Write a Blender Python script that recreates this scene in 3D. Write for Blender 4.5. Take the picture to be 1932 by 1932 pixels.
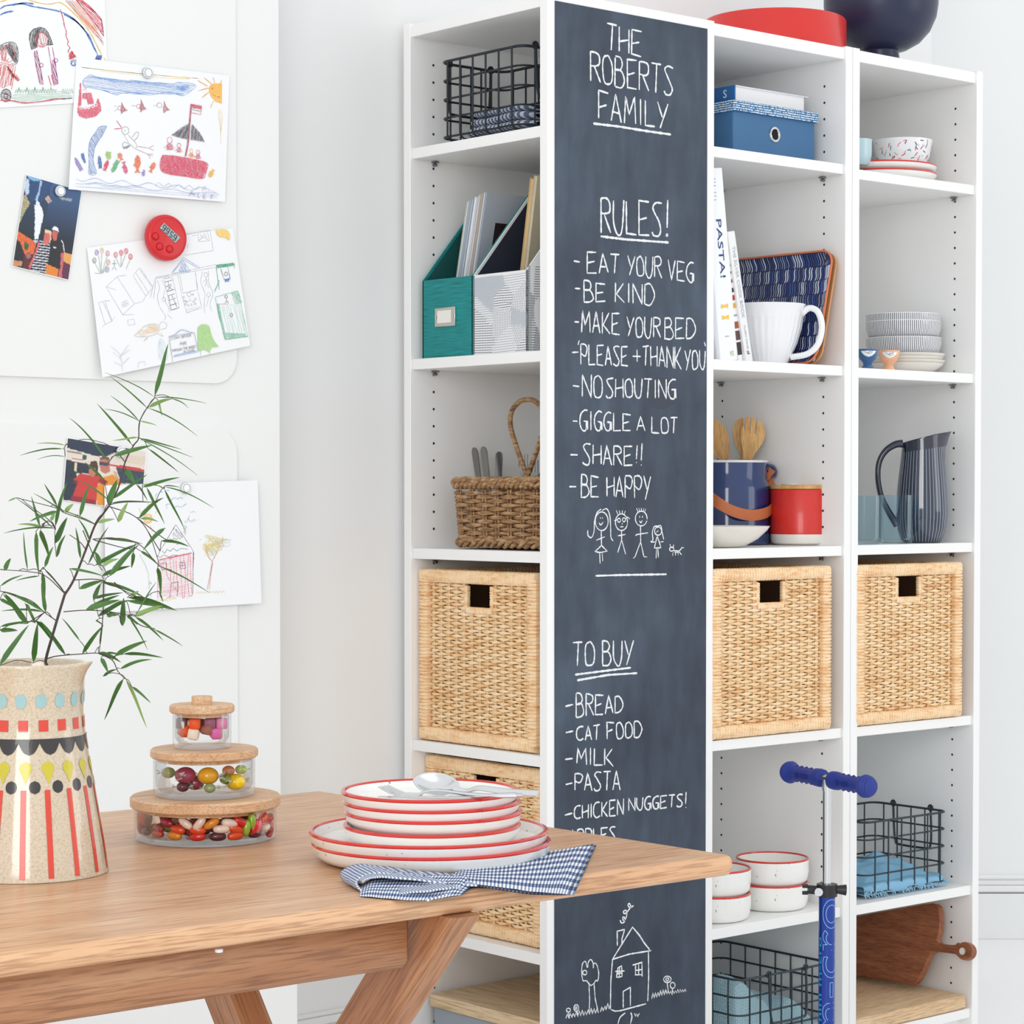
import bpy, math, random
from mathutils import Vector, Matrix
from math import sin, cos, pi, radians, sqrt, atan2
random.seed(7)
for o in list(bpy.data.objects): bpy.data.objects.remove(o)
SC = bpy.context.scene
COL = SC.collection

# ------------------------------------------------------------ camera
CAM = Vector((-2.70613, -3.01320, 1.16)); FPX = 4392.24; CY = 1047.55
YAW = radians(49.1176); PIT = radians(1.5685)
FH = Vector((cos(YAW), sin(YAW), 0)); RT = Vector((sin(YAW), -cos(YAW), 0)); ZU = Vector((0, 0, 1))
FW = cos(PIT)*FH - sin(PIT)*ZU; UP = sin(PIT)*FH + cos(PIT)*ZU
cd = bpy.data.cameras.new('camera'); co = bpy.data.objects.new('camera', cd); COL.objects.link(co)
cd.sensor_width = 36; cd.lens = FPX/1932*36; cd.shift_y = (CY-966)/1932; cd.clip_start = .05
M = Matrix((RT, UP, -FW)).transposed().to_4x4(); M.translation = CAM; co.matrix_world = M
SC.camera = co
SC.view_settings.view_transform = 'Standard'; SC.view_settings.look = 'None'
SC.view_settings.gamma = 1; SC.view_settings.use_curve_mapping = False
SC.view_settings.exposure = 0.0
try: SC.cycles.use_denoising = True
except Exception: pass
try:
    SC.cycles.max_bounces = 10; SC.cycles.diffuse_bounces = 8; SC.cycles.transparent_max_bounces = 16; SC.cycles.transmission_bounces = 10
except Exception: pass
# ------------------------------------------------------------ light
w = bpy.data.worlds.new('world'); SC.world = w; w.use_nodes = True
w.node_tree.nodes['Background'].inputs[0].default_value = (.965, .985, 1, 1)
w.node_tree.nodes['Background'].inputs[1].default_value = 1.07
def area(name, loc, aim, sx, sy, power, col=(1, 1, 1)):
    l = bpy.data.lights.new(name, 'AREA'); l.shape = 'RECTANGLE'; l.size = sx; l.size_y = sy; l.energy = power; l.color = col
    o = bpy.data.objects.new(name, l); COL.objects.link(o); o.location = loc
    o.rotation_euler = (Vector(aim)-Vector(loc)).to_track_quat('-Z', 'Y').to_euler()
    return o
area('window_and_fill', (2.3, -3.4, 1.75), (0.1, 0.1, 1.1), 1.6, 1.5, 11, (1, .985, .96))
area('window_and_fill', (-4.3, -3.6, 2.0), (0.3, 0.2, 1.0), 2.0, 1.7, 62, (1, .995, .985))  # added fill lamp from camera left to brighten the shelf interiors, no window

# ------------------------------------------------------------ pixel -> point at a known depth
def ray(x, y): return FW + (x-966)/FPX*RT - (y-CY)/FPX*UP
def onY(x, y, Y): d = ray(x, y); return CAM + d*((Y-CAM.y)/d.y)
def onX(x, y, X): d = ray(x, y); return CAM + d*((X-CAM.x)/d.x)
def onZ(x, y, Z): d = ray(x, y); return CAM + d*((Z-CAM.z)/d.z)
def onP(x, y, P, n): d = ray(x, y); return CAM + d*((Vector(P)-CAM).dot(n)/d.dot(n))
def atD(x, y, D): return CAM + ray(x, y)*D

# ------------------------------------------------------------ materials
def lin(c):
    if isinstance(c, str): c = [int(c[i:i+2], 16)/255 for i in (0, 2, 4)]
    return tuple(v/12.92 if v <= .04045 else ((v+.055)/1.055)**2.4 for v in c)+(1,)
MATS = {}
class NT:
    def __init__(s, name):
        s.m = bpy.data.materials.new(name); s.m.use_nodes = True; s.t = s.m.node_tree; s.b = s.t.nodes['Principled BSDF']
    def n(s, t, **k):
        x = s.t.nodes.new(t)
        for a, v in k.items():
            if a[0] == 'i' and a[1:].isdigit(): x.inputs[int(a[1:])].default_value = v
            elif a in x.inputs.keys(): x.inputs[a].default_value = v
            else: setattr(x, a, v)
        return x
    def l(s, a, b): s.t.links.new(a, b)
    def math(s, op, a, b=None, c=None):
        x = s.t.nodes.new('ShaderNodeMath'); x.operation = op
        for i, v in enumerate((a, b, c)):
            if v is None: continue
            if isinstance(v, (int, float)): x.inputs[i].default_value = v
            else: s.l(v, x.inputs[i])
        return x.outputs[0]
    def mix(s, f, a, b):
        x = s.t.nodes.new('ShaderNodeMix'); x.data_type = 'RGBA'
        for i, v in ((0, f), (6, a), (7, b)):
            if isinstance(v, (int, float)): x.inputs[i].default_value = v
            elif isinstance(v, tuple): x.inputs[i].default_value = v
            else: s.l(v, x.inputs[i])
        return x.outputs[2]
    def bump(s, h, st=.3, d=.001):
        x = s.n('ShaderNodeBump'); x.inputs['Strength'].default_value = st; x.inputs['Distance'].default_value = d
        s.l(h, x.inputs['Height']); s.l(x.outputs[0], s.b.inputs['Normal'])
    def coord(s, kind='Object', scale=(1, 1, 1)):
        t = s.n('ShaderNodeTexCoord'); m = s.n('ShaderNodeMapping'); m.inputs['Scale'].default_value = scale
        s.l(t.outputs[kind], m.inputs[0]); return m.outputs[0]
    def noise(s, vec, scale, detail=3, rough=.5):
        x = s.n('ShaderNodeTexNoise'); x.inputs['Scale'].default_value = scale; x.inputs['Detail'].default_value = detail
        x.inputs['Roughness'].default_value = rough; s.l(vec, x.inputs['Vector']); return x.outputs[0]
    def ramp(s, f, stops):
        x = s.n('ShaderNodeValToRGB'); e = x.color_ramp.elements
        while len(e) < len(stops): e.new(.5)
        for q, (p, c) in zip(e, stops): q.position = p; q.color = lin(c)
        s.l(f, x.inputs[0]); return x.outputs[0]
    def col(s, c): s.l(c, s.b.inputs['Base Color'])
def base(name, c, rough=.5, metal=0, spec=.5, coat=0, trans=0, ior=1.45, var=0, vs=40, bump=0, bs=200, sub=0):
    if name in MATS: return MATS[name]
    t = NT(name); b = t.b
    b.inputs['Base Color'].default_value = lin(c); b.inputs['Roughness'].default_value = rough; b.inputs['Metallic'].default_value = metal
    b.inputs['Specular IOR Level'].default_value = spec; b.inputs['Coat Weight'].default_value = coat; b.inputs['Coat Roughness'].default_value = .05
    b.inputs['Transmission Weight'].default_value = trans; b.inputs['IOR'].default_value = ior
    if sub: b.inputs['Subsurface Weight'].default_value = sub; b.inputs['Subsurface Radius'].default_value = (.004, .003, .002)
    if var:
        n = t.noise(t.coord(), vs, 3); c0 = lin(c)
        t.col(t.mix(n, tuple(v*(1-var) for v in c0[:3])+(1,), tuple(min(1, v*(1+var)) for v in c0[:3])+(1,)))
    if bump: t.bump(t.noise(t.coord(), bs, 3), bump, .0006)
    MATS[name] = t.m; return t.m
def wood(name, c1, c2, c3, axis=0, fine=1.0, rough=.45, bump=.15, dark=.0, stretch=12):
    if name in MATS: return MATS[name]
    t = NT(name); sc = [stretch*fine]*3; sc[axis] = 1.0*fine
    v = t.coord('Object', tuple(sc))
    a = t.noise(v, 2.2, 5, .62); 
    sc2 = [150*fine]*3; sc2[axis] = 6*fine
    f = t.noise(t.coord('Object', tuple(sc2)), 2.0, 3, .6)
    c = t.ramp(a, [(.28, c1), (.5, c2), (.75, c3)])
    g = t.ramp(f, [(.38, '8a6a50'), (.52, 'ffffff')])
    m = t.n('ShaderNodeMix'); m.data_type = 'RGBA'; m.blend_type = 'MULTIPLY'; m.inputs[0].default_value = .45+dark
    t.l(c, m.inputs[6]); t.l(g, m.inputs[7]); t.col(m.outputs[2])
    t.b.inputs['Roughness'].default_value = rough; t.bump(f, bump, .0006); MATS[name] = t.m; return t.m
def gingham(name, n, ny, dark='27344f', mid=None, light='f2f3f4'):
    if name in MATS: return MATS[name]
    t = NT(name); uv = t.n('ShaderNodeTexCoord').outputs['UV']; s = t.n('ShaderNodeSeparateXYZ'); t.l(uv, s.inputs[0])
    a = t.math('GREATER_THAN', t.math('FRACT', t.math('MULTIPLY', s.outputs[0], n)), .5)
    b = t.math('GREATER_THAN', t.math('FRACT', t.math('MULTIPLY', s.outputs[1], ny)), .5)
    f = t.math('MULTIPLY', t.math('ADD', a, b), .5)
    t.col(t.ramp(f, [(0, light), (.5, mid or '7f8ba6'), (1, dark)])); t.b.inputs['Roughness'].default_value = .9
    wv = t.noise(uv, n*18, 2); t.bump(wv, .3, .0006); MATS[name] = t.m; return t.m
def radial(name, n, duty, c1, c2, rough=.15, coat=.6, jit=0):
    if name in MATS: return MATS[name]
    t = NT(name); tc = t.n('ShaderNodeTexCoord').outputs['Object']; s = t.n('ShaderNodeSeparateXYZ'); t.l(tc, s.inputs[0])
    ang = t.math('ARCTAN2', s.outputs[1], s.outputs[0]); v = t.math('MULTIPLY', ang, n/(2*pi))
    if jit: v = t.math('ADD', v, t.math('MULTIPLY', t.noise(tc, 14, 2), jit))
    f = t.math('GREATER_THAN', t.math('FRACT', t.math('ADD', v, 100)), duty)
    t.col(t.mix(f, lin(c1), lin(c2))); t.b.inputs['Roughness'].default_value = rough; t.b.inputs['Coat Weight'].default_value = coat
    MATS[name] = t.m; return t.m
def vcol(name, rough=.35):
    if name in MATS: return MATS[name]
    t = NT(name); a = t.n('ShaderNodeVertexColor'); a.layer_name = 'Col'; t.col(a.outputs[0]); t.b.inputs['Roughness'].default_value = rough
    MATS[name] = t.m; return t.m
WHITE = base('white_laminate', 'f1f1f0', .38, bump=.02, bs=600)
PAPER = base('paper_white', 'eef0f2', .8)
CER = base('cream_glaze', 'e9e5dd', .18, coat=.5, var=.04)
RED = base('red_glaze', 'cf2c22', .2, coat=.5, var=.15, vs=60)

# ------------------------------------------------------------ mesh builder
class MB:
    def __init__(s): s.v = []; s.f = []; s.uv = {}; s.mi = []
    def add(s, vs, fs, mi=0):
        o = len(s.v); s.v += [Vector(v) for v in vs]; s.f += [tuple(i+o for i in f) for f in fs]; s.mi += [mi]*len(fs); return o
    def box(s, x0, x1, y0, y1, z0, z1, b=0, mi=0, M=None):
        if x0 > x1: x0, x1 = x1, x0
        if y0 > y1: y0, y1 = y1, y0
        if z0 > z1: z0, z1 = z1, z0
        b = min(b, (x1-x0)*.45, (y1-y0)*.45, (z1-z0)*.45)
        if b <= 0:
            vs = [(x, y, z) for x in (x0, x1) for y in (y0, y1) for z in (z0, z1)]
            fs = [(0, 1, 3, 2), (4, 6, 7, 5), (0, 4, 5, 1), (2, 3, 7, 6), (0, 2, 6, 4), (1, 5, 7, 3)]
        else:
            vs = []; fs = []; idx = {}
            lo = (x0, y0, z0); hi = (x1, y1, z1)
            for c in range(8):
                sg = [(c >> k) & 1 for k in range(3)]
                for ax in range(3):
                    p = [hi[k] if sg[k] else lo[k] for k in range(3)]
                    for k in range(3):
                        if k != ax: p[k] += -b if sg[k] else b
                    idx[(c, ax)] = len(vs); vs.append(tuple(p))
            for ax in range(3):
                a1, a2 = [k for k in range(3) if k != ax]
                for sd in (0, 1):
                    cs = [(sd << ax) | (i << a1) | (j << a2) for i, j in ((0, 0), (1, 0), (1, 1), (0, 1))]
                    f = [idx[(c, ax)] for c in cs]; fs.append(tuple(f))
            for ax in range(3):
                a1, a2 = [k for k in range(3) if k != ax]
                for i in (0, 1):
                    for j in (0, 1):
                        c0 = (i << a1) | (j << a2); c1 = c0 | (1 << ax)
                        fs.append((idx[(c0, a1)], idx[(c1, a1)], idx[(c1, a2)], idx[(c0, a2)]))
            for c in range(8): fs.append((idx[(c, 0)], idx[(c, 1)], idx[(c, 2)]))
        if M is not None: vs = [M @ Vector(v) for v in vs]
        s.add(vs, fs, mi); return s
    def lathe(s, prof, n=48, c=(0, 0, 0), mod=None, mi=0, a0=0, a1=2*pi, M=None):
        full = abs(a1-a0-2*pi) < 1e-6; m = n if full else n+1; vs = []; fs = []
        for k, (r, z) in enumerate(prof):
            for i in range(m):
                a = a0+(a1-a0)*i/n; rr, zz = (mod(r, z, a, k) if mod else (r, z))
                vs.append(Vector((c[0]+rr*cos(a), c[1]+rr*sin(a), c[2]+zz)))
        for k in range(len(prof)-1):
            for i in range(n):
                j = (i+1) % m if full else i+1
                fs.append((k*m+i, k*m+j, (k+1)*m+j, (k+1)*m+i))
        if M is not None: vs = [M @ v for v in vs]
        s.add(vs, fs, mi); return s
    def disc(s, c, r, n=24, nrm=(0, 0, 1), h=0, mi=0, ry=None):
        nrm = Vector(nrm).normalized(); t = nrm.cross(Vector((0, 0, 1)) if abs(nrm.z) < .9 else Vector((1, 0, 0))).normalized(); u = nrm.cross(t)
        ry = ry or r; c = Vector(c)
        top = [c+nrm*h+t*r*cos(2*pi*i/n)+u*ry*sin(2*pi*i/n) for i in range(n)]
        if h == 0: s.add(top, [tuple(range(n))], mi)
        else:
            bot = [p-nrm*h for p in top]
            s.add(top+bot, [tuple(range(n)), tuple(range(2*n-1, n-1, -1))]+[(i, (i+1) % n, n+(i+1) % n, n+i) for i in range(n)], mi)
        return s
    def tube(s, pts, r, n=8, closed=False, cap=True, mi=0, flat=1.0, upv=None):
        pts = [Vector(p) for p in pts]; m = len(pts); rs = r if isinstance(r, (list, tuple)) else [r]*m
        vs = []; fs = []; prev = None
        for k, p in enumerate(pts):
            if closed: d = pts[(k+1) % m]-pts[k-1]
            else: d = pts[min(k+1, m-1)]-pts[max(k-1, 0)]
            if d.length < 1e-9: d = Vector((0, 0, 1))
            d.normalize()
            if upv is not None: a = Vector(upv)-d*Vector(upv).dot(d)
            elif prev is None: a = d.cross(Vector((0, 0, 1)) if abs(d.z) < .95 else Vector((1, 0, 0)))
            else: a = prev-d*prev.dot(d)
            if a.length < 1e-6: a = d.orthogonal()
            a.normalize(); prev = a; b = d.cross(a)
            for i in range(n):
                t = 2*pi*i/n; vs.append(p+a*cos(t)*rs[k]*flat+b*sin(t)*rs[k])
        for k in range(m if closed else m-1):
            for i in range(n):
                j = (i+1) % n; q = (k+1) % m
                fs.append((k*n+i, k*n+j, q*n+j, q*n+i))
        if cap and not closed: fs += [tuple(range(n-1, -1, -1)), tuple((m-1)*n+i for i in range(n))]
        s.add(vs, fs, mi); return s
    def prism(s, poly, n, h, mi=0):
        n = Vector(n).normalized(); a = [Vector(p) for p in poly]; b = [p+n*h for p in a]; k = len(a)
        s.add(a+b, [tuple(range(k-1, -1, -1)), tuple(range(k, 2*k))]+[(i, (i+1) % k, k+(i+1) % k, k+i) for i in range(k)], mi); return s
    def poly(s, pts, mi=0): s.add(pts, [tuple(range(len(pts)))], mi); return s
    def ribbon(s, pts, wd, nrm, off=0, mi=0, jit=0):
        nrm = Vector(nrm); P = [Vector(p)+nrm*off for p in pts]; q = [P[0]]
        for p in P[1:]:
            if (p-q[-1]).length > 1e-5: q.append(p)
        if len(q) < 2: return s
        vs = []
        for k, p in enumerate(q):
            d = q[min(k+1, len(q)-1)]-q[max(k-1, 0)]
            if d.length < 1e-9: d = q[k]-q[k-1]
            a = nrm.cross(d)
            if a.length < 1e-9: a = nrm.orthogonal()
            a.normalize(); ww = (wd[k] if isinstance(wd, list) else wd)/2*(1+random.uniform(-jit, jit)); e = 1 if 0 < k < len(q)-1 else .75
            vs += [p+a*ww*e, p-a*ww*e]
        s.add(vs, [(2*k, 2*k+1, 2*k+3, 2*k+2) for k in range(len(q)-1)], mi); return s
    def grid(s, fn, nu, nv, mi=0, uv=True, cu=False):
        o = len(s.v); m = nu+1
        for j in range(nv+1):
            for i in range(nu+1): s.v.append(Vector(fn(i/nu, j/nv))); s.uv[len(s.v)-1] = (i/nu, j/nv)
        for j in range(nv):
            for i in range(nu): s.f.append((o+j*m+i, o+j*m+i+1, o+(j+1)*m+i+1, o+(j+1)*m+i)); s.mi.append(mi)
        return s
    def xf(s, Mx): s.v = [Mx @ v for v in s.v]; return s
def rootM(o):
    while o.parent: o = o.parent
    return Matrix.LocRotScale(o.location, o.rotation_euler, None)
def mk(name, mb, mats, parent=None, smooth=True, world=False, loc=None, kind=None, label=None, solid=0, sub=0, ang=40, cols=None, uvs=None):
    """link one mesh object; world=True: the vertices are given in world space"""
    vs = mb.v
    if parent is not None and world: Mi = rootM(parent).inverted(); vs = [Mi @ v for v in vs]
    if parent is None and loc is not None and world: vs = [v-Vector(loc) for v in vs]
    me = bpy.data.meshes.new(name); me.from_pydata([tuple(v) for v in vs], [], mb.f)
    mats = mats if isinstance(mats, (list, tuple)) else [mats]
    for m in mats: me.materials.append(m)
    if len(mats) > 1: me.polygons.foreach_set('material_index', mb.mi)
    if mb.uv:
        L = me.uv_layers.new(name='UVMap')
        for lp in me.loops: L.data[lp.index].uv = mb.uv.get(lp.vertex_index, (0, 0))
    if cols is not None:
        ca = me.color_attributes.new('Col', 'FLOAT_COLOR', 'POINT')
        for i, c in enumerate(cols): ca.data[i].color = c
    me.validate(); me.update()
    import bmesh
    bm = bmesh.new(); bm.from_mesh(me); bmesh.ops.recalc_face_normals(bm, faces=bm.faces); bm.to_mesh(me); bm.free()
    if smooth:
        me.polygons.foreach_set('use_smooth', [True]*len(me.polygons))
        try: me.set_sharp_from_angle(angle=radians(ang))
        except Exception: pass
    o = bpy.data.objects.new(name, me); COL.objects.link(o)
    if loc is not None and parent is None: o.location = loc
    if parent is not None: o.parent = parent
    if kind: o['kind'] = kind
    if label: o['label'] = label
    if solid: md = o.modifiers.new('thick', 'SOLIDIFY'); md.thickness = solid; md.offset = 0
    if sub: md = o.modifiers.new('sub', 'SUBSURF'); md.levels = md.render_levels = sub
    return o
def thing(name, label, cat, loc=(0, 0, 0), rotz=0, group=None):
    o = bpy.data.objects.new(name, None); COL.objects.link(o); o.location = loc; o.rotation_euler = (0, 0, rotz)
    o['label'] = label; o['category'] = cat; o.empty_display_size = .05
    if group: o['group'] = group
    return o
def tag(o, label, cat, group=None):
    o['label'] = label; o['category'] = cat
    if group: o['group'] = group
    return o
def dup(root, loc, rotz, label=None, group=None):
    r = root.copy(); COL.objects.link(r); r.location = loc; r.rotation_euler = (0, 0, rotz)
    if label: r['label'] = label
    if group: r['group'] = group
    for ch in list(root.children):
        c = ch.copy(); COL.objects.link(c); c.parent = r
        for g in list(ch.children): d = g.copy(); COL.objects.link(d); d.parent = c
    return r
def spline(pts, k=6, closed=False):
    P = [Vector(p) for p in pts]; n = len(P); out = []
    if n < 3: return P
    for i in range(n if closed else n-1):
        p0 = P[(i-1) % n] if (closed or i > 0) else P[0]*2-P[1]; p1 = P[i]; p2 = P[(i+1) % n]
        p3 = P[(i+2) % n] if (closed or i < n-2) else P[-1]*2-P[-2]
        for j in range(k):
            t = j/k; out.append(.5*((2*p1)+(p2-p0)*t+(2*p0-5*p1+4*p2-p3)*t*t+(3*p1-p0-3*p2+p3)*t**3))
    if not closed: out.append(P[-1])
    return out
def rrect(w, d, r, n=6):
    out = []
    for cx, cy, a in ((w/2-r, d/2-r, 0), (-w/2+r, d/2-r, pi/2), (-w/2+r, -d/2+r, pi), (w/2-r, -d/2+r, 1.5*pi)):
        for i in range(n+1): t = a+pi/2*i/n; out.append((cx+r*cos(t), cy+r*sin(t)))
    return out
def textmesh(txt, size, ext=.0004):
    c = bpy.data.curves.new('t', 'FONT'); c.body = txt; c.size = size; c.extrude = ext; c.align_x = 'CENTER'; c.align_y = 'CENTER'; c.resolution_u = 3
    o = bpy.data.objects.new('t', c); COL.objects.link(o); dg = bpy.context.evaluated_depsgraph_get(); dg.update()
    me = bpy.data.meshes.new_from_object(o.evaluated_get(dg)); mb = MB(); mb.add([v.co.copy() for v in me.vertices], [tuple(p.vertices) for p in me.polygons])
    bpy.data.objects.remove(o); bpy.data.meshes.remove(me); return mb
# hand lettering: each glyph is strokes of xy digit pairs, ~ marks a curve
GL = {'T': '00 90;50 49', 'H': '00 09;90 99;05 94', 'E': '90 00 09 99;05 74', 'R': '09 00;~00 50 81 83 54 04;34 99', 'O': '~50 11 04 18 49 88 95 82 50',
 'B': '09 00;~00 50 72 54 04;~04 64 97 69 09', 'S': '~90 40 11 33 65 87 69 29 08', 'F': '90 00 09;05 74', 'A': '09 40 99;16 76', 'M': '09 10 46 80 99',
 'I': '40 49', 'L': '00 09 99', 'Y': '00 45;90 29', 'U': '~00 06 39 69 86 90', 'V': '00 49 90', 'G': '~90 50 12 06 39 79 85;45 95 99', 'K': '00 09;80 15 99',
 'N': '09 00 99 90', 'D': '~00 50 93 96 59 09;00 09', 'P': '09 00;~00 60 92 65 04', 'C': '~90 40 02 07 49 98', '+': '50 59;05 95', 'W': '00 29 44 69 90',
 '9': '~84 55 22 30 70 83 87 59', '5': '80 10 13;~13 74 87 49 08', ' ': ''}
GW = {'I': .35, 'M': 1.2, ' ': .5}
def strokes(word, x0, t0, b0, x1, t1, b1, jit=.03):
    tot = sum(GW.get(c, 1) for c in word)+.28*(len(word)-1); u = 0; out = []
    for c in word:
        gw = GW.get(c, 1)/tot
        for st in GL[c].split(';'):
            st = st.strip()
            if not st: continue
            cur = st[0] == '~'; pts = [(int(p[0])/9, int(p[1])/9) for p in st.lstrip('~').split()]
            if c == 'I': pts = [(.5, p[1]) for p in pts]
            q = []
            for px, py in pts:
                uu = u+gw*(px+random.uniform(-jit, jit)); vv = py+random.uniform(-jit, jit)
                X = x0+(x1-x0)*uu; T = t0+(t1-t0)*uu; B = b0+(b1-b0)*uu; q.append((X, T+(B-T)*vv, 0))
            q = spline(q, 5) if cur else sum(([Vector(q[i]).lerp(Vector(q[i+1]), k/4) for k in range(4)] for i in range(len(q)-1)), [])+[Vector(q[-1])]
            out.append([(p[0], p[1]) for p in q])
        u += gw+.28/tot
    return out
# ------------------------------------------------------------ room
WALLM = base('wall_paint', 'e9eaea', .7, var=.012, vs=3, bump=.04, bs=90)
def struct(name, mb, m, **k):
    o = mk(name, mb, m, smooth=False, **k)
    if o.parent is None: o['kind'] = 'structure'
    return o
struct('floor', MB().box(-7, 7, -7, 7, -.05, 0), base('white_floor_paint', 'eeeeee', .35, var=.02, vs=2))
cxr = onY(1757, 100, .42).x
struct('wall_back', MB().box(-6, cxr, .42, .55, 0, 2.9), WALLM)
m = MB(); m.box(-.327, cxr, .402, .42, 0, .185, .002); m.box(-.327, cxr, .408, .42, .185, .2, .003); m.box(-.327, cxr, .413, .42, .2, .209, .003)
struct('baseboard_back', m, base('skirting_paint', 'e6e7e6', .5))
# right wall: square on to the view, further back
RWc = Vector((2.18, .695, 0)); Ry = Matrix.Translation(RWc) @ Matrix.Rotation(atan2(RT.y, RT.x), 4, 'Z')
struct('wall_right', MB().box(-1.3, 2.6, .02, .14, 0, 2.9, M=Ry), WALLM)
m = MB(); m.box(-1.3, 2.6, 0, .02, 0, .118, .002, M=Ry); m.box(-1.3, 2.6, .003, .02, .121, .138, .004, M=Ry); m.box(-1.3, 2.6, .009, .02, .138, .155, .004, M=Ry); m.box(-1.3, 2.6, .004, .02, .155, .165, .003, M=Ry)
struct('baseboard_right', m, base('skirting_paint', 'e6e7e6', .5))
# white metal door with two raised round-cornered panels
DM = base('door_enamel', 'e9ebea', .6, spec=.3)
door = struct('door_1', MB().box(-1.75, -.359, .31, .42, .0, 2.6, .004), DM)
PY = .302
def dpanel(z0, z1):
    r = .045; x0, x1 = -1.6, -.457; pts = []
    for px, pz in rrect(x1-x0, z1-z0, r, 8): pts.append((px+(x0+x1)/2, .31, pz+(z0+z1)/2))
    m = MB(); m.prism(pts, (0, -1, 0), .31-PY); return m
struct('raised_panel', dpanel(1.343, 2.45), DM, parent=door)
struct('raised_panel', dpanel(.3, 1.268), DM, parent=door)
struct('trim_1', MB().box(-1.75, onY(563, 1880, .26).x, .26, .42, 0, .44, .003), base('skirting_white', 'f3f4f4', .45))

# ------------------------------------------------------------ bookcases
T = .0195; D = .392
HOLE = base('pin_hole_dark', '2a2a2a', .8); METAL = base('dull_steel', '8d9296', .35, metal=1)
def bookcase(W, shelves, label, loc, rotz):
    r = thing('bookcase', label, 'bookcase', loc, rotz)
    for x in (0, W-.02): mk('side_panel', MB().box(x, x+.02, 0, D, 0, 2.025, .0008), WHITE, r, smooth=False)
    mk('top_panel', MB().box(.02, W-.02, .004, D, 1.9999, 2.0225, .0008), WHITE, r, smooth=False)
    mk('back_panel', MB().box(.02, W-.02, D-.012, D-.006, .02, 2.0), base('back_board', 'e8e8e6', .5), r, smooth=False)
    mk('kick_board', MB().box(.02, W-.02, .03, .045, 0, .08), WHITE, r, smooth=False)
    for z in shelves: mk('shelf', MB().box(.0205, W-.0205, .005, D-.014, z-T, z, .0008), WHITE, r, smooth=False)
    m = MB(); z = .13
    while z < 1.97:
        if min(abs(z-s+T/2) for s in shelves) > .016:
            for y in (.055, .33):
                m.disc((.0203, y, z), .0026, 8, (1, 0, 0)); m.disc((W-.0203, y, z), .0026, 8, (-1, 0, 0))
        z += .032
    mk('pin_holes', m, HOLE, r, kind='stuff')
    for z in shelves[:-1]:
        for y in (.055, .33):
            for x, s in ((.02, 1), (W-.02, -1)):
                m = MB(); m.box(min(x, x+s*.011), max(x, x+s*.011), y-.005, y+.005, z-T-.0035, z-T-.001); m.tube([(x, y, z-T-.007), (x+s*.009, y, z-T-.007)], .0028, 8)
                mk('shelf_pin', m, METAL, r)
    return r
bcL = bookcase(.4013, [1.795, 1.4055, 1.0545, .697, .349, .085], 'white bookcase with a chalkboard side, nearest the pale door', (-.0166, .4013, 0), -pi/2)
bcM = bookcase(.4055, [1.797, 1.405, 1.0536, .6966, .344, .085], 'white bookcase with the red round tin on top, beside the chalkboard', (.3752, 0, 0), 0)
bcR = bookcase(.4055, [1.791, 1.403, 1.0543, .6957, .342, .085], 'white bookcase with the navy footed bowl on top', (.7822, 0, 0), 0)
SH = 1  # shelf tops
ZL = [1.795, 1.4055, 1.0545, .697, .349, .085]; ZM = [1.797, 1.405, 1.0536, .6966, .344, .085]; ZR = [1.791, 1.403, 1.0543, .6957, .342, .085]

# ------------------------------------------------------------ chalkboard on the side of the first bookcase
t = NT('chalkboard'); v = t.coord('Object', (1, 1, 1))
a = t.noise(v, 3.2, 4, .6); b_ = t.noise(t.coord('Object', (9, 9, 2.5)), 3, 4, .65)
f = t.math('ADD', t.math('MULTIPLY', a, .65), t.math('MULTIPLY', b_, .35))
t.col(t.ramp(f, [(.36, '353d4a'), (.5, '424c5a'), (.64, '505c6c')])); t.b.inputs['Roughness'].default_value = .5; t.b.inputs['Specular IOR Level'].default_value = .25
t.bump(t.noise(v, 700, 2), .05, .0004); CB = t.m
t = NT('chalk'); v = t.coord(); n = t.noise(v, 900, 2, .6)
t.col(t.ramp(n, [(.36, 'b4bcc4'), (.52, 'f4f5f5')])); t.b.inputs['Roughness'].default_value = .95; t.b.inputs['Specular IOR Level'].default_value = .1; CHK = t.m
cb = mk('chalkboard', MB().box(0, .3752, -.0016, 0, .02, 2.0080), CB, bcL, smooth=False, world=True)
YC = -.0017
def zk(sc, ox, oy): return lambda x, y: (ox+x/sc, oy+y/sc)
Z1 = zk(4.026, 1020, 0); Z2 = zk(4.2, 1020, 440); Z3 = zk(5.367, 1020, 880); Z4 = zk(4.391, 1020, 1180); Z5 = zk(5.682, 1020, 1640)
def chalk(name, z, lines, wd=.0032, off=0):
    m = MB(); k = 0
    for ln in lines:
        P = [onY(*z(x, y), YC) for x, y in ln]
        Q = []
        for i in range(len(P)-1):
            n = max(1, int((P[i+1]-P[i]).length/.004)); Q += [P[i].lerp(P[i+1], j/n) for j in range(n)]
        Q.append(P[-1]); k += 1
        m.ribbon(Q, wd, (0, -1, 0), .0001+k*.000004+off, jit=.28)
    mk(name, m, CHK, cb, world=True, smooth=False, kind='stuff')
def dsh(a, b, c, d): return [[(a, b), (c, d)]]
def dot(x, y, r): return [[(x+r*.5*cos(a*.9), y+r*.5*sin(a*.9)) for a in range(8)]]
S = strokes
chalk('chalk_heading', Z1, S('THE', 505, 180, 375, 765, 245, 428)+S('ROBERTS', 380, 392, 620, 1008, 515, 730)+S('FAMILY', 440, 690, 905, 965, 790, 978), .0033)
chalk('chalk_underline', Z1, [[(400, 938), (600, 962), (800, 995), (990, 1022)]], .0042)
chalk('chalk_heading', Z1, S('RULES', 458, 1508, 1765, 920, 1545, 1800)+dsh(965, 1518, 960, 1730)+dot(960, 1785, 12), .0036)
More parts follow.
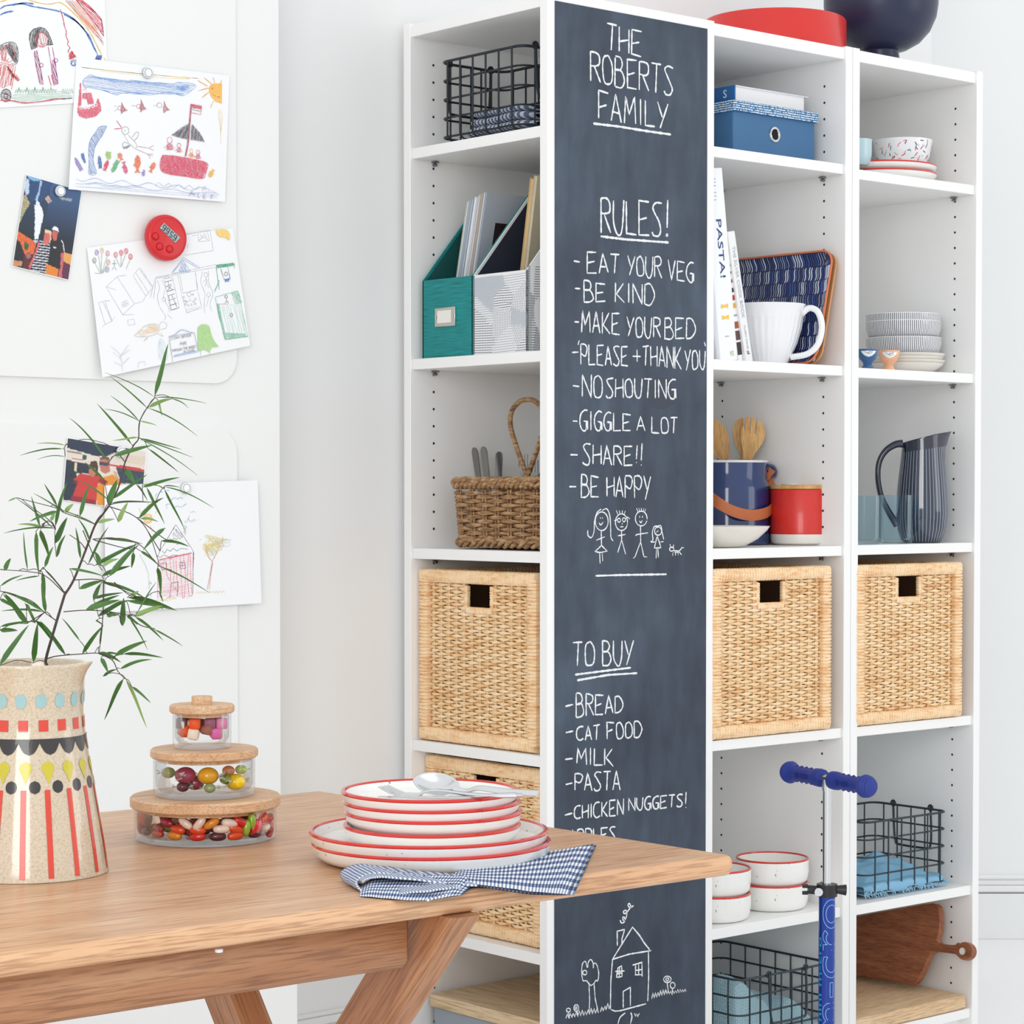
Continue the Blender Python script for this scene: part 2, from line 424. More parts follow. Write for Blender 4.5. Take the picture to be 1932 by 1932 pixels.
chalk('chalk_underline', Z1, [[(455, 1795), (640, 1818), (972, 1842)]], .0042)
for args in (
    [('EAT', 370, 145, 312, 625, 170, 318), ('YOUR', 690, 180, 335, 960, 190, 355), ('VEG', 1010, 212, 370, 1212, 240, 385), (262, 220, 310, 228)],
    [('BE', 342, 375, 548, 512, 408, 540), ('KIND', 592, 392, 545, 897, 408, 572), (270, 437, 313, 440)],
    [('MAKE', 322, 612, 788, 625, 640, 800), ('YOUR', 682, 662, 820, 950, 668, 830), ('BED', 985, 672, 838, 1222, 682, 828), (267, 702, 303, 704)],
    [('PLEASE', 318, 880, 1040, 690, 900, 1050), ('+', 730, 925, 1018, 792, 925, 1018), ('THANK', 808, 895, 1045, 1115, 905, 1075), ('YOU', 1142, 925, 1085, 1305, 930, 1075), (248, 945, 300, 942), (305, 850, 296, 885), (1296, 862, 1306, 895)],
    [('NO', 330, 1118, 1290, 490, 1130, 1305), ('SHOUTING', 518, 1150, 1300, 1070, 1160, 1308), (255, 1208, 305, 1215)],
    [('GIGGLE', 312, 1400, 1558, 712, 1440, 1565), ('A', 762, 1455, 1562, 825, 1455, 1565), ('LOT', 880, 1455, 1580, 1085, 1462, 1590), (255, 1488, 290, 1490)],
    [('SHARE', 332, 1670, 1830, 725, 1690, 1838), (235, 1755, 293, 1757), (765, 1680, 758, 1790), (803, 1665, 797, 1800), (757, 1814, 759, 1820), (796, 1833, 798, 1840)]):
    L = []
    for q in args: L += S(*q) if isinstance(q[0], str) else dsh(*q)
    chalk('chalk_rule', Z2, L, .0029)
chalk('chalk_rule', Z3, S('BE', 412, 75, 315, 585, 110, 305)+S('HAPPY', 670, 105, 300, 1115, 100, 340)+dsh(290, 205, 360, 205), .0029)
def circ(x, y, rx, ry, a0=0, a1=6.6, n=18): return [(x+rx*cos(a0+(a1-a0)*i/n), y+ry*sin(a0+(a1-a0)*i/n)) for i in range(n+1)]
def sp(p): return [(q[0], q[1]) for q in spline([(x, y, 0) for x, y in p], 4)]
chalk('chalk_family', Z3, [circ(618, 555, 66, 95), sp([(612, 432), (570, 470), (545, 560), (540, 660), (515, 720), (480, 700), (476, 645)]), sp([(622, 445), (670, 430), (700, 500), (708, 620), (712, 720), (736, 755)]),
    [(613, 650), (616, 800)], [(562, 748), (650, 712)], [(616, 800), (550, 862), (600, 872), (674, 858), (616, 800)], [(597, 878), (602, 985)], [(623, 878), (628, 960)], sp([(590, 570), (608, 592), (632, 565)]), [(604, 515), (606, 530)], [(624, 515), (626, 528)],
    circ(818, 565, 62, 85), [(765, 445), (785, 492)], [(795, 448), (806, 488)], [(826, 445), (828, 486)], [(856, 450), (846, 490)], [(744, 548), (778, 540)], circ(793, 545, 15, 20), circ(843, 540, 15, 20), [(858, 530), (880, 512), (902, 532)], [(806, 612), (838, 610)], [(826, 570), (824, 590)],
    [(818, 650), (820, 745)], [(780, 703), (860, 688)], [(820, 740), (780, 872)], [(820, 745), (860, 890)],
    circ(1018, 528, 60, 75), [(970, 422), (984, 458)], [(993, 422), (1003, 455)], [(1018, 422), (1022, 455)], [(1042, 424), (1040, 458)], [(1062, 428), (1052, 460)], sp([(1000, 550), (1014, 570), (1028, 548)]), [(1002, 500), (1002, 520)], [(1030, 500), (1030, 520)],
    [(1010, 605), (1012, 765)], [(958, 702), (972, 690), (1086, 672)], [(1010, 765), (955, 915), (936, 930)], [(1012, 765), (1045, 915), (1076, 916)],
    circ(1188, 655, 36, 42), sp([(1200, 605), (1150, 610), (1130, 670), (1136, 740), (1112, 765)]), sp([(1178, 612), (1215, 600), (1232, 680), (1245, 738)]), [(1170, 668), (1192, 650)], [(1178, 710), (1150, 826), (1218, 824), (1182, 710)], [(1120, 768), (1155, 764)], [(1212, 766), (1246, 760)], [(1172, 832), (1168, 932)], [(1186, 832), (1192, 922)],
    circ(1326, 838, 22, 20), [(1308, 788), (1314, 812)], [(1346, 792), (1342, 818)], [(1346, 852), (1405, 855), (1430, 822), (1450, 824)], [(1350, 866), (1406, 868)], [(1340, 870), (1334, 905)], [(1366, 872), (1364, 900)], [(1390, 872), (1392, 898)], [(1405, 868), (1424, 894)]], .0021)
chalk('chalk_underline', Z3, [[(555, 1108), (800, 1100), (1275, 1092)]], .0036)
chalk('chalk_heading', Z4, S('TO', 268, 145, 338, 445, 128, 335)+S('BUY', 512, 128, 330, 768, 128, 325), .0031)
chalk('chalk_underline', Z4, [[(285, 408), (520, 378), (748, 350)]], .0036)
chalk('chalk_underline', Z4, [[(303, 455), (560, 410), (800, 395)]], .0036)
for args in (
    [('BREAD', 295, 562, 762, 678, 592, 715), (205, 670, 268, 655)], [('CAT', 300, 840, 955, 490, 825, 945), ('FOOD', 550, 805, 945, 835, 797, 925), (208, 888, 270, 875)],
    [('MILK', 300, 1015, 1145, 600, 1020, 1165), (203, 1110, 265, 1102)], [('PASTA', 285, 1228, 1368, 660, 1205, 1362), (207, 1318, 263, 1305)],
    [('CHICKEN', 280, 1500, 1605, 685, 1435, 1570), ('NUGGETS', 730, 1430, 1535, 1178, 1400, 1500), (200, 1572, 262, 1555), (1205, 1380, 1200, 1480), (1202, 1505, 1204, 1512)],
    [('APPLES', 240, 1695, 1830, 620, 1668, 1780)]):
    L = []
    for q in args: L += S(*q) if isinstance(q[0], str) else dsh(*q)
    chalk('chalk_shopping_item', Z4, L, .0029)
zig = lambda x0, y0, x1, y1, n, h: [(x0+(x1-x0)*i/n, y0+(y1-y0)*i/n+(h*(.6+.5*random.random()) if i % 2 else 0)) for i in range(n+1)]
chalk('chalk_house', Z5, [[(770, 965), (985, 620), (1060, 710), (1110, 790), (1170, 865)], [(765, 968), (950, 910), (1185, 872)], [(770, 970), (752, 1200), (748, 1500)], [(1155, 880), (1158, 1150), (1148, 1415)], [(755, 1505), (800, 1522), (860, 1515), (1130, 1442)],
    [(822, 820), (820, 665), (900, 645), (872, 745), (872, 810)], [(885, 1485), (885, 1310), (962, 1265), (962, 1465)], [(812, 1160), (828, 1060), (868, 1035), (872, 1150), (815, 1160)], [(800, 1095), (900, 1090)], [(846, 1050), (842, 1155)], [(815, 1120), (868, 1112)],
    [(985, 1028), (1085, 998), (1088, 1150)], [(1018, 1025), (1016, 1132), (1085, 1130)], [(1050, 1015), (1050, 1130)], [(1018, 1085), (1085, 1075)],
    sp([(852, 545), (865, 575), (895, 565), (900, 520), (880, 515), (888, 550), (915, 520), (925, 460), (905, 440), (885, 460), (905, 475), (940, 440), (965, 400), (950, 368), (935, 385), (958, 410), (998, 390)]),
    sp([(905, 1540), (850, 1590), (828, 1659)]), sp([(965, 1535), (978, 1580), (962, 1655)]), [(1005, 1545), (1020, 1575), (1030, 1548), (1040, 1578), (1058, 1545)]], .0026)
chalk('chalk_tree', Z5, [sp([(500, 1055), (480, 990), (450, 1010), (440, 1090), (452, 1190), (490, 1195), (520, 1230), (540, 1245), (575, 1220), (590, 1190), (612, 1195), (622, 1110), (600, 1020), (570, 1010), (565, 1060), (560, 1000), (535, 968), (510, 1000), (505, 1055)]),
    circ(473, 1108, 22, 24), [(518, 1240), (525, 1400), (520, 1520)], [(572, 1225), (585, 1390), (612, 1510)]], .0021)
chalk('chalk_grass', Z5, [zig(270, 1600, 620, 1540, 22, -60), zig(640, 1530, 750, 1490, 7, -70), zig(1190, 1390, 1380, 1330, 14, -60), zig(1380, 1340, 1560, 1310, 14, -35)], .0021)
chalk('chalk_flowers', Z5, [circ(298, 1510, 22, 20), [(298, 1530), (310, 1600)], circ(382, 1488, 26, 36), circ(380, 1488, 10, 14), [(390, 1525), (400, 1580)], circ(1358, 1180, 40, 34), circ(1358, 1180, 16, 14), [(1355, 1215), (1372, 1330)], circ(1415, 1245, 26, 32), [(1412, 1278), (1410, 1350)]], .0021)
m = MB()   # damp smear on the board
pts = [onY(1248+26*cos(a)*(1+.12*sin(3*a)), 742+34*sin(a)*(1+.1*cos(2*a)), YC) for a in [i*2*pi/24 for i in range(24)]]
m.poly(pts); mk('damp_smear', m, base('damp_slate', '343d49', .5, var=.08), cb, world=True, smooth=False)
# ------------------------------------------------------------ rattan baskets
def rattan_mat(name, c1, c2, c3):
    t = NT(name); v = t.coord('Object', (26, 26, 90)); n = t.noise(v, 2.0, 3, .6)
    n2 = t.noise(t.coord('Object', (5, 5, 22)), 2.4, 3, .7); f = t.math('ADD', t.math('MULTIPLY', n, .45), t.math('MULTIPLY', n2, .55))
    t.col(t.ramp(f, [(.30, c1), (.40, c2), (.52, c3), (.72, 'f6dfc0')])); t.b.inputs['Roughness'].default_value = .5
    t.bump(t.noise(t.coord('Object', (60, 60, 60)), 6, 2), .25, .0006); return t.m
RAT = rattan_mat('rattan', 'b5804f', 'e6b880', 'f3d3a4'); RATB = rattan_mat('rattan_wrap', 'a66c3e', 'e8bb88', 'f4d7ae')
DARKIN = base('rattan_inner_shade', '5b4130', .8)  # brown darkened to stand for the shade inside the baskets
def wrapbar(mb, p0, p1, a, b, n, upv):
    p0, p1 = Vector(p0), Vector(p1); d = (p1-p0).normalized(); u = Vector(upv); v_ = d.cross(u); vs = []; K = 10; L = 0
    cs = [(cos(2*pi*i/K), sin(2*pi*i/K)) for i in range(K)]
    sq = lambda t: math.copysign(abs(t)**.62, t)
    for k in range(n):
        j = random.uniform(-.25, .25)/n; tl = random.uniform(-.0012, .0012)
        for tt, rr in ((0.03, .86), (.22, 1.0+random.uniform(0, .06)), (.78, 1.0+random.uniform(0, .06)), (.97, .86)):
            c = p0.lerp(p1, (k+tt)/n+j*.3)
            for x, y in cs: vs.append(c+u*sq(x)*a*rr+v_*sq(y)*b*rr+d*tl*sq(x))
            L += 1
    fs = [(q*K+i, q*K+(i+1) % K, (q+1)*K+(i+1) % K, (q+1)*K+i) for q in range(L-1) for i in range(K)]
    fs += [tuple(range(K-1, -1, -1)), tuple((L-1)*K+i for i in range(K))]
    mb.add(vs, fs)
def weave(w, h, hole=None, x0=.034, zb=.026, zt=.026, pitch=.0215, rp=.0058):
    mb = MB(); n = int(round((w-2*x0)/pitch)); pitch = (w-2*x0)/n; rows = int((h-zb-zt)/rp); K = 6
    for r in range(rows):
        z = zb+rp*(r+.5); segs = [(.012 if r % 2 else x0-.004, w-.012 if r % 2 else w-x0+.004)]
        if hole and hole[2]-.004 < z < hole[3]+.004: segs = [(segs[0][0], hole[0]), (hole[1], segs[0][1])]
        for a, b in segs:
            m = max(2, int((b-a)/pitch*4)); vs = []
            for i in range(m+1):
                x = a+(b-a)*i/m; ph = (x-x0)/pitch+r; env = 1 if x0 < x < w-x0 else .3
                y = -cos(pi*ph)*.0034*env; fat = .75+.45*abs(cos(pi*ph)); zz = z+random.uniform(-.0005, .0005)
                hh = .0029*(fat if env == 1 else .85)
                for k in range(K): t = 2*pi*k/K; vs.append((x, y+.0016*cos(t), zz+hh*sin(t)))
            mb.add(vs, [(q*K+i, q*K+(i+1) % K, (q+1)*K+(i+1) % K, (q+1)*K+i) for q in range(m) for i in range(K)])
    return mb, n, pitch, x0
def stakes(w, h, n, pitch, x0, hole=None):
    mb = MB()
    for i in range(n+1):
        x = x0+pitch*i
        for dx in (-.0014, .0014):
            top = h-.02
            if hole and hole[0] < x < hole[1]: top = hole[2]
            mb.tube([(x+dx, 0, .012), (x+dx, 0, top)], .0014, 5, cap=False)
    return mb
BW, BD, BH = .332, .35, .319
HOLE_ = (BW/2-.036, BW/2+.036, BH-.028-.041, BH-.028)
def rattan_basket(label, loc, rotz):
    r = thing('rattan_basket', label, 'basket', loc, rotz)
    wv, n, p, x0 = weave(BW, BH, HOLE_)
    a = mk('front_weave', wv.xf(Matrix.Translation((0, .013, 0))), RAT, r, kind='stuff')
    mk('stakes', stakes(BW, BH, n, p, x0, HOLE_).xf(Matrix.Translation((0, .013, 0))), RAT, r, kind='stuff')
    for nm, p0, p1, a_, b_, k in (('top_bar', (.004, .013, BH-.013), (BW-.004, .013, BH-.013), .0125, .0125, 44), ('bottom_bar', (.004, .013, .013), (BW-.004, .013, .013), .0125, .0125, 44),
        ('corner_post', (.013, .013, .012), (.013, .013, BH-.012), .013, .013, 46), ('corner_post', (BW-.013, .013, .012), (BW-.013, .013, BH-.012), .013, .013, 46)):
        m = MB(); wrapbar(m, p0, p1, a_, b_, k, (0, 0, 1) if 'bar' in nm else (1, 0, 0)); mk(nm, m, RATB, r)
    m = MB(); h = HOLE_
    wrapbar(m, (h[0], .013, h[2]-.004), (h[1], .013, h[2]-.004), .006, .005, 16, (0, 0, 1)); wrapbar(m, (h[0], .013, h[2]), (h[0], .013, h[3]), .005, .005, 9, (1, 0, 0)); wrapbar(m, (h[1], .013, h[2]), (h[1], .013, h[3]), .005, .005, 9, (1, 0, 0))
    mk('handle_hole_rim', m, RATB, r)
    sw, n, p, x0 = weave(BD-.01, BH); sw.xf(Matrix.Rotation(pi/2, 4, 'Z')); sm = None
    for nm, x in (('side_weave', .014), ('side_weave', BW-.014)):
        if sm is None: so = mk(nm, sw, RAT, r, kind='stuff'); sm = so.data
        else: so = bpy.data.objects.new(nm, sm); COL.objects.link(so); so.parent = r; so['kind'] = 'stuff'
        so.location = (x, .004, 0)
    for x in (.013, BW-.013):
        for z in (.013, BH-.013): m = MB(); wrapbar(m, (x, .02, z), (x, BD, z), .0125, .012, 40, (0, 0, 1)); mk('side_bar', m, RATB, r)
    m = MB(); m.box(.02, BW-.02, BD-.01, BD-.004, .005, BH-.005); m.box(.02, BW-.02, .03, BD-.01, .004, .01)
    for x in (.0215, BW-.0235): m.box(x, x+.002, .024, BD-.01, .01, BH-.03)
    mk('shade_backing', m, DARKIN, r, smooth=False)  # added backing, its dark colour paints the shade seen through the handle hole
    return r
rb = rattan_basket('pale rattan basket above the stacked red-rimmed bowls', (.3925, -.004, ZM[3]+.001), 0)
dup(rb, (.7975, -.004, ZR[3]+.001), 0, 'pale rattan basket under the striped navy jug')
dup(rb, (-.0165+.012, .3775, ZL[3]+.001), -pi/2, 'rattan basket under the brown wicker basket of cutlery')
dup(rb, (.012, .3795, ZL[4]+.001), -pi/2, 'rattan basket half hidden behind the plates and table edge')

# ------------------------------------------------------------ wire baskets
WIRE = base('black_wire', '33383d', .4, metal=.6); WIRE2 = base('grey_wire', '3d464d', .4, metal=.6)
def wire_basket(label, w, d, h, loc, rotz, levels, nx, ny, mat, handles='x', rad=.0021, hang=.6, hw=.055):
    r = thing('wire_basket', label, 'basket', loc, rotz)
    rr = rrect(w, d, .022, 5)
    mk('rim', MB().tube([(x, y, h) for x, y in rr], rad*1.25, 8, closed=True), mat, r)
    m = MB()
    for k in range(levels): m.tube([(x, y, .012+(h-.012)*k/levels) for x, y in rr], rad, 6, closed=True)
    for i in range(nx):
        x = -w/2+.028+(w-.056)*i/(nx-1); b = .012
        m.tube([(x, -d/2-rad, h), (x, -d/2-rad, b), (x, -d/2+b*.6, .003), (x, d/2-b*.6, .003), (x, d/2+rad, b), (x, d/2+rad, h)], rad*.9, 6)
    for i in range(ny):
        y = -d/2+.026+(d-.052)*i/(ny-1); b = .012
        m.tube([(-w/2-rad, y, h), (-w/2-rad, y, b), (-w/2+b*.6, y, .005), (w/2-b*.6, y, .005), (w/2+rad, y, b), (w/2+rad, y, h)], rad*.9, 6)
    mk('wire_mesh', m, mat, r, kind='stuff')
    for s in (-1, 1):
        m = MB(); e = (w if handles == 'x' else d)/2*s+s*.004; q = hang*h; a = hw
        P = [(e, -a, h+.006), (e+s*.003, -a, h-.6*q), (e+s*.004, -a*.93, h-.93*q), (e+s*.004, -a*.7, h-q), (e+s*.004, a*.7, h-q), (e+s*.004, a*.93, h-.93*q), (e+s*.003, a, h-.6*q), (e, a, h+.006)]
        if handles != 'x': P = [(y, x, z) for x, y, z in P]
        m.tube(spline(P, 3), rad*1.25, 7)
        for k in (0, -1):
            c = Vector(P[k]); ring = [c+Vector((0, .006*cos(t_), .006*sin(t_)-.004)) if handles == 'x' else c+Vector((.006*cos(t_), 0, .006*sin(t_)-.004)) for t_ in [i*2*pi/10 for i in range(10)]]
            m.tube(ring, rad, 6, closed=True)
        mk('handle', m, mat, r)
    return r
def noise3(p, s=1): from mathutils import noise; return noise.noise(Vector(p)*s)
def fold(mb, L, W, th, Mx, seed=0, nu=26, nv=20, amp=.004):
    """a folded length of cloth: a flattened roll of length L, width W, thickness th"""
    def f(u, v):
        a = 2*pi*v; e = 1-abs(2*u-1)**10*.5; c, s_ = cos(a), sin(a)
        x = (u-.5)*L; y = math.copysign(abs(c)**.45, c)*W/2*e; z = math.copysign(abs(s_)**.8, s_)*th/2*e
        z += amp*noise3((x*18+seed, y*14, seed)); y += amp*.8*noise3((x*20, z*30, seed+4)); return Mx @ Vector((x, y, z))
    mb.grid(f, nu, nv)
GIN = gingham('gingham_fine', 17, 24, '263049', '7683a0', 'eef0f3')
# left bookcase, top compartment
bx = wire_basket('black wire basket holding a navy gingham cloth, beside the top of the chalkboard', .155, .232, .150, (.01+.0785, .2135, ZL[0]+.003), 0, 4, 5, 6, WIRE, handles='y', hw=.05)
mb = MB(); Mx = lambda x, y, z, rz=0, rx=0, ry=0: Matrix.Translation((x, y, z)) @ Matrix.Rotation(rz, 4, 'Z') @ Matrix.Rotation(rx, 4, 'X') @ Matrix.Rotation(ry, 4, 'Y')
for k, (zz, tw) in enumerate(((.012, .018), (.028, .018), (.043, .016))): fold(mb, .175-.01*k, .125-.004*k, tw, Mx(.088+.002*k, .20, ZL[0]+.009+zz, pi/2), seed=k*3, amp=.003)
tag(mk('folded_cloth', mb, GIN, world=True, loc=(.088, .20, ZL[0]+.01), sub=1), 'navy and white gingham cloth folded inside the black wire basket', 'cloth')

# magazine files ------------------------------------------------------------
t = NT('teal_cloth'); v = t.coord('Object', (1, 1, 1)); g = t.noise(t.coord('Object', (400, 12, 400)), 1.6, 2); g2 = t.noise(t.coord('Object', (12, 12, 500)), 1.5, 2)
t.col(t.ramp(t.math('MULTIPLY', t.math('ADD', g, g2), .5), [(.38, '046c6e'), (.5, '078383'), (.62, '0c9292')])); t.b.inputs['Roughness'].default_value = .6; TEAL = t.m
NAVYIN = base('navy_lining', '262c3c', .7); DTEAL = base('teal_lining', '12504f', .6)
def file_box(label, yA, yB, z0, hf, hb, dep, hmid, mat, matin, x0=.0):
    """magazine file: low front facing -X, sides rising to the back"""
    r = thing('magazine_file', label, 'magazine file', (x0, (yA+yB)/2, z0))
    th = .003; a, b = max(yA, yB), min(yA, yB)
    mk('front_panel', MB().box(x0, x0+th, b, a, z0, z0+hf, .0006), mat, r, world=True, smooth=False)
    for y in (a-th, b):
        m = MB(); m.prism([(x0, y, z0), (x0+dep, y, z0), (x0+dep, y, z0+hb), (x0+hmid, y, z0+hb), (x0, y, z0+hf)], (0, 1, 0), th); mk('side_panel', m, mat, r, world=True, smooth=False)
        yy = y+(-.0008 if y > b else th+.0002); m = MB(); m.prism([(x0+.004, yy, z0+.004), (x0+dep-.004, yy, z0+.004), (x0+dep-.004, yy, z0+hb-.004), (x0+hmid+.002, yy, z0+hb-.004), (x0+.003, yy, z0+hf-.004)], (0, 1, 0), .0006)
        mk('lining', m, matin, r, world=True, smooth=False)
    m = MB(); m.box(x0+dep-th, x0+dep, b+th, a-th, z0, z0+hb); m.box(x0+th, x0+dep-th, b+th, a-th, z0, z0+.003); mk('back_panel', m, matin, r, world=True, smooth=False)
    return r
P1 = onX(797, 530, 0); P2 = onX(892, 519, 0); q = onY(990, 378, P2.y); slope = (q.z-P2.z)/(q.x-P2.x)
hf = P1.z-ZL[1]-.001; hb = .30; dep = .26
f1 = file_box('teal cloth magazine file with a metal label holder', P1.y, P2.y, ZL[1]+.001, hf, hb, dep, (hb-hf)/slope, TEAL, DTEAL)
yc = onX(841, 600, 0).y; zc = onX(841, 598, 0).z
m = MB(); m.box(-.0028, 0, yc-.029, yc+.029, zc-.0175, zc+.0175, .001); mk('label_holder', m, base('nickel', 'c9c4bd', .3, metal=.7), f1, world=True)
m = MB(); m.box(-.0036, -.0026, yc-.019, yc+.021, zc-.011, zc+.012, .0004); mk('label_card', m, base('card', 'e9e6df', .6), f1, world=True, smooth=False)
m = MB(); m.tube([(-.003, yc-.025, zc-.004), (-.0045, yc-.025, zc), (-.003, yc-.025, zc+.004)], .0012, 6); m.tube([(-.003, yc+.025, zc-.004), (-.0045, yc+.025, zc), (-.003, yc+.025, zc+.004)], .0012, 6); mk('rivet', m, base('nickel', 'c9c4bd', .3, metal=.7), f1, world=True, kind='stuff')
P3 = onX(994.5, 513, 0); P2b = P2.y-.0015
f2 = file_box('white magazine file printed with navy pen dashes', P2b, P3.y, ZL[1]+.001, hf, hb, dep, (hb-hf)/slope, base('print_white', 'e6e8ea', .6), NAVYIN)
INK = base('ink_navy', '2c3648', .7); INKG = base('ink_grey', '8796a8', .7)
def dashes(face, wA, wB, z0, z1, seed):
    random.seed(seed); m = MB(); m2 = MB()
    rng = [(random.random(), random.random(), random.choice([0, 1, 2, 3]), random.uniform(-.25, .25)) for _ in range(16)]
    z = z0+.003
    while z < z1-.002:
        u = 0
        while u < 1:
            y = wA+(wB-wA)*u; fz = (z-z0)/(z1-z0)
            c = min(rng, key=lambda r: (r[0]-u)**2*1.2+(r[1]-fz)**2); k = c[2]; zz = z+c[3]*(u-c[0])*.02
            P = lambda a, b: face(a, b)
            if k == 0: m.ribbon([P(y, zz), P(y+(wB-wA)*.045, zz+.0006)], .0014, face.n, .0002); u += .05
            elif k == 1: m.ribbon([P(y, zz-.0016), P(y+(wB-wA)*.016, zz+.0018)], .0011, face.n, .0002); u += .032
            elif k == 2: m.ribbon([P(y, zz), P(y+(wB-wA)*.013, zz+.0003)], .0013, face.n, .0002); u += .026
            else: m2.ribbon([P(y, zz-.002), P(y+(wB-wA)*.012, zz+.0022)], .0012, face.n, .0002); u += .016
        z += .0043
    return m, m2
class FX:
    n = Vector((-1, 0, 0))
    def __call__(s, y, z): return Vector((0, y, z))
class FY:
    n = Vector((0, -1, 0))
    def __init__(s, y): s.y = y
    def __call__(s, x, z): return Vector((x, s.y, z))
a_, b_ = dashes(FX(), P2b-.001, P3.y+.001, ZL[1]+.001, ZL[1]+hf, 3)
mk('pen_dashes', a_, INK, f2, world=True, kind='stuff', smooth=False); mk('pen_dashes', b_, INKG, f2, world=True, kind='stuff', smooth=False)
a_, b_ = dashes(FY(P3.y), .002, .06, ZL[1]+.001, ZL[1]+hf+.01, 5)
mk('pen_dashes', a_, INK, f2, world=True, kind='stuff', smooth=False)
# magazines and paperbacks leaning in the files
def leaf_block(name, y, th, ang, x0, dep, h, mat, label, cat, group=None, z0=ZL[1]+.006, cover=None):
    r = thing(name, label, cat, (x0, y, z0), 0, group)
    Mr = Matrix.Translation((x0, y, z0)) @ Matrix.Rotation(ang, 4, 'X')
    mk('pages', MB().box(.002, dep-.002, .0006, th-.0006, .002, h-.002, M=Mr), PAPER if cover else mat, r, world=True, smooth=False)
    m = MB(); m.box(0, dep, 0, .0007, 0, h, M=Mr); m.box(0, dep, th-.0007, th, 0, h, M=Mr); mk('cover', m, mat, r, world=True, smooth=False)
    return r, Mr
cols = ['d9cfc2', 'eceef0', 'b9c6d2', 'e4e4e6', '9aa6b4', 'eef0f2', 'cdd3da', 'e9e9ea', 'c4b9b0', 'eceff2', 'b4bdc8', 'd6d9dd']
T1 = onX(920, 362, .062); B1 = onX(897, 521, .062); lean = atan2(B1.y-T1.y, T1.z-B1.z); z0 = ZL[1]+.006
yb = B1.y+(B1.z-z0)*math.tan(lean)-.001; th = .0052; hh = (T1.z-z0)/cos(lean)
for k in range(11):
    c = cols[k]; last = k == 10
    r, Mr = leaf_block('magazine', yb+(10-k)*th/cos(lean)-.0002, th-.0004, lean, .062-.002*(k % 3), .18, hh-.0016*abs(k-9)-.001*(k % 2), base('mag_%d' % k, c, .5),
        'grey-covered magazine with a dark picture, frontmost in the teal file' if last else 'thin magazine leaning in the packed row inside the teal file', 'magazine', None if last else 'magazines standing in the teal file', z0=z0)
m = MB(); m.box(.03, .18, -.0008, -.0001, .05, .25, M=Mr); mk('cover_picture', m, base('dark_picture', '352a2b', .35, var=.4, vs=25), r, world=True, smooth=False)
T1 = onX(1000, 337, .09); B1 = onX(981, 509, .09); lean = atan2(B1.y-T1.y, T1.z-B1.z); hh = (T1.z-z0)/cos(lean); yb = B1.y+(B1.z-z0)*math.tan(lean)
for k, (c, lb) in enumerate((('dcbf8e', 'tan card folder leaning in the dash-printed file, leftmost of the pair'), ('d3c8ad', 'thick beige folder leaning in the dash-printed file, beside the tan one'))):
    leaf_block('folder', yb-(k+1)*.0100, .0095, lean, .09, .14, hh+.004*k, base('fold_%d' % k, c, .6, var=.1), lb, 'folder', z0=z0)
# ------------------------------------------------------------ brown wicker cutlery basket
t = NT('brown_wicker'); n = t.noise(t.coord('Object', (20, 20, 70)), 3, 4, .65); t.col(t.ramp(n, [(.3, '5d432f'), (.45, '8d6844'), (.58, 'b08a60'), (.72, 'c9b397')]))
t.b.inputs['Roughness'].default_value = .6; t.bump(t.noise(t.coord('Object', (80, 80, 200)), 3, 2), .3, .0006); WICK = t.m
WX, WY, WZ = .095, .18, ZL[2]+.001; ww, wd, wh = .145, .27, .118
r = thing('wicker_basket', 'brown wicker cutlery basket with a tall looped handle', 'basket', (WX, WY, WZ))
def rr_at(s, w, d, rad=.03, N=220):
    P = rrect(w, d, rad, 8); L = [0]
    for i in range(len(P)): a, b = P[i], P[(i+1) % len(P)]; L.append(L[-1]+math.hypot(b[0]-a[0], b[1]-a[1]))
    t_ = (s % 1)*L[-1]
    for i in range(len(P)):
        if L[i+1] >= t_:
            f_ = (t_-L[i])/max(1e-9, L[i+1]-L[i]); a, b = P[i], P[(i+1) % len(P)]; nx, ny = b[1]-a[1], -(b[0]-a[0]); l = math.hypot(nx, ny) or 1
            return a[0]+(b[0]-a[0])*f_, a[1]+(b[1]-a[1])*f_, nx/l, ny/l
    return P[0][0], P[0][1], 1, 0
NS = 22
m = MB(); rows = 13
for k in range(rows):
    z = .014+.0073*k; sc_ = .94+.06*k/rows; pts = []; rad = []
    for i in range(NS*6):
        s_ = i/(NS*6); x, y, nx, ny = rr_at(s_, ww*sc_, wd*sc_); o = .0035*cos(pi*(s_*NS+k)); pts.append((WX+x+nx*o, WY+y+ny*o, WZ+z+random.uniform(-.0007, .0007))); rad.append(.0034+.0009*cos(pi*(s_*NS+k)))
    m.tube(pts, rad, 6, closed=True)
mk('woven_body', m, WICK, r, world=True, kind='stuff')
m = MB()
for i in range(NS):
    for dd in (-.3, .3):
        x, y, nx, ny = rr_at((i+dd*.35)/NS, ww*.95, wd*.95); x2, y2, _, _ = rr_at((i+dd*.35)/NS, ww, wd); m.tube([(WX+x, WY+y, WZ+.004), (WX+x2, WY+y2, WZ+wh-.01)], .0021, 6)
mk('stakes', m, WICK, r, world=True, kind='stuff')
def braid(nm, z, sw, cnt, amp, rad_, tw):
    m = MB()
    for b in range(cnt):
        pts = []
        for i in range(180):
            s_ = i/180; x, y, nx, ny = rr_at(s_, ww*sw, wd*sw); a = 2*pi*(s_*tw+b/cnt); pts.append((WX+x+nx*amp*cos(a), WY+y+ny*amp*cos(a), WZ+z+amp*1.2*sin(a)+.0015*noise3((s_*30, b, z))))
        m.tube(pts, rad_, 7, closed=True)
    mk(nm, m, WICK, r, world=True)
braid('rim_braid', wh+.002, 1.0, 4, .0062, .0044, 15); braid('base_braid', .011, .955, 3, .005, .004, 13)
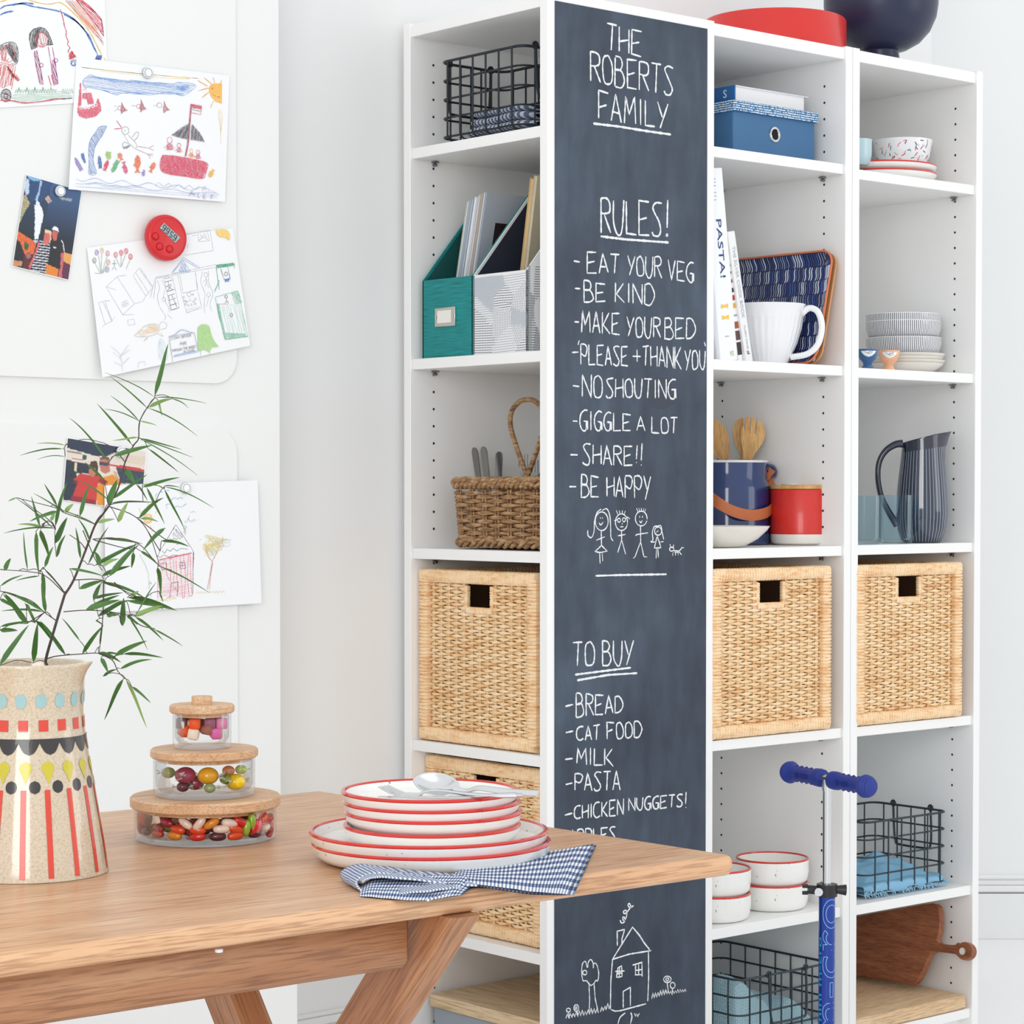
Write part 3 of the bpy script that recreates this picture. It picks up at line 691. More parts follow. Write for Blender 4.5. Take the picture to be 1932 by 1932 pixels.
m = MB(); m.box(WX-ww*.45, WX+ww*.45, WY-wd*.45, WY+wd*.45, WZ+.004, WZ+.010); mk('basket_floor', m, WICK, r, world=True, smooth=False)
zt = WZ; hp = [(WX, WY-.006, zt+.118), (WX, WY+.008, zt+.145), (WX, WY+.032, zt+.19), (WX, WY+.047, zt+.226), (WX, WY+.043, zt+.252), (WX, WY+.022, zt+.268), (WX, WY, zt+.272), (WX, WY-.022, zt+.268), (WX, WY-.043, zt+.252), (WX, WY-.047, zt+.226), (WX, WY-.032, zt+.19), (WX, WY-.008, zt+.145), (WX, WY+.006, zt+.118)]
m = MB(); m.tube(spline(hp, 8), .0046, 9); m.tube([(WX-.001, WY-.014, zt+.118), (WX-.006, WY-.004, zt+.132), (WX+.002, WY+.006, zt+.136), (WX+.005, WY+.013, zt+.120)], .0042, 8); m.tube([(WX, WY+.015, zt+.114), (WX-.006, WY+.008, zt+.124), (WX-.006, WY-.008, zt+.124), (WX, WY-.016, zt+.116)], .0045, 8); mk('looped_handle', m, WICK, r, world=True)
m = MB(); m.box(WX-ww*.44, WX+ww*.44, WY-.004, WY+.004, WZ+.02, WZ+.112); mk('divider', m, WICK, r, world=True, smooth=False)
STEEL = base('brushed_steel', 'a9acad', .25, metal=1); STEEL2 = base('dull_cutlery', '8f8e88', .35, metal=.9)
def cut_plate(name, px, py_top, py_bot, lean, wtop, wbot, X, mat, label, cat):
    a = onX(px, py_top, X); b = onX(px-lean, py_bot, X); d = (b-a); s_ = Vector((0, 1, 0)); P = []; Q = []
    for k in range(19):
        t_ = (k/18)**1.8; wv = (wtop*min(1, sqrt(max(0, 1-(1-t_*9)**2)) if t_ < 1/9 else 1)*(1-t_)+wbot*t_)/2+.0002; c = a+d*t_; P.append(c+s_*wv); Q.append(c-s_*wv)
    m = MB(); m.prism(P+Q[::-1], (1, 0, 0), .002); return tag(mk(name, m, mat, None, world=True, loc=tuple(b), smooth=False), label, cat)
cut_plate('table_knife', 894, 844, 960, -16, .017, .011, WX+.03, STEEL2, 'steel knife leaning furthest left in the brown wicker basket', 'knife')
cut_plate('table_knife', 911, 842, 960, -14, .018, .013, WX+.015, STEEL2, 'steel knife beside the leftmost knife in the brown wicker basket', 'knife')
cut_plate('table_knife', 941, 852, 960, 4, .020, .016, WX+.035, STEEL, 'bright steel knife standing alone in the middle of the wicker basket', 'knife')
def fork_up(px, py, X, label):
    r = thing('table_fork', label, 'fork', tuple(onX(px, 940, X)))
    m = MB()
    for k in range(4): q = px-8+k*5.4; m.tube([onX(q, py, X), onX(q, py+24, X)], .0011, 6)
    mk('tines', m, STEEL, r, world=True, kind='stuff')
    a = onX(px, py+24, X); b = onX(px, py+44, X); m = MB(); m.prism([a+Vector((0, .013, 0)), a-Vector((0, .013, 0)), b-Vector((0, .006, 0)), b+Vector((0, .006, 0))], (1, 0, 0), .0018); m.tube([b, onX(px, 985, X)], .003, 6); mk('handle', m, STEEL, r, world=True)
fork_up(987, 857, WX+.04, 'steel fork standing behind the foot of the wicker handle'); fork_up(1012, 868, WX+.02, 'steel fork at the right end of the wicker basket')
# ------------------------------------------------------------ grey box with an oak lid, bottom of the first bookcase
OAK = wood('pale_oak', 'd3b48c', 'dfc39c', 'e8d2b0', 1, 1, .5, .1); GREY = base('blue_grey_lacquer', '9aa3ae', .5)
a = onX(811, 1874.5, .02); g = thing('storage_box', 'blue-grey storage box with a pale oak lid', 'box', (.02, a.y, ZL[5]+.001))
mk('box_body', MB().box(.026, .34, .035, a.y-.004, ZL[5]+.001, a.z-.0245, .002), GREY, g, world=True)
mk('oak_lid', MB().box(.02, .345, .03, a.y, a.z-.024, a.z, .0012), OAK, g, world=True)
# ------------------------------------------------------------ middle bookcase
r = thing('round_tin', 'large shallow round red tin lying on top of the bookcase', 'tin', (.735, .165, 2.0235)); R0 = .142
mk('tin_body', MB().lathe([(.0, .001), (R0-.002, .001), (R0, .003), (R0, .0665), (R0-.0015, .0685), (0, .0685)], 128), base('red_enamel', 'd42c26', .3, coat=.2), r)
mk('tin_rim', MB().lathe([(R0-.003, .0684), (R0-.003, .0698), (R0-.008, .0698), (R0-.008, .0684)], 96), base('red_enamel', 'd42c26', .3, coat=.2), r)
# blue lidded box + book
x0 = onY(1383, 230, .05).x; x1 = onY(1537, 230, .05).x; zb = ZM[0]+.001; zl = onY(1383, 209, .05).z; zt_ = onY(1383, 187, .044).z
BLUE = base('blue_card', '3f6c96', .6, var=.08, vs=12); g = thing('lidded_box', 'blue card box with a patterned lid and a round steel grommet', 'box', ((x0+x1)/2, .18, zb))
mk('box_body', MB().box(x0, x1, .05, .34, zb, zl+.012, .0015), BLUE, g, world=True)
t = NT('lid_pattern'); v = t.coord('Object', (1, 1, 1)); wv = t.n('ShaderNodeTexWave', i1=75.0, i2=2.0, bands_direction='Z'); t.l(v, wv.inputs[0]); nn = t.noise(t.coord('Object', (330, 330, 130)), 1, 1)
f = t.math('MULTIPLY', t.math('GREATER_THAN', wv.outputs[1], .55), t.math('GREATER_THAN', nn, .43)); t.col(t.mix(f, lin('2f6a9c'), lin('dfe8ee'))); t.b.inputs['Roughness'].default_value = .6
mk('box_lid', MB().box(x0-.004, x1+.005, .044, .346, zl, zt_, .0015), t.m, g, world=True)
c = onY(1461.6, 254, .0495); m = MB(); rg = [Vector((c.x+.0125*cos(a), .0495, c.z+.0125*sin(a))) for a in [i*2*pi/28 for i in range(28)]]; m.tube(rg, .0028, 8, closed=True); mk('grommet', m, base('chrome', 'd8dadb', .12, metal=1), g, world=True)
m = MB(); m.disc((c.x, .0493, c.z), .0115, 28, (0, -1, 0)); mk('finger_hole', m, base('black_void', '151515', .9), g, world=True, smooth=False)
a = onY(1388, 182, .06); b = onY(1526, 196, .06); bz = zt_+.0008; bt = onY(1388, 160, .06).z
g = thing('hardback_book', 'thick hardback with a blue spine lying on the patterned box lid', 'book', (a.x, .1, bz))
mk('pages', MB().box(a.x+.003, b.x-.010, .064, .29, bz+.0025, bt-.0025), base('page_edges', 'eceaea', .8, var=.03, vs=300), g, world=True, smooth=False)
mk('cover', MB().box(a.x, b.x-.002, .06, .295, bz, bz+.0025, .0008).box(a.x, b.x, .06, .295, bt-.0025, bt, .0008), base('cover_white', 'e9ecef', .4), g, world=True)
mk('spine', MB().box(a.x-.003, a.x+.0006, .06, .295, bz, bt, .001), base('spine_blue', '2d67a3', .5), g, world=True)
tm = textmesh('S', .022); tm.xf(Matrix.Translation((a.x-.0034, .085, (bz+bt)/2)) @ Matrix.Rotation(-pi/2, 4, 'Z') @ Matrix.Rotation(pi/2, 4, 'X')); mk('spine_print', tm, base('print_white', 'e6e8ea', .6), g, world=True, smooth=False)
def textfit(mb, W, H):
    xs = [v.x for v in mb.v]; ys = [v.y for v in mb.v]; cx, cy = (min(xs)+max(xs))/2, (min(ys)+max(ys))/2; sx, sy = W/(max(xs)-min(xs)), H/(max(ys)-min(ys))
    mb.v = [Vector(((v.x-cx)*sx, (v.y-cy)*sy, v.z)) for v in mb.v]; return mb
# leaning books: spines face the room
def lean_book(label, pr, top, wid, y0, dep, mat, z0=ZM[1]+.0015, pages=True, ang=None, h=None):
    """pr = right-bottom spine corner x; top = right-top spine corner"""
    ang = atan2(pr-top.x, top.z-z0) if ang is None else ang; h = h or (top.z-z0)/cos(ang)
    g = thing('book', label, 'book', (pr, y0, z0)); Mr = Matrix.Translation((pr, y0, z0+wid*sin(ang))) @ Matrix.Rotation(-ang, 4, 'Y')
    Mr = Matrix.Translation((pr, y0, z0)) @ Matrix.Rotation(-ang, 4, 'Y')
    mk('cover', MB().box(-wid, 0, 0, dep, 0, h, .001, M=Mr), mat, g, world=True)
    return g, Mr, h, ang
BKW = base('book_white', 'eef0f3', .35)
p1 = onY(1392, 680, .02); tp = onY(1362.5, 316, .02)
g, Mr, h, an = lean_book('tall white book with PASTA! in blue on its spine', p1.x, tp, .047, .02, .19, BKW)
def put(nm, txt, W, H, u, v, mat, g, Mr, y=-.0006, rot=-pi/2):
    tm = textfit(textmesh(txt, .02, .0002), W, H); tm.xf(Mr @ Matrix.Translation((u, y, v)) @ Matrix.Rotation(rot, 4, 'Y').inverted() @ Matrix.Rotation(pi/2, 4, 'X') if False else Mr @ Matrix.Translation((u, y, v)) @ Matrix.Rotation(pi/2, 4, 'X') @ Matrix.Rotation(rot, 4, 'Z')); mk(nm, tm, mat, g, world=True, smooth=False)
NVY = base('print_navy', '27447a', .5); GRP = base('print_grey', 'b9bec6', .6)
put('spine_title', 'PASTA!', .108, .0135, -.0215, h-.149, NVY, g, Mr)
for k in range(6): put('spine_print', ('the art of', 'making fresh', 'dough', 'recipes', 'for every', 'day')[k], .018, .003, -.030, h-.02-.0065*k-(.006 if k > 2 else 0), GRP, g, Mr, rot=0)
YEL = base('pasta_yellow', 'f0c352', .5)
for k in (0, 1):
    c = (-.024, h-.256-.021*k); m = MB(); P = []
    for a in range(28): t_ = a/28*2*pi; rx_ = .0095*(abs(cos(t_))**.4)*math.copysign(1, cos(t_)); P.append(Mr @ Vector((c[0]+rx_+.0008*sin(9*t_), -.0006, c[1]+.0075*sin(t_)*(.28+.72*abs(cos(t_))))))
    m.poly(P); mk('printed_farfalle', m, YEL, g, world=True, smooth=False)
put('spine_print', 'author', .012, .003, -.024, .047, GRP, g, Mr, rot=0); put('spine_print', 'VS', .011, .0095, -.015, .014, base('print_gold', 'c9bb98', .5), g, Mr, rot=0)
# thin colourful book and the cookbook
pc = [onY(x, y, .02) for x, y in ((1407, 679), (1421, 678), (1386.3, 435), (1370.4, 438))]
an2 = atan2(pc[1].x-pc[2].x, pc[2].z-pc[1].z); wid2 = (pc[1].x-pc[0].x)*cos(an2)
g2, M2, h2, _ = lean_book('white cookbook with faint silver spine lettering, beside the white fluted jug', pc[1].x, pc[2], wid2, .02, .17, base('book_white2', 'e9e9ea', .35))
put('spine_title', 'THE SILVER COOK BOOK', .135, .0075, -wid2*.5, h2-.096, GRP, g2, M2); put('spine_print', 'CLASSIC DISHES', .045, .004, -wid2*.5, h2-.2, GRP, g2, M2)
put('spine_print', 'SL', .008, .007, -wid2*.5, .018, base('print_dark', '555555', .6), g2, M2, rot=0)
xa = pc[0].x-.001; wd3 = .0135
g3, M3, h3, _ = lean_book('thin book with small food pictures down its spine, between the two white books', xa, Vector((pc[3].x-.001, .02, pc[3].z-.05)), wd3, .026, .15, BKW, ang=(an+an2)/2, h=.20)
for k, (z_, hh_, cc) in enumerate(((.012, .03, '3a2f2b'), (.04, .022, '5a4540'), (.062, .016, 'a3552f'), (.085, .004, '98a0a6'), (.1, .012, 'd9b04a'), (.115, .012, 'b83a30'), (.13, .010, '33302e'), (.148, .008, '9c4b32'), (.165, .005, '2c2c2c'), (.178, .006, '5c8a3c'))):
    mk('spine_picture', MB().box(-wd3+.001, -.001, -.0004, 0, z_, z_+hh_*.8, M=M3), base('pic_%d' % k, cc, .5, var=.3, vs=160), g3, world=True, smooth=False)
# white book hidden behind PASTA at the panel
g4 = thing('book', 'white book in the far left corner behind the PASTA! book, only its barcode corner showing', 'book', (.41, .05, ZM[1]))
mk('cover', MB().box(.396, .428, .03, .19, ZM[1]+.001, ZM[1]+.26, .001), BKW, g4, world=True)
# fluted white jug
jc = onY(1447, 600, .092); g = thing('fluted_jug', 'white fluted ceramic jug with a loop handle', 'jug', (jc.x, .092, ZM[1]+.001))
GLW = base('white_glaze', 'edeef1', .12, coat=.6)
jr = (onY(1513, 575, .092).x-jc.x)*.757; jh = onY(1450, 569, .092-.05).z-ZM[1]-.002
fl = lambda r_, z, a, k: (r_*(1+(.022*abs(cos(a*16)) if .0 < z < jh*.77 else 0)), z)
prof = [(0, 0), (jr*.50, 0), (jr*.52, .003), (jr*.60, jh*.12), (jr*.76, jh*.35), (jr*.87, jh*.6), (jr*.91, jh*.76), (jr*.95, jh*.80), (jr*.95, jh*.93), (jr*1.0, jh*.985), (jr, jh), (jr*.96, jh), (jr*.9, jh*.9), (jr*.7, jh*.4), (jr*.45, .006), (0, .006)]
mk('jug_body', MB().lathe(prof, 128, mod=fl), GLW, g)
e = Vector((.5, -.866, 0)); P = [e*jr*.9+Vector((0, 0, jh*.84)), e*(jr*1.10)+Vector((0, 0, jh*.93)), e*(jr*1.32)+Vector((0, 0, jh*.86)), e*(jr*1.42)+Vector((0, 0, jh*.62)), e*(jr*1.32)+Vector((0, 0, jh*.33)), e*(jr*1.05)+Vector((0, 0, jh*.17)), e*(jr*.62)+Vector((0, 0, jh*.12))]
mk('handle', MB().tube(spline(P, 6), .0062, 10, flat=.8), GLW, g)
# blue tray leaning on the side panel
tb = .699; tt = .7490; ya = .009; yz = .32; z0 = ZM[1]+.002; z1 = onX(1580, 474, .746).z; up_ = Vector((tt-tb, 0, z1-z0)); hl = up_.length; upn = up_/hl; nr = Vector((-upn.z, 0, upn.x)); ce = Vector((tb, (ya+yz)/2, z0))+up_/2
Mt = Matrix((Vector((0, -1, 0)), upn, nr)).transposed().to_4x4(); Mt.translation = ce
g = thing('serving_tray', 'navy patterned tray with an orange rim leaning behind the white jug', 'tray', tuple(Vector((tb, .17, z0))))
W_, H_ = yz-ya, hl; P = rrect(W_, H_, .03, 7)
m = MB(); m.prism([Mt @ Vector((x, y, -.004)) for x, y in P], nr, .004); mk('tray_base', m, base('tray_wood', 'c98f5c', .4), g, world=True)
def traysurf(u, v):
    x, y = (u-.5)*(W_-.006), (v-.5)*(H_-.006); e_ = max(0, max(abs(x)-(W_/2-.035), 0)/.032, max(abs(y)-(H_/2-.035), 0)/.032); return None
rings = []; m = MB()
for s_, zz in ((1, .012), (.965, .0085), (.92, .004), (.86, .0012), (.78, .0003)):
    rings.append([(x*(s_ if True else 1), y*s_, zz) for x, y in P])
n_ = len(P); vs = [Mt @ Vector(p) for R_ in rings for p in R_]; m.add(vs, [(k*n_+i, k*n_+(i+1) % n_, (k+1)*n_+(i+1) % n_, (k+1)*n_+i) for k in range(4) for i in range(n_)]+[tuple(4*n_+i for i in range(n_))])
mk('tray_face', m, base('tray_navy', '262f58', .25, coat=.4), g, world=True)
m = MB(); m.tube([Mt @ Vector((x, y, .012)) for x, y in P], .0022, 8, closed=True); mk('tray_rim', m, base('tray_rim_orange', 'd97a52', .4), g, world=True)
def tz(x, y):
    e_ = max(abs(x)/(W_/2), abs(y)/(H_/2)); return .0006 if e_ < .78 else .0006+.0122*min(1, ((e_-.78)/.22))**1.6
m = MB(); m2 = MB(); rows = 8; random.seed(12)
for j in range(rows):
    yy0 = -H_/2+H_*(j+.06)/rows; x = -W_/2+.006
    while x < W_/2-.004:
        a = yy0+random.uniform(-.001, .001); b = a+H_/rows*.94; q = [(x+.0016*sin(k), a+(b-a)*k/6) for k in range(7)]; q = [(X, max(-H_/2+.003, min(H_/2-.003, Y))) for X, Y in q]
        (m if random.random() < .62 else m2).ribbon([Mt @ Vector((X, Y, tz(X, Y)+.0003)) for X, Y in q], random.choice([.0009, .0011, .0013, .0028]) if random.random() < .8 else .0032, nr); x += random.uniform(.0048, .0068)
mk('brush_strokes', m, base('stroke_white', 'cdd6ea', .4), g, world=True, kind='stuff', smooth=False); mk('brush_strokes', m2, base('stroke_blue', '4a62a6', .4), g, world=True, kind='stuff', smooth=False)
# blue enamel canister with leather strap, bamboo servers
cy_ = .235; cc = onY(1372, 940, cy_); R1 = onY(1439, 980, cy_); rc = (R1-cc).length*.757; hz = onY(1400, 869, cy_-rc).z-ZM[2]-.001
ENB = base('blue_enamel', '0e3169', .12, coat=.7); LEA = base('tan_leather', 'bb6a3f', .55, var=.12, vs=30, bump=.1)
g = thing('utensil_canister', 'glossy navy enamel canister with a tan leather strap', 'canister', (cc.x, cy_, ZM[2]+.001)); k9 = onY(1400, 918, cy_-rc).z-ZM[2]
mk('canister_body', MB().lathe([(0, .0), (rc-.004, 0), (rc, .004), (rc, k9-.006), (rc*.985, k9+.002), (rc*.935, k9+.012), (rc*.93, hz-.006), (rc*.93, hz-.002), (rc*.90, hz-.002), (rc*.9, .01), (0, .01)], 96), ENB, g)
m = MB(); m.tube([Vector((rc*.95*cos(a), rc*.95*sin(a), hz-.001)) for a in [i*2*pi/72 for i in range(72)]], .0026, 8, closed=True); mk('enamel_rim', m, GLW, g)
e = Vector((.757, -.653, 0)); lug = e*rc*.93+Vector((0, 0, hz-.014)); m = MB(); m.tube(spline([lug+Vector((0, 0, .004)), lug+e*.012+Vector((0, 0, .003)), lug+e*.017+Vector((0, 0, -.008)), lug+e*.012+Vector((0, 0, -.018))], 6), .0042, 9); m.disc(lug, .009, 16, e, .002); mk('strap_lug', m, ENB, g)
cw = Vector((cc.x, cy_, ZM[2]+.001)); yf = cy_-rc-.012
pts = [cw+lug+e*.006+Vector((0, -.004, .0)), onY(1440, 905, cy_-.045), onY(1449, 925, cy_-.05), onY(1458, 945, cy_-.06), onY(1458, 957, yf+.02), onY(1444, 968, yf), onY(1415, 972, yf-.004), onY(1385, 965, yf-.004), onY(1360, 952, yf), onY(1340, 938, yf+.02)]
m = MB(); m.tube(spline(pts, 6), .0012, 8, flat=9, upv=(0, 0, 1)); mk('leather_strap', m, LEA, g, world=True)
m = MB(); m.tube(spline([cw+lug+e*.012, onY(1449, 895, cy_-.05), onY(1452, 906, cy_-.05), onY(1459, 922, cy_-.055)], 6), .0011, 8, flat=6, upv=e); mk('leather_tab', m, LEA, g, world=True)
m = MB(); q = onY(1457, 919, cy_-.062); m.disc(q, .004, 14, -FH, .003); mk('stud', m, base('chrome', 'd8dadb', .12, metal=1), g, world=True)
BAM = wood('bamboo', 'c58a45', 'dba963', 'e9c488', 2, 3, .45, .15, stretch=9)
def server(name, zpts, dpt, label, slots=(), hand=None):
    q = [atD(1320+x/6.0375, 740+y/6.0375, dpt) for x, y in zpts]; b = atD(1320+hand[0]/6.0375, 740+hand[1]/6.0375, dpt+.02)
    g = thing(name, label, 'utensil', tuple(b)); m = MB(); m.prism(q, FH, .006); mk('head', m, BAM, g, world=True, smooth=False)
    n = len(q); lo = sum((p for p in (q[0], q[-1])), Vector())/2; m = MB(); m.tube([lo+FH*.003, b+FH*.003], .006, 8); mk('shaft', m, BAM, g, world=True); return g
dc = (Vector((cc.x, cy_, ZM[2]))-CAM).dot(FW)
sm = lambda p: [(a[0], a[1]) for a in spline([(x, y, 0) for x, y in p], 4)]
fork = sm([(490, 765), (495, 690), (480, 600), (470, 520), (475, 440), (500, 370)])+[(516, 440), (524, 280), (575, 276), (566, 470), (572, 470), (590, 292), (638, 290), (625, 470), (634, 470), (660, 318)]+sm([(660, 318), (715, 350), (740, 410), (740, 520), (690, 620), (620, 720), (602, 765)])
server('salad_server', fork, dc-.01, 'bamboo salad fork with four prongs standing in the navy canister', hand=(500, 1150))
server('salad_server', sm([(472, 765), (450, 680), (405, 600), (385, 500), (385, 400), (420, 325), (492, 292), (498, 350), (500, 480), (495, 600), (488, 765)]), dc+.008, 'bamboo spoon tucked behind the pronged salad fork', hand=(440, 1150))
server('salad_server', sm([(250, 765), (180, 690), (140, 600), (120, 450), (140, 330), (175, 305), (240, 350), (305, 440), (333, 530), (335, 640), (330, 765)]), dc, 'bamboo spoon at the left side of the navy canister', hand=(260, 1150))
server('salad_server', sm([(225, 765), (150, 700), (100, 640), (90, 560), (130, 560), (170, 660), (240, 765)]), dc-.02, 'bamboo handle leaning against the left bamboo spoon', hand=(150, 1150))
# red canister
rcc = onY(1513, 1000, .12); rr_ = (onY(1566, 1000, .12)-onY(1460, 1000, .12)).length*.757/2; z0 = ZM[2]+.001
g = thing('storage_jar', 'red and cream ceramic jar with a bamboo lid', 'jar', (rcc.x, .12, z0)); H = lambda py: onY(1513, py, .12-rr_).z-z0
mk('jar_body', MB().lathe([(rr_+.0002, H(1009)), (rr_, H(926)), (rr_-.002, H(923)), (rr_-.006, H(923)), (rr_-.006, H(1009))], 72), base('matt_red', 'd62f28', .3, coat=.25, var=.05), g)
mk('cream_foot', MB().lathe([(0, 0), (rr_-.008, 0), (rr_-.002, .004), (rr_, .012), (rr_, H(1009)), (rr_-.006, H(1009)), (0, H(1009))], 72), base('cream_ceramic', 'eae7df', .25, coat=.3), g)
mk('bamboo_lid', MB().lathe([(0, H(923)), (rr_-.0004, H(923)+.0005), (rr_+.0006, H(922)+.0005), (rr_+.0006, H(916)), (rr_-.002, H(915)), (0, H(915))], 72), BAM, g)
mk('lid_seal', MB().box(-.03, .02, .0, .03, H(915), H(915)+.0025, .001), GLW, g)
# white boat bowl in front of the canister
bc_ = onY(1352, 1000, .085); bt = onY(1443, 991, .085); rb_ = (bt-bc_).length*.757; hb_ = bt.z-ZM[2]-.001
g = tag(mk('serving_bowl', MB().lathe([(0, 0), (rb_*.50, 0), (rb_*.54, .002), (rb_*.78, hb_*.4), (rb_*.94, hb_*.78), (rb_, hb_), (rb_*.97, hb_), (rb_*.7, hb_*.4), (rb_*.45, .006), (0, .006)], 72), CER, loc=(bc_.x, .085, ZM[2]+.001)), 'low cream bowl with sloping sides in front of the navy canister', 'bowl')
# red-rimmed bowls
def rim_bowl(r, h): return [(0, .0005), (r*.86, 0), (r*.92, .003), (r*.96, .009), (r*.985, .016), (r, h*.5), (r, h-.0035)], [(r, h-.0035), (r+.0004, h-.002), (r-.001, h), (r-.0035, h), (r-.0045, h-.003)], [(r-.0045, h-.003), (r-.005, h*.5), (r*.88, .008), (0, .007)]
def red_bowl(label, r, h, loc, group='red-rimmed bowls in two stacks'):
    g = thing('bowl', label, 'bowl', loc, 0, group); a, b, c = rim_bowl(r, h); SPK = speck('speckled_stoneware', 'eeeeea')
    mk('bowl_wall', MB().lathe(a, 80), SPK, g); mk('painted_rim', MB().lathe(b, 80), RED, g); mk('bowl_inside', MB().lathe(c, 80), SPK, g); return g
def speck(name, c, rough=.2):
    if name in MATS: return MATS[name]
    t = NT(name); n = t.noise(t.coord(), 160, 1, .5); t.col(t.ramp(n, [(.225, '8d8479'), (.25, c)])); t.b.inputs['Roughness'].default_value = rough; t.b.inputs['Coat Weight'].default_value = .4; MATS[name] = t.m; return t.m
def standing(px, pyfront, z, rad):
    p = onZ(px, pyfront, z); d = Vector((p.x-CAM.x, p.y-CAM.y, 0)).normalized(); return p+d*rad
rB = .0715; hB = .0505
pB = standing(1456, 1722, ZM[4], rB*.9)
red_bowl('red-rimmed white bowl, lower one of the fully visible stack beside the scooter pole', rB, hB, (pB.x, pB.y, ZM[4]+.001)); red_bowl('red-rimmed white bowl, upper one of the fully visible stack beside the scooter pole', rB, hB, (pB.x+.001, pB.y, ZM[4]-.002+hB))
pA = standing(1346, 1744, ZM[4], rB*.9)
pA.x = max(pA.x, .3952+rB+.001)
red_bowl('red-rimmed white bowl, lower one of the stack behind the table corner', rB, hB, (pA.x, pA.y, ZM[4]+.001)); red_bowl('red-rimmed white bowl, upper one of the stack behind the table corner', rB, hB, (pA.x, pA.y, ZM[4]-.002+hB))
# ------------------------------------------------------------ wire basket + waffle cloth, bottom of the middle bookcase
zb = ZM[5]+.001; a = onY(1394, 1851, .016); b = onY(1566, 1817, .016); hM = a.z-zb; wM = .262; cx = a.x+wM/2
wire_basket('grey wire basket of pale blue waffle cloths behind the scooter pole', wM, .30, hM, (cx, .016+.15, zb), 0, 4, 8, 7, WIRE2, handles='y', rad=.0019, hang=.62, hw=.052)
t = NT('waffle_cloth'); uv = t.n('ShaderNodeTexCoord').outputs['UV']; s_ = t.n('ShaderNodeSeparateXYZ'); t.l(uv, s_.inputs[0])
wa = t.math('MULTIPLY', t.math('SINE', t.math('MULTIPLY', s_.outputs[0], 330)), t.math('SINE', t.math('MULTIPLY', s_.outputs[1], 330))); t.col(t.ramp(wa, [(.0, '9cc0cd'), (.3, 'a9cbd6'), (.6, 'c8e0e7')])); t.bump(wa, .6, .0015); t.b.inputs['Roughness'].default_value = .9; WAF = t.m
def crumple(name, label, x0, x1, y0, y1, zf, mat, seed, th=.0025, nu=60, nv=60, cat='cloth'):
    m = MB(); m.grid(lambda u, v: (x0+(x1-x0)*u, y0+(y1-y0)*v, zf(u, v)), nu, nv)
    return tag(mk(name, m, mat, None, world=True, loc=((x0+x1)/2, (y0+y1)/2, zf(.5, .5)), solid=th), label, cat)
def zw(u, v):
    e = min(1, 5*min(u, 1-u, v, 1-v)); b = .068+.05*math.exp(-((u-.25)**2+(v-.35)**2)/.05)+.02*sin(7*u+3*v)*sin(5*v+1)
    return zb+.008+e*(b+.016*noise3((u*5, v*5, 2.2))+.010*abs(noise3((u*9+v*4, v*6, 5))))
crumple('waffle_cloth', 'pale blue waffle cloth heaped in the basket behind the scooter', cx-wM/2+.008, cx+wM/2-.008, .026, .30, zw, WAF, 1)
m = MB(); fold(m, .19, .11, .03, Mx(cx+.03, .075, zb+.024, .15), 9, amp=.006)
tag(mk('waffle_cloth', m, WAF, None, world=True, loc=(cx+.03, .075, zb+.02), sub=1), 'rolled waffle cloth at the basket front, under the heaped one', 'cloth')
# ------------------------------------------------------------ right bookcase
NB = base('matt_navy', '262c46', .34, var=.04)
g = tag(mk('footed_bowl', MB().lathe([(0, 0), (.041, 0), (.0415, .002), (.0365, .036), (.0375, .038), (.055, .042), (.08, .056), (.1, .078), (.1125, .106), (.1165, .132), (.1165, .15), (.114, .17), (.1125, .17), (.1145, .14), (.1, .085), (.06, .05), (0, .044)], 96), NB, loc=(onY(1667, 20, .115).x, .122, 2.0235)), 'large matt navy footed bowl on top of the right-hand bookcase', 'bowl')
SPK = speck('speckled_stoneware', 'eeeeea')
pc_ = onY(1662, 310, .125); rp_ = 104*(pc_-CAM).dot(FW)/FPX
def plate(label, r, h, loc, group=None, cat='plate', lip=.0):
    g = thing('plate', label, cat, loc, 0, group)
    mk('plate_base', MB().lathe([(0, .0005), (r*.84, 0), (r*.93, .003), (r*.985, .010), (r, h-.0035)], 96), SPK, g); mk('painted_rim', MB().lathe([(r, h-.0035), (r+.0006, h-.002), (r-.0008, h), (r-.0042, h+.0002), (r-.0056, h-.002)], 96), RED, g)
    mk('plate_face', MB().lathe([(r-.0056, h-.002), (r-.009, h*.45), (r*.86, .0075), (r*.5, .0062), (0, .006)], 96), SPK, g); return g
hp_ = (onY(1662, 294, .05).z-ZR[0])/2
plate('red-rimmed plate under the sprinkle-patterned bowl, lower of the two', rp_, .018, (pc_.x, .125, ZR[0]+.001)); plate('red-rimmed plate directly under the sprinkle-patterned bowl', rp_, .018, (pc_.x, .125, ZR[0]+.0175))
b0 = onY(1702, 290, .105); rb = 57*(b0-CAM).dot(FW)/FPX; hb2 = onY(1702, 256, .105-.05).z-(ZR[0]+.0245)
pr_ = [(rb*.58, 0), (rb*.72, hb2*.12), (rb*.9, hb2*.5), (rb*1.0, hb2)]
g = thing('patterned_bowl', 'small bowl printed with red, green and blue sprinkle dashes', 'bowl', (b0.x, .105, ZR[0]+.0245))
mk('bowl_body', MB().lathe([(0, .001), (rb*.55, 0)]+pr_+[(rb*.97, hb2), (rb*.86, hb2*.5), (rb*.5, .006), (0, .005)], 72), GLW, g)
random.seed(5); sets = {}
for k in range(150):
    c = random.choice(['d3453d', 'e8877f', 'e8877f', '9fd0da', '9fd0da', '2e4a4c', '33312f', '3d8a6a']); sets.setdefault(c, []).append((random.uniform(0, 2*pi), random.uniform(.16, .93), random.uniform(0, pi), random.uniform(.003, .0055)))
def rad_at(f): 
    for (r1, z1), (r2, z2) in zip(pr_, pr_[1:]):
        if z1/hb2 <= f <= z2/hb2+1e-6: t_ = (f-z1/hb2)/((z2-z1)/hb2); return r1+(r2-r1)*t_
    return rb
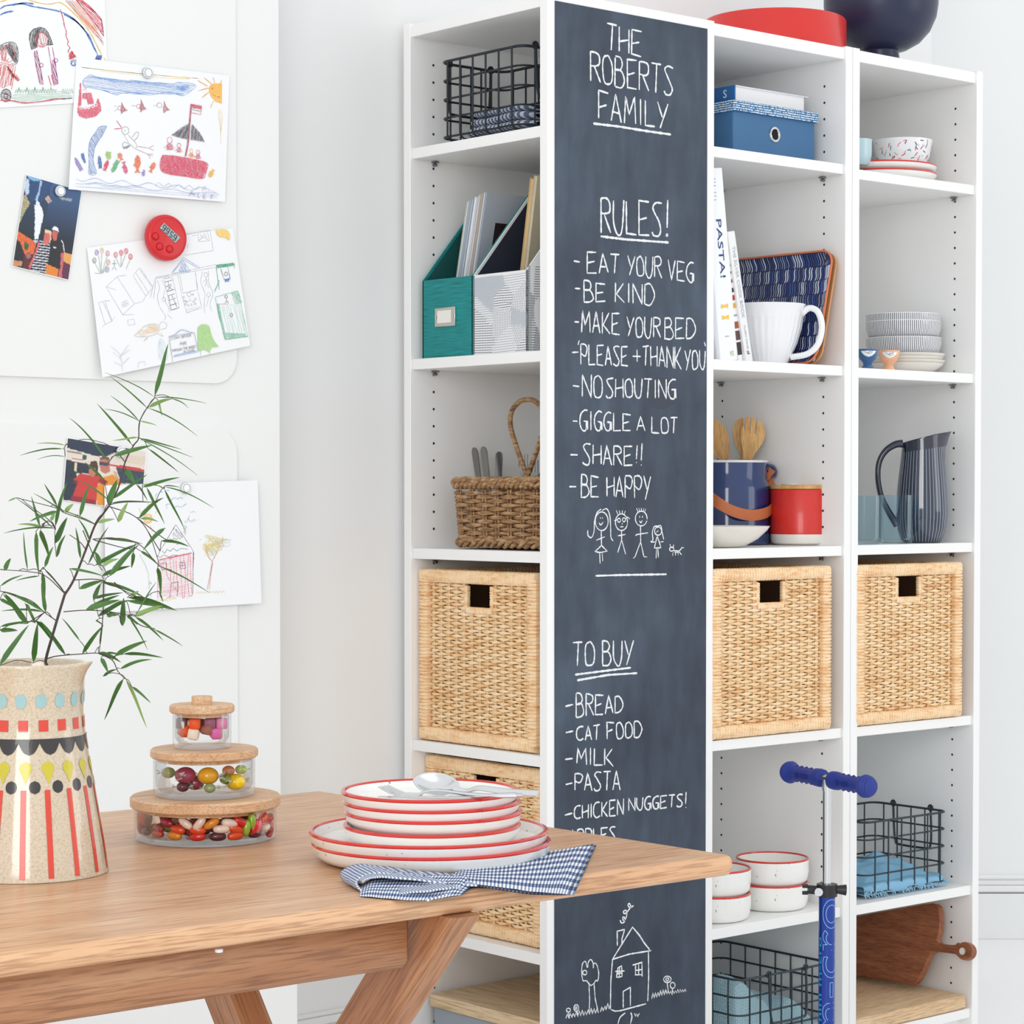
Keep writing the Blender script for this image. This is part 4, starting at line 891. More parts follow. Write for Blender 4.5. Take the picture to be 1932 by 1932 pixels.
for c, L in sets.items():
    m = MB()
    for a, f, ro, l in L:
        P = []
        for s_ in (-1, 0, 1): aa = a+s_*l*cos(ro)/rb; ff = min(.98, max(.1, f+s_*l*sin(ro)/hb2)); R_ = rad_at(ff)+.0004; P.append((R_*cos(aa), R_*sin(aa), ff*hb2))
        m.ribbon(P, .0019, (cos(a), sin(a), 0))
    mk('printed_sprinkles', m, base('spr_'+c, c, .4), g, smooth=False, kind='stuff')
def cup(name, label, px, rpx, y, z0, ztop, mat, cat='cup', hollow=True):
    c = onY(px, 275, y); r = rpx*(c-CAM).dot(FW)/FPX; h = ztop-z0
    return tag(mk(name, MB().lathe([(0, 0), (r*.72, 0), (r*.9, h*.1), (r*.99, h*.4), (r, h), (r*.95, h), (r*.93, h*.4), (r*.7, .006), (0, .006)], 48), mat, loc=(c.x, y, z0)), label, cat)
zc_ = ZR[0]+.0245
cup('pale_cup', 'pale blue glazed cup half hidden by the bookcase upright', 1617, 28, .09, zc_, onY(1630, 262, .07).z, base('pale_blue_glaze', 'b9d3da', .15, coat=.5))
cup('patterned_cup', 'dark-patterned cup tucked between the pale blue cup and sprinkle bowl', 1648, 18, .155, zc_, onY(1650, 268, .14).z, base('patterned_cup_glaze', '8f9698', .3, var=.8, vs=60))
# striped bowls on cream bowls, egg cups
STR = radial('striped_bowl', 118, .55, 'f0f0f1', '484e60', jit=.5)
pb = onY(1705, 640, .115); rs = 71*(pb-CAM).dot(FW)/FPX; rz_ = ZR[1]+.001
for k in range(4):
    hh = .020; rr = rs*1.06*(1 if k == 3 else (.99, 1.0, .985)[k]); g = tag(mk('saucer_bowl', MB().lathe([(0, 0), (rr*.66, 0), (rr*.82, hh*.35), (rr*.97, hh*.8), (rr, hh), (rr*.985, hh), (rr*.8, hh*.5), (rr*.62, .005), (0, .004)], 72), CER, loc=(pb.x+.004*(k % 2), .115, rz_+.0068*k)),
        ('cream shallow bowl at the very bottom of the stack under the striped bowls', 'cream shallow bowl second from the bottom under the striped bowls', 'cream shallow bowl third from the bottom under the striped bowls', 'topmost cream shallow bowl, touching the lowest striped bowl')[k], 'bowl')
zs0 = rz_+.0068*3+.0065
for k, (zz, lb) in enumerate(((zs0, 'lowest of the three grey-and-white striped bowls'), (zs0+.0335, 'middle one of the three grey-and-white striped bowls'), (zs0+.0505, 'topmost of the three grey-and-white striped bowls'))):
    hh = .047 if k < 2 else .045; r0 = rs*(1, .995, .985)[k]; g = thing('striped_bowl', lb, 'bowl', (pb.x-.001*k, .115, zz))
    mk('bowl_body', MB().lathe([(0, 0), (r0*.62, 0), (r0*.8, .006), (r0*.93, hh*.35), (r0*.985, hh*.65), (r0, hh-.0012)], 96), STR, g); mk('bowl_inside', MB().lathe([(r0, hh-.0012), (r0*.99, hh), (r0*.965, hh-.001), (r0*.93, hh*.6), (r0*.88, hh*.3), (r0*.6, .004), (0, .004)], 96), GLW, g)
def eggcup(label, px, mat, y):
    c = onY(px, 675, y); s_ = (c-CAM).dot(FW)/FPX; r = 20*s_; h = 38*s_; g = thing('egg_cup', label, 'egg cup', (c.x, y, ZR[1]+.001))
    mk('cup_body', MB().lathe([(0, 0), (r*.62, 0), (r*.60, .003), (r*.42, h*.22), (r*.46, h*.34), (r*.8, h*.52), (r*.97, h*.78), (r, h), (r*.94, h), (r*.7, h*.55), (0, h*.45)], 48), mat, g)
    m = MB(); a0 = atan2(CAM.y-y, CAM.x-c.x)+(.1); 
    def sp_(da, f, o): R_ = r*(.80+.17*min(1, (f-.52)/.26) if f < .78 else .97+.03*(f-.78)/.22)+o; return Vector((R_*cos(a0+da), R_*sin(a0+da), f*h))
    for j in range(5):
        f0, f1 = .60+.06*j, .60+.06*(j+1); w0, w1 = .8*sqrt(j/5), .8*sqrt((j+1)/5)
        for i in range(-4, 4): m.add([sp_(w0*i/4, f0, .0004), sp_(w0*(i+1)/4, f0, .0004), sp_(w1*(i+1)/4, f1, .0004), sp_(w1*i/4, f1, .0004)], [(0, 1, 2, 3)])
    mk('painted_oval', m, GLW, g)
    m = MB(); m.ribbon([sp_(-.4, .87, .0009), sp_(-.1, .78, .0009), sp_(.2, .74, .0009)], .0009, sp_(0, .8, 1)); m.ribbon([sp_(-.1, .80, .0009), sp_(.12, .86, .0009)], .0016, sp_(0, .8, 1)); mk('painted_sprig', m, base('sprig_green', '4f7a4a', .5), g, smooth=False)
    m = MB()
    for da, f in ((.18, .84), (.3, .80), (.32, .88)): m.disc(sp_(da, f, .0008), .0009, 8, sp_(da, f, 1))
    mk('painted_berries', m, base('berry_blue', '35507e', .5), g, smooth=False, kind='stuff')
eggcup('blue egg cup with a painted white oval, half behind the upright', 1637, base('egg_blue', '2f5f93', .2, coat=.5), .05)
eggcup('peach egg cup with a painted white oval', 1677, base('egg_peach', 'eeb089', .2, coat=.5), .058)
# striped navy jug
JN = radial('jug_stripes', 44, .86, '1b2236', '9fb0c4', rough=.08, coat=.8)
jc = onY(1740, 1000, .064); sc_ = (jc-CAM).dot(FW)/FPX; z0 = ZR[2]+.001; hj = 197*sc_
jd = Vector((.757, -.653, 0)); aj = atan2(jd.y, jd.x)
prj = [(0, 0), (34*sc_, 0), (39*sc_, .003), (47*sc_, 24*sc_), (50*sc_, 50*sc_), (49*sc_, 80*sc_), (46*sc_, 115*sc_), (42*sc_, 150*sc_), (39.5*sc_, 175*sc_), (38.5*sc_, 190*sc_), (38.5*sc_, hj)]
def spm(r_, z, a, k):
    d = math.cos(a-aj); t_ = max(0, (z-hj*.72)/(hj*.28)); sp_ = max(0, d)**7*t_**2.2
    return r_*(1+.42*sp_), z+hj*.05*t_*(d)*1.0+hj*.012*sp_
g = thing('striped_jug', 'tall glossy navy jug with fine pale vertical stripes', 'jug', (jc.x, .064, z0))
mk('jug_body', MB().lathe(prj[:9], 128, mod=spm), JN, g); mk('jug_neck', MB().lathe([prj[8]]+prj[9:]+[(37*sc_, hj-.0005), (36.5*sc_, hj*.9), (40*sc_, hj*.6)], 128, mod=spm), base('jug_navy', '1b2236', .08, coat=.8), g)
hp = [(-38, 186), (-52, 184), (-70, 172), (-82, 150), (-84, 120), (-78, 88), (-66, 62), (-54, 42), (-47, 32)]
m = MB(); m.tube(spline([jd*(x*sc_)+Vector((0, 0, z*sc_)) for x, z in hp], 5), [.0085-.0028*sin(pi*min(1, k/40)) for k in range(41)], 12); mk('handle', m, base('jug_navy', '1b2236', .08, coat=.8), g)
# glasses
def glassmat(name, c, ior=1.45, rough=0.0):
    if name in MATS: return MATS[name]
    t = NT(name); b = t.b; b.inputs['Base Color'].default_value = lin(c); b.inputs['Roughness'].default_value = rough; b.inputs['Transmission Weight'].default_value = 1; b.inputs['IOR'].default_value = ior
    # thin-walled glass: a clear tint plus a Fresnel reflection, a little deeper in tint where it is seen edge on
    o = t.t.nodes['Material Output']; tr = t.n('ShaderNodeBsdfTransparent'); gl = t.n('ShaderNodeBsdfGlossy'); gl.inputs['Roughness'].default_value = .01+rough
    lw = t.n('ShaderNodeLayerWeight'); lw.inputs['Blend'].default_value = .25; c0 = lin(c); e = tuple(v**1.8*.975 for v in c0[:3])+(1,)
    t.l(t.mix(lw.outputs['Facing'], c0, e), tr.inputs[0]); mx = t.t.nodes.new('ShaderNodeMixShader'); t.l(t.math('MULTIPLY', lw.outputs['Fresnel'], .45), mx.inputs[0]); t.l(tr.outputs[0], mx.inputs[1]); t.l(gl.outputs[0], mx.inputs[2]); t.l(mx.outputs[0], o.inputs[0])
    t.t.nodes.remove(b); MATS[name] = t.m; return t.m
BG = glassmat('pale_blue_glass', 'f3fbfe', 1.2)
for px, y, lb in ((1690, .040, 'pale blue drinking glass in front of the striped jug'), (1630, .044, 'pale blue drinking glass half behind the bookcase upright')):
    c = onY(px, 1000, y); s_ = (c-CAM).dot(FW)/FPX; r = 32*s_; h = 91*s_
    tag(mk('drinking_glass', MB().lathe([(0, 0), (r*.86, 0), (r*.95, .002), (r, .008), (r, h), (r-.0016, h), (r-.0018, .012), (r*.85, .0075), (0, .007)], 64), BG, loc=(c.x, y, ZR[2]+.001)), lb, 'glass')
# wire basket with frayed linen
zr = ZR[4]+.001; a = onY(1634, 1553, .030); b = onY(1788, 1531, .030); wR = b.x-a.x+.004; hR = a.z-zr; cR = (a.x+b.x)/2
wire_basket('grey wire basket with a frayed sky-blue linen cloth, above the dark paddle board', wR, .20, hR, (cR, .03+.10, zr), 0, 4, 6, 5, WIRE2, handles='x', rad=.0019, hang=.55, hw=.05)
LIN = base('linen_blue', '83b4d2', .95, var=.12, vs=25, bump=.3, bs=900)
def zl_(u, v):
    e = min(1, 7*min(u, 1-u, v, 1-v)); r1 = .050*math.exp(-((u-.60)**2/.05+(v-.62)**2/.10))+.03*math.exp(-((u-.15)**2/.05+(v-.6)**2/.1)); return zr+.007+e*(.026+r1*(.7+.3*sin(6*v))+.012*noise3((u*6, v*6, 8)))
crumple('linen_cloth', 'frayed sky-blue linen cloth crumpled in the wire basket', cR-wR/2+.006, cR+wR/2-.006, .036, .222, zl_, LIN, 4)
lf = bpy.data.objects['linen_cloth']; m = MB(); random.seed(3)
for k in range(520):
    u = random.random(); side = random.random(); x = cR-wR/2+.0+wR*u; y = .026 if side < .8 else .028+.18*random.random()
    if side >= .8: x = cR+wR/2-.001
    z = zr+.004+abs(.014*noise3((u*9, 1, 1)))+random.uniform(0, .012); d = Vector((random.uniform(-.004, .004), -random.uniform(.002, .006), random.uniform(-.008, .004))); p = Vector((x, y+.006, z)); q = p+d; q.z = max(zr+.0008, q.z); m.tube([p, p+(q-p)*.5+Vector((random.uniform(-.0015, .0015), 0, .001)), q], .0007, 4)
mm = MB(); fold(mm, wR-.012, .05, .024, Mx(cR, .052, zr+.016), 21, amp=.007)
o = mk('linen_hem', mm, LIN, lf); o.location = (0, 0, 0)
for v in o.data.vertices: v.co -= lf.location
o = mk('frayed_fringe', m, base('linen_fringe', 'a5cde3', .95), lf, kind='stuff')
for v in o.data.vertices: v.co -= lf.location
# boards
BUT = wood('butcher_block', 'd8b489', 'e2c39b', 'ecd6b6', 0, 2.2, .6, .1); PAD = wood('dark_oak_board', '7d4a30', '965c3c', 'ad7250', 1, 3, .5, .2, .15)
zc0 = ZR[5]+.001; zc1 = onY(1824, 1877, .004).z; xr_ = onY(1824, 1890, .004).x
tag(mk('chopping_board', MB().box(.806, xr_, .004, .30, zc0, zc1, .004), BUT, world=True, loc=(.98, .15, zc0)), 'thick pale wooden chopping board lying flat on the bottom shelf', 'board')
up_ = Vector((.045, 0, .185)).normalized(); nr = Vector((-up_.z, 0, up_.x)); P0 = Vector((1.085, .1, zc1+.001))
zp = lambda x, y: onP(1580+x/4.275, 1480+y/4.275, P0, nr)
out = [zp(*p) for p in [(-260, 1170), (145, 1065), (400, 1020), (700, 966)]+sm([(700, 966), (770, 958), (806, 975), (822, 1010), (828, 1090), (822, 1180), (806, 1240), (812, 1272), (850, 1285), (900, 1292), (945, 1292), (968, 1272)])+[(1022+68*cos(a), 1343+74*sin(a)) for a in [-2.2+i*.36 for i in range(13)]]+sm([(948, 1368), (880, 1358), (800, 1348), (765, 1355), (742, 1385), (700, 1480), (655, 1565), (625, 1603), (590, 1614)])+[(400, 1578), (145, 1540), (-260, 1470)]]
g = thing('paddle_board', 'dark oak paddle board with a ringed handle leaning above the pale chopping board', 'board', tuple(P0))
me_poly = out; c_ = zp(1015, 1345)
m = MB(); m.prism(out, -nr, .016); o = mk('board_body', m, PAD, g, world=True); md = o.modifiers.new('bev', 'BEVEL'); md.width = .003; md.segments = 2; md.limit_method = 'ANGLE'
m = MB(); ring = [zp(1010+30*cos(a), 1345+36*sin(a))+nr*.0008 for a in [i*2*pi/24 for i in range(24)]]; m.poly(ring); mk('hanging_hole', m, base('hole_shade', 'd8d6d2', .7), g, world=True, smooth=False)
m = MB(); m.tube([p+nr*.0008 for p in ring], .0016, 6, closed=True); mk('hole_edge', m, PAD, g, world=True)

# ------------------------------------------------------------ scooter in front of the middle bookcase
DP = 4.15; pt = atD(1561, 1470, DP); sx, sy = pt.x, pt.y
SB = base('scooter_blue', '163a98', .3, metal=.3, coat=.3); GB = base('grip_rubber_blue', '243689', .55); CHR = base('chrome', 'd8dadb', .12, metal=1); BLK = base('black_plastic', '26272a', .35)
sc = thing('scooter', 'blue childs scooter with rubber grips and a silver stem', 'scooter', (sx, sy, 0))
zc = atD(1563, 1677, DP).z; r1 = .0146; r2 = .0082
mk('steering_post', MB().lathe([(r1-.002, .13), (r1, .132), (r1, zc-.008)], 32), SB, sc)
mk('steel_stem', MB().lathe([(r2, .3), (r2, pt.z)], 28), CHR, sc)
m = MB(); m.tube([(0, 0, zc-.014), (0, 0, zc+.008)], .0185, 20)
e = Vector((.757, -.653, 0)); m.tube([e*-.018+Vector((0, 0, zc-.003)), e*-.034+Vector((0, 0, zc-.002))], .008, 10); m.tube([e*-.034+Vector((0, 0, zc+.004)), e*-.044+Vector((0, 0, zc+.004))], .0035, 8); m.tube([e*-.034+Vector((0, 0, zc-.008)), e*-.044+Vector((0, 0, zc-.008))], .0035, 8); m.tube([e*.016+Vector((0, 0, zc-.002)), e*.034+Vector((0, 0, zc-.003))], [.007, .010], 12)
mk('quick_release_clamp', m, BLK, sc)
m = MB(); q = e*-.017-FH*.014+Vector((0, 0, zc-.004)); m.disc(q, .0075, 18, -FH, .004); mk('clamp_bolt', m, CHR, sc)
hd = Vector((.054, .231, 0)).normalized()
m = MB(); m.tube([hd*-.12+Vector((0, 0, pt.z)), hd*.12+Vector((0, 0, pt.z))], .0085, 20); m.tube([(0, 0, pt.z-.02), (0, 0, pt.z+.0)], .0095, 20); mk('handlebar', m, CHR, sc)
for s in (-1, 1):
    prof = [(.0, .016), (.010, .0165), (.022, .016), (.030, .0135), (.05, .0138), (.07, .0132), (.09, .0138), (.104, .0145), (.112, .0185), (.118, .0205), (.124, .0185), (.126, .0195), (.130, .0165), (.132, .0172), (.135, .0135), (.137, .014), (.139, .007), (.1395, .0)]
    P = [hd*(s*(.0155+d*.83))+Vector((0, 0, pt.z)) for d, _ in prof]; m = MB(); m.tube(P, [max(r_, .0003) for _, r_ in prof], 32)
    for k in range(5): 
        for sg in (-1, 1): c = hd*s*(.034+.015*k)+Vector((0, 0, pt.z+sg*.0132)); m.tube([c-hd*.005, c, c+hd*.005], [.001, .003, .001], 8)
    gp = mk('rubber_grip', m, GB, sc)
    tm = textfit(textmesh('m-cro', .02, .0008), .036, .010); hv = -hd; up2 = Vector((0, 0, 1)); nn = hv.cross(up2); Mt = Matrix((hv, up2, nn)).transposed().to_4x4(); Mt.translation = hd*(s*.062)+Vector((0, 0, pt.z))+nn*.0138
    mk('grip_lettering', tm.xf(Mt), base('grip_dark', '222f7c', .6), gp, smooth=False)
def bend(mb, R, a0, z0, r_off=.0003):
    mb.v = [Vector(((R+r_off+v.z)*cos(a0-v.y/R), (R+r_off+v.z)*sin(a0-v.y/R), z0+v.x)) for v in mb.v]; return mb
ac = atan2(CAM.y-sy, CAM.x-sx)
def outline(txt, W, H):
    c = bpy.data.curves.new('t', 'FONT'); c.body = txt; c.size = .05; c.align_x = 'CENTER'; c.align_y = 'CENTER'; c.fill_mode = 'NONE'; c.resolution_u = 6
    o = bpy.data.objects.new('t', c); COL.objects.link(o); dg = bpy.context.evaluated_depsgraph_get(); dg.update(); me = bpy.data.meshes.new_from_object(o.evaluated_get(dg))
    vs = [v.co.copy() for v in me.vertices]; xs = [v.x for v in vs]; ys = [v.y for v in vs]; cx, cy = (min(xs)+max(xs))/2, (min(ys)+max(ys))/2
    sx_, sy_ = W/(max(xs)-min(xs)), H/(max(ys)-min(ys)); vs = [Vector(((v.x-cx)*sx_, (v.y-cy)*sy_, 0)) for v in vs]; E = [tuple(e_.vertices) for e_ in me.edges]
    bpy.data.objects.remove(o); return vs, E
vs, E = outline('m-cro', .255, .032); m = MB()
for a, b in E:
    p, q = vs[a], vs[b]; n = Vector((0, 0, 1)); d = q-p
    if d.length > 1e-6: m.ribbon([p, (p+q)/2, q], .0011, n)
zt_ = atD(1567, 1696, DP).z
mk('outlined_lettering', bend(m, r1, ac+.62, zt_-.1275), base('sticker_pale_blue', '8fc4ee', .4), sc, smooth=False)
tm = textfit(textmesh('mini m-cro', .02, .0001), .16, .0085); 
mk('cyan_lettering', bend(tm, r1, ac-.95, zt_-.068-.08), base('sticker_cyan', '1fa4d8', .4), sc, smooth=False)
# deck and wheels (below the frame of the photograph)
DR = Matrix.Rotation(radians(-103), 4, 'Z'); m = MB(); m.box(-.055, .055, .03, .42, .06, .075, .006); mk('foot_deck', m.xf(DR), BLK, sc)
m = MB(); m.tube([(0, 0, .14), (0, 0, .07)], .016, 16); m.tube([(-.09, 0, .06), (.09, 0, .06)], .008, 10); mk('fork', m.xf(DR), SB, sc)
for x in (-.095, .095): m = MB(); m.tube([(x-.012, 0, .0601), (x+.012, 0, .0601)], .06, 32); mk('wheel', m.xf(DR), base('wheel_grey', '9aa0a8', .4), sc)
m = MB(); m.tube([(-.014, .45, .0401), (.014, .45, .0401)], .04, 28); m.box(-.03, .03, .40, .45, .055, .07, .003); mk('rear_wheel', m.xf(DR), base('wheel_grey', '9aa0a8', .4), sc)
# ------------------------------------------------------------ table
TZ = .74
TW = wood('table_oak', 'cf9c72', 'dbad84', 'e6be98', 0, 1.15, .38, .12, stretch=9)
def tq(x, y): return onZ(x, y, TZ)
tip, far = tq(1390, 1613), tq(604, 1491); ld = (tq(0, 1797.6)-tq(1385, 1612)).normalized()
nl = tip+ld*1.9; fl_ = far+(tq(188, 1529.6)-tq(530, 1497)).normalized()*1.75
c_ = (tip+far+nl+fl_)/4; rotT = atan2(-ld.y, -ld.x)
tb_ = thing('dining_table', 'solid oak dining table with angled legs', 'table', (c_.x, c_.y, 0), rotT)
iM = rootM(tb_).inverted()
def roundq(Q, r, k=6):
    out = []
    for i, p in enumerate(Q):
        a = (Q[i-1]-p).normalized(); b = (Q[(i+1) % len(Q)]-p).normalized()
        for j in range(k+1):
            t_ = j/k; out.append((p+a*r)*(1-t_)**2+p*2*t_*(1-t_)+(p+b*r)*t_**2)
    return out
Q = roundq([tip, far, fl_, nl], .014); m = MB(); n_ = len(Q)
cen = sum(Q, Vector())/n_; prof = [(.0075, 0), (.0035, -.0015), (.0008, -.0055), (0, -.011), (.0, -.0165), (.0028, -.0215), (.007, -.0235)]
rings = []
for ins, dz in prof:
    rg = []
    for i in range(n_):
        p = Q[i]; e1 = (Q[(i+1) % n_]-Q[i-1]).normalized(); nn = Vector((e1.y, -e1.x, 0)); 
        if nn.dot(p-cen) > 0: nn = -nn
        rg.append(p+nn*ins+Vector((0, 0, dz)))
    rings.append(rg)
vs = [p for rg in rings for p in rg]; L_ = len(prof)
m.add(vs, [(k*n_+i, k*n_+(i+1) % n_, (k+1)*n_+(i+1) % n_, (k+1)*n_+i) for k in range(L_-1) for i in range(n_)]+[tuple(range(n_-1, -1, -1)), tuple((L_-1)*n_+i for i in range(n_))])
mk('tabletop', m, TW, tb_, world=True, ang=50)
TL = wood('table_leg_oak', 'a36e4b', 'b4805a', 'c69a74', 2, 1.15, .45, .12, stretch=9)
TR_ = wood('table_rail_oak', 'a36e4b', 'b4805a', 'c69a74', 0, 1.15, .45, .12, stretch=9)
wdv = (far-tip); wdv.z = 0; wdv.normalize(); ldh = Vector((ld.x, ld.y, 0)).normalized(); inn = Vector((-ldh.y, ldh.x, 0)); 
if inn.dot(wdv) < 0: inn = -inn
# near rail: front face set back from the near edge
rb0 = onP(777, 1780, tip+inn*.045, inn); zr0 = onP(700, 1838, tip+inn*.045, inn).z
rail_end = Vector((rb0.x, rb0.y, 0))
def beam(nm, p0, p1, up, hw, hh, mat, b=.006):
    d = (p1-p0); L = d.length; d.normalize(); s_ = d.cross(up).normalized(); u = s_.cross(d); M_ = Matrix((s_, u, d)).transposed().to_4x4(); M_.translation = p0
    return mk(nm, MB().box(-hw, hw, -hh, hh, 0, L, b, M=M_), mat, tb_, world=True, ang=60)
zt_ = TZ-.0238; hh = (zt_-zr0)/2
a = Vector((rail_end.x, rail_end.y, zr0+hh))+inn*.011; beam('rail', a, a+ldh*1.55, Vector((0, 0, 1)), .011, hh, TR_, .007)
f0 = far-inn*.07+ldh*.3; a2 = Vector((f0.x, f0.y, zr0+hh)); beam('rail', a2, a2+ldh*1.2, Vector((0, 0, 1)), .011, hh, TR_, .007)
# crossed legs in a vertical plane across the table
Pn = rail_end+inn*.022; nlv = ldh
def lp(x, y, off=0): return onP(x, y, Pn+ldh*(-.03+off), nlv)
l0 = lp(826, 1733); l1 = lp(703.5, 1932); dl = (l1-l0).normalized()
top1 = l0+dl*((l0.z-zt_+.0005)/dl.z*-1 if dl.z else 0); 
def leg(p, d, zt, off, w_=.034):
    a = p+d*((zt-p.z)/d.z); b = p+d*((0-p.z)/d.z); a = a+ldh*off; b = b+ldh*off
    s_ = d.cross(ldh).normalized(); 
    m = MB(); hw = w_; t_ = .020; sx_ = hw/abs(s_.cross(Vector((0, 0, 1))).length or 1)
    hx = Vector((s_.x, s_.y, 0)).normalized()*(hw/abs(Vector((s_.x, s_.y, 0)).length))
    q = [a-hx, a+hx, b+hx*.92, b-hx*.92]
    ch = .007; lay = [(-t_, .88), (-t_+ch, 1), (t_-ch, 1), (t_, .88)]
    vs = []
    for o_, k in lay: vs += [a-hx*k+ldh*o_, a+hx*k+ldh*o_, b+hx*k*.92+ldh*o_, b-hx*k*.92+ldh*o_]
    fs = [(3, 2, 1, 0), (12, 13, 14, 15)]+[(k*4+i, k*4+(i+1) % 4, (k+1)*4+(i+1) % 4, (k+1)*4+i) for k in range(3) for i in range(4)]
    m.add(vs, fs); o = mk('leg', m, TL, tb_, world=True, ang=25); q = Vector((0, 0, 1)).rotation_difference((iM.to_3x3() @ d)).to_matrix().to_4x4(); o.data.transform(q.inverted()); o.rotation_euler = q.to_euler(); return o
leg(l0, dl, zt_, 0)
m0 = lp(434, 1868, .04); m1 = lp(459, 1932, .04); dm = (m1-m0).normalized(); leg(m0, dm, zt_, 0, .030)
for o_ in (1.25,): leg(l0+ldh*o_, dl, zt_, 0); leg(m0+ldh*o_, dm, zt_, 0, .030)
m = MB(); p = onP(413, 1789, tip+inn*.01, inn); m.disc((p.x, p.y, TZ-.0262), .004, 12, (0, 0, -1), .003); mk('felt_dot', m, base('felt', 'dcdcdc', .8), tb_, world=True)
# ------------------------------------------------------------ plates
Rb = 219*(tq(810, 1600)-CAM).dot(FW)/FPX
def base_at(px, pyf, z, r): return standing(px, pyf, z, r)
cb_ = base_at(812, 1654, TZ, Rb*.9)
sp_ = lambda dx: Vector((RT.x, RT.y, 0))*dx
s1 = (cb_-CAM).dot(FW)/FPX
plate('large red-rimmed plate at the very bottom of the stack, lying on the table', Rb, .022, (cb_.x+sp_(2*s1).x, cb_.y+sp_(2*s1).y, TZ+.0005))
plate('large red-rimmed plate second from the bottom of the stack', Rb*.998, .022, (cb_.x+sp_(-3*s1).x, cb_.y+sp_(-3*s1).y, TZ+.0130))
Rs = 167*s1; zz = TZ+.0222
lb = ['small red-rimmed plate resting on the large plates, lowest of the four small ones', 'small red-rimmed plate, second lowest of the four small ones', 'small red-rimmed plate, second from the top of the stack', 'small red-rimmed plate at the top of the stack, under the fork and spoon']
sidecar = [(815, 0), (818, .0150), (815, .0268), (811, .0386)]
tops = None
for k, (px, dz) in enumerate(sidecar):
    o_ = sp_((px-812)*s1); plate(lb[k], Rs*(1.0, 1.0, 1.0, 1.0)[k], .0195, (cb_.x+o_.x, cb_.y+o_.y, zz+dz)); tops = (cb_+o_, zz+dz)
# cutlery on top plate
tc, tz0 = tops; ez = tz0+.0195
CUT = base('polished_steel', 'd9dadb', .2, metal=1)
def on(px, py, z): return onZ(px, py, z)
# spoon
s = thing('dessert_spoon', 'steel spoon with its bowl tipped up on the top plate', 'spoon', tuple(on(900, 1497, ez)))
h0 = atD(1012, 1496, (on(1000, 1497, ez+.006)-CAM).dot(FW)); n0 = atD(862, 1489, (tc-CAM).dot(FW)-.01); b1_ = atD(783, 1468, (tc-CAM).dot(FW)+.01)
ax = (n0-b1_).normalized(); up_ = (Vector((0, 0, 1))-FW*1.1).normalized(); sd = ax.cross(up_).normalized(); nz = sd.cross(ax); L_ = (n0-b1_).length; cenb = (n0+b1_)/2
m = MB(); W2 = .0160
def bowlf(u, v):
    r_ = u; a = 2*pi*v; x = r_*cos(a)*L_*.53; y = r_*sin(a)*W2*(1+.12*cos(a)); z = -.0085*(1-r_*r_); return cenb+ax*x+sd*y+nz*z
m.grid(bowlf, 10, 32); mk('spoon_bowl', m, CUT, s, world=True, solid=.0012)
m = MB(); P = spline([n0-ax*.004, n0+ax*.012+Vector((0, 0, .0005)), atD(905, 1487, (n0-CAM).dot(FW)-.015), atD(950, 1493, (n0-CAM).dot(FW)-.03), atD(1014, 1497, (n0-CAM).dot(FW)-.05)], 6)
m.tube(P, [.0016+.0009*k/len(P) for k in range(len(P))], 8, flat=2.0, upv=sd); mk('handle', m, CUT, s, world=True)
# fork
f = thing('dinner_fork', 'steel fork with four tines pointing to the upper left on the top plate', 'fork', tuple(on(790, 1503, ez)))
D0 = (on(790, 1502, ez)-CAM).dot(FW)
m = MB()
for k in range(4): m.tube(spline([atD(714+5.5*k, 1484-.9*k, D0+.004*k), atD(732+6*k, 1494-1.0*k, D0+.003*k), atD(752+5*k, 1502-1.3*k, D0+.003*k)], 5), [.0006]+[.0011]*10, 6)
mk('tines', m, CUT, f, world=True, kind='stuff')
m = MB(); q = [atD(751, 1503.5, D0), atD(770, 1506, D0), atD(786, 1506, D0), atD(797, 1501, D0+.004), atD(790, 1498, D0+.008), atD(769, 1497, D0+.012)]; m.prism(q, (0, 0, 1), .0014); mk('fork_head', m, CUT, f, world=True)
m = MB(); P = spline([atD(785, 1502.5, D0+.002), atD(803, 1494, D0), atD(830, 1492, D0-.005), atD(880, 1498, D0-.015), atD(940, 1502, D0-.025), atD(985, 1501, D0-.03)], 6); m.tube(P, [.0016+.001*k/len(P) for k in range(len(P))], 8, flat=2.0, upv=(RT.y*-1, RT.x, 0)); mk('handle', m, CUT, f, world=True)
k_ = thing('table_knife', 'thin steel knife lying under the fork and spoon on the top plate', 'knife', tuple(on(850, 1503, ez)))
m = MB(); m.tube([on(714, 1503, ez-.002), on(735, 1504, ez-.001), on(860, 1504, ez+.001), on(900, 1503, ez+.002)], [.0006, .0012, .0014, .0014], 6, flat=3, upv=(0.3, 1, 0)); mk('blade', m, CUT, k_, world=True)
m = MB(); m.tube([on(895, 1503, ez+.002), on(940, 1500, ez+.0045), on(975, 1498.5, ez+.006)], [.0016, .0022, .0022], 8, flat=2, upv=(.3, 1, 0)); mk('handle', m, CUT, k_, world=True)
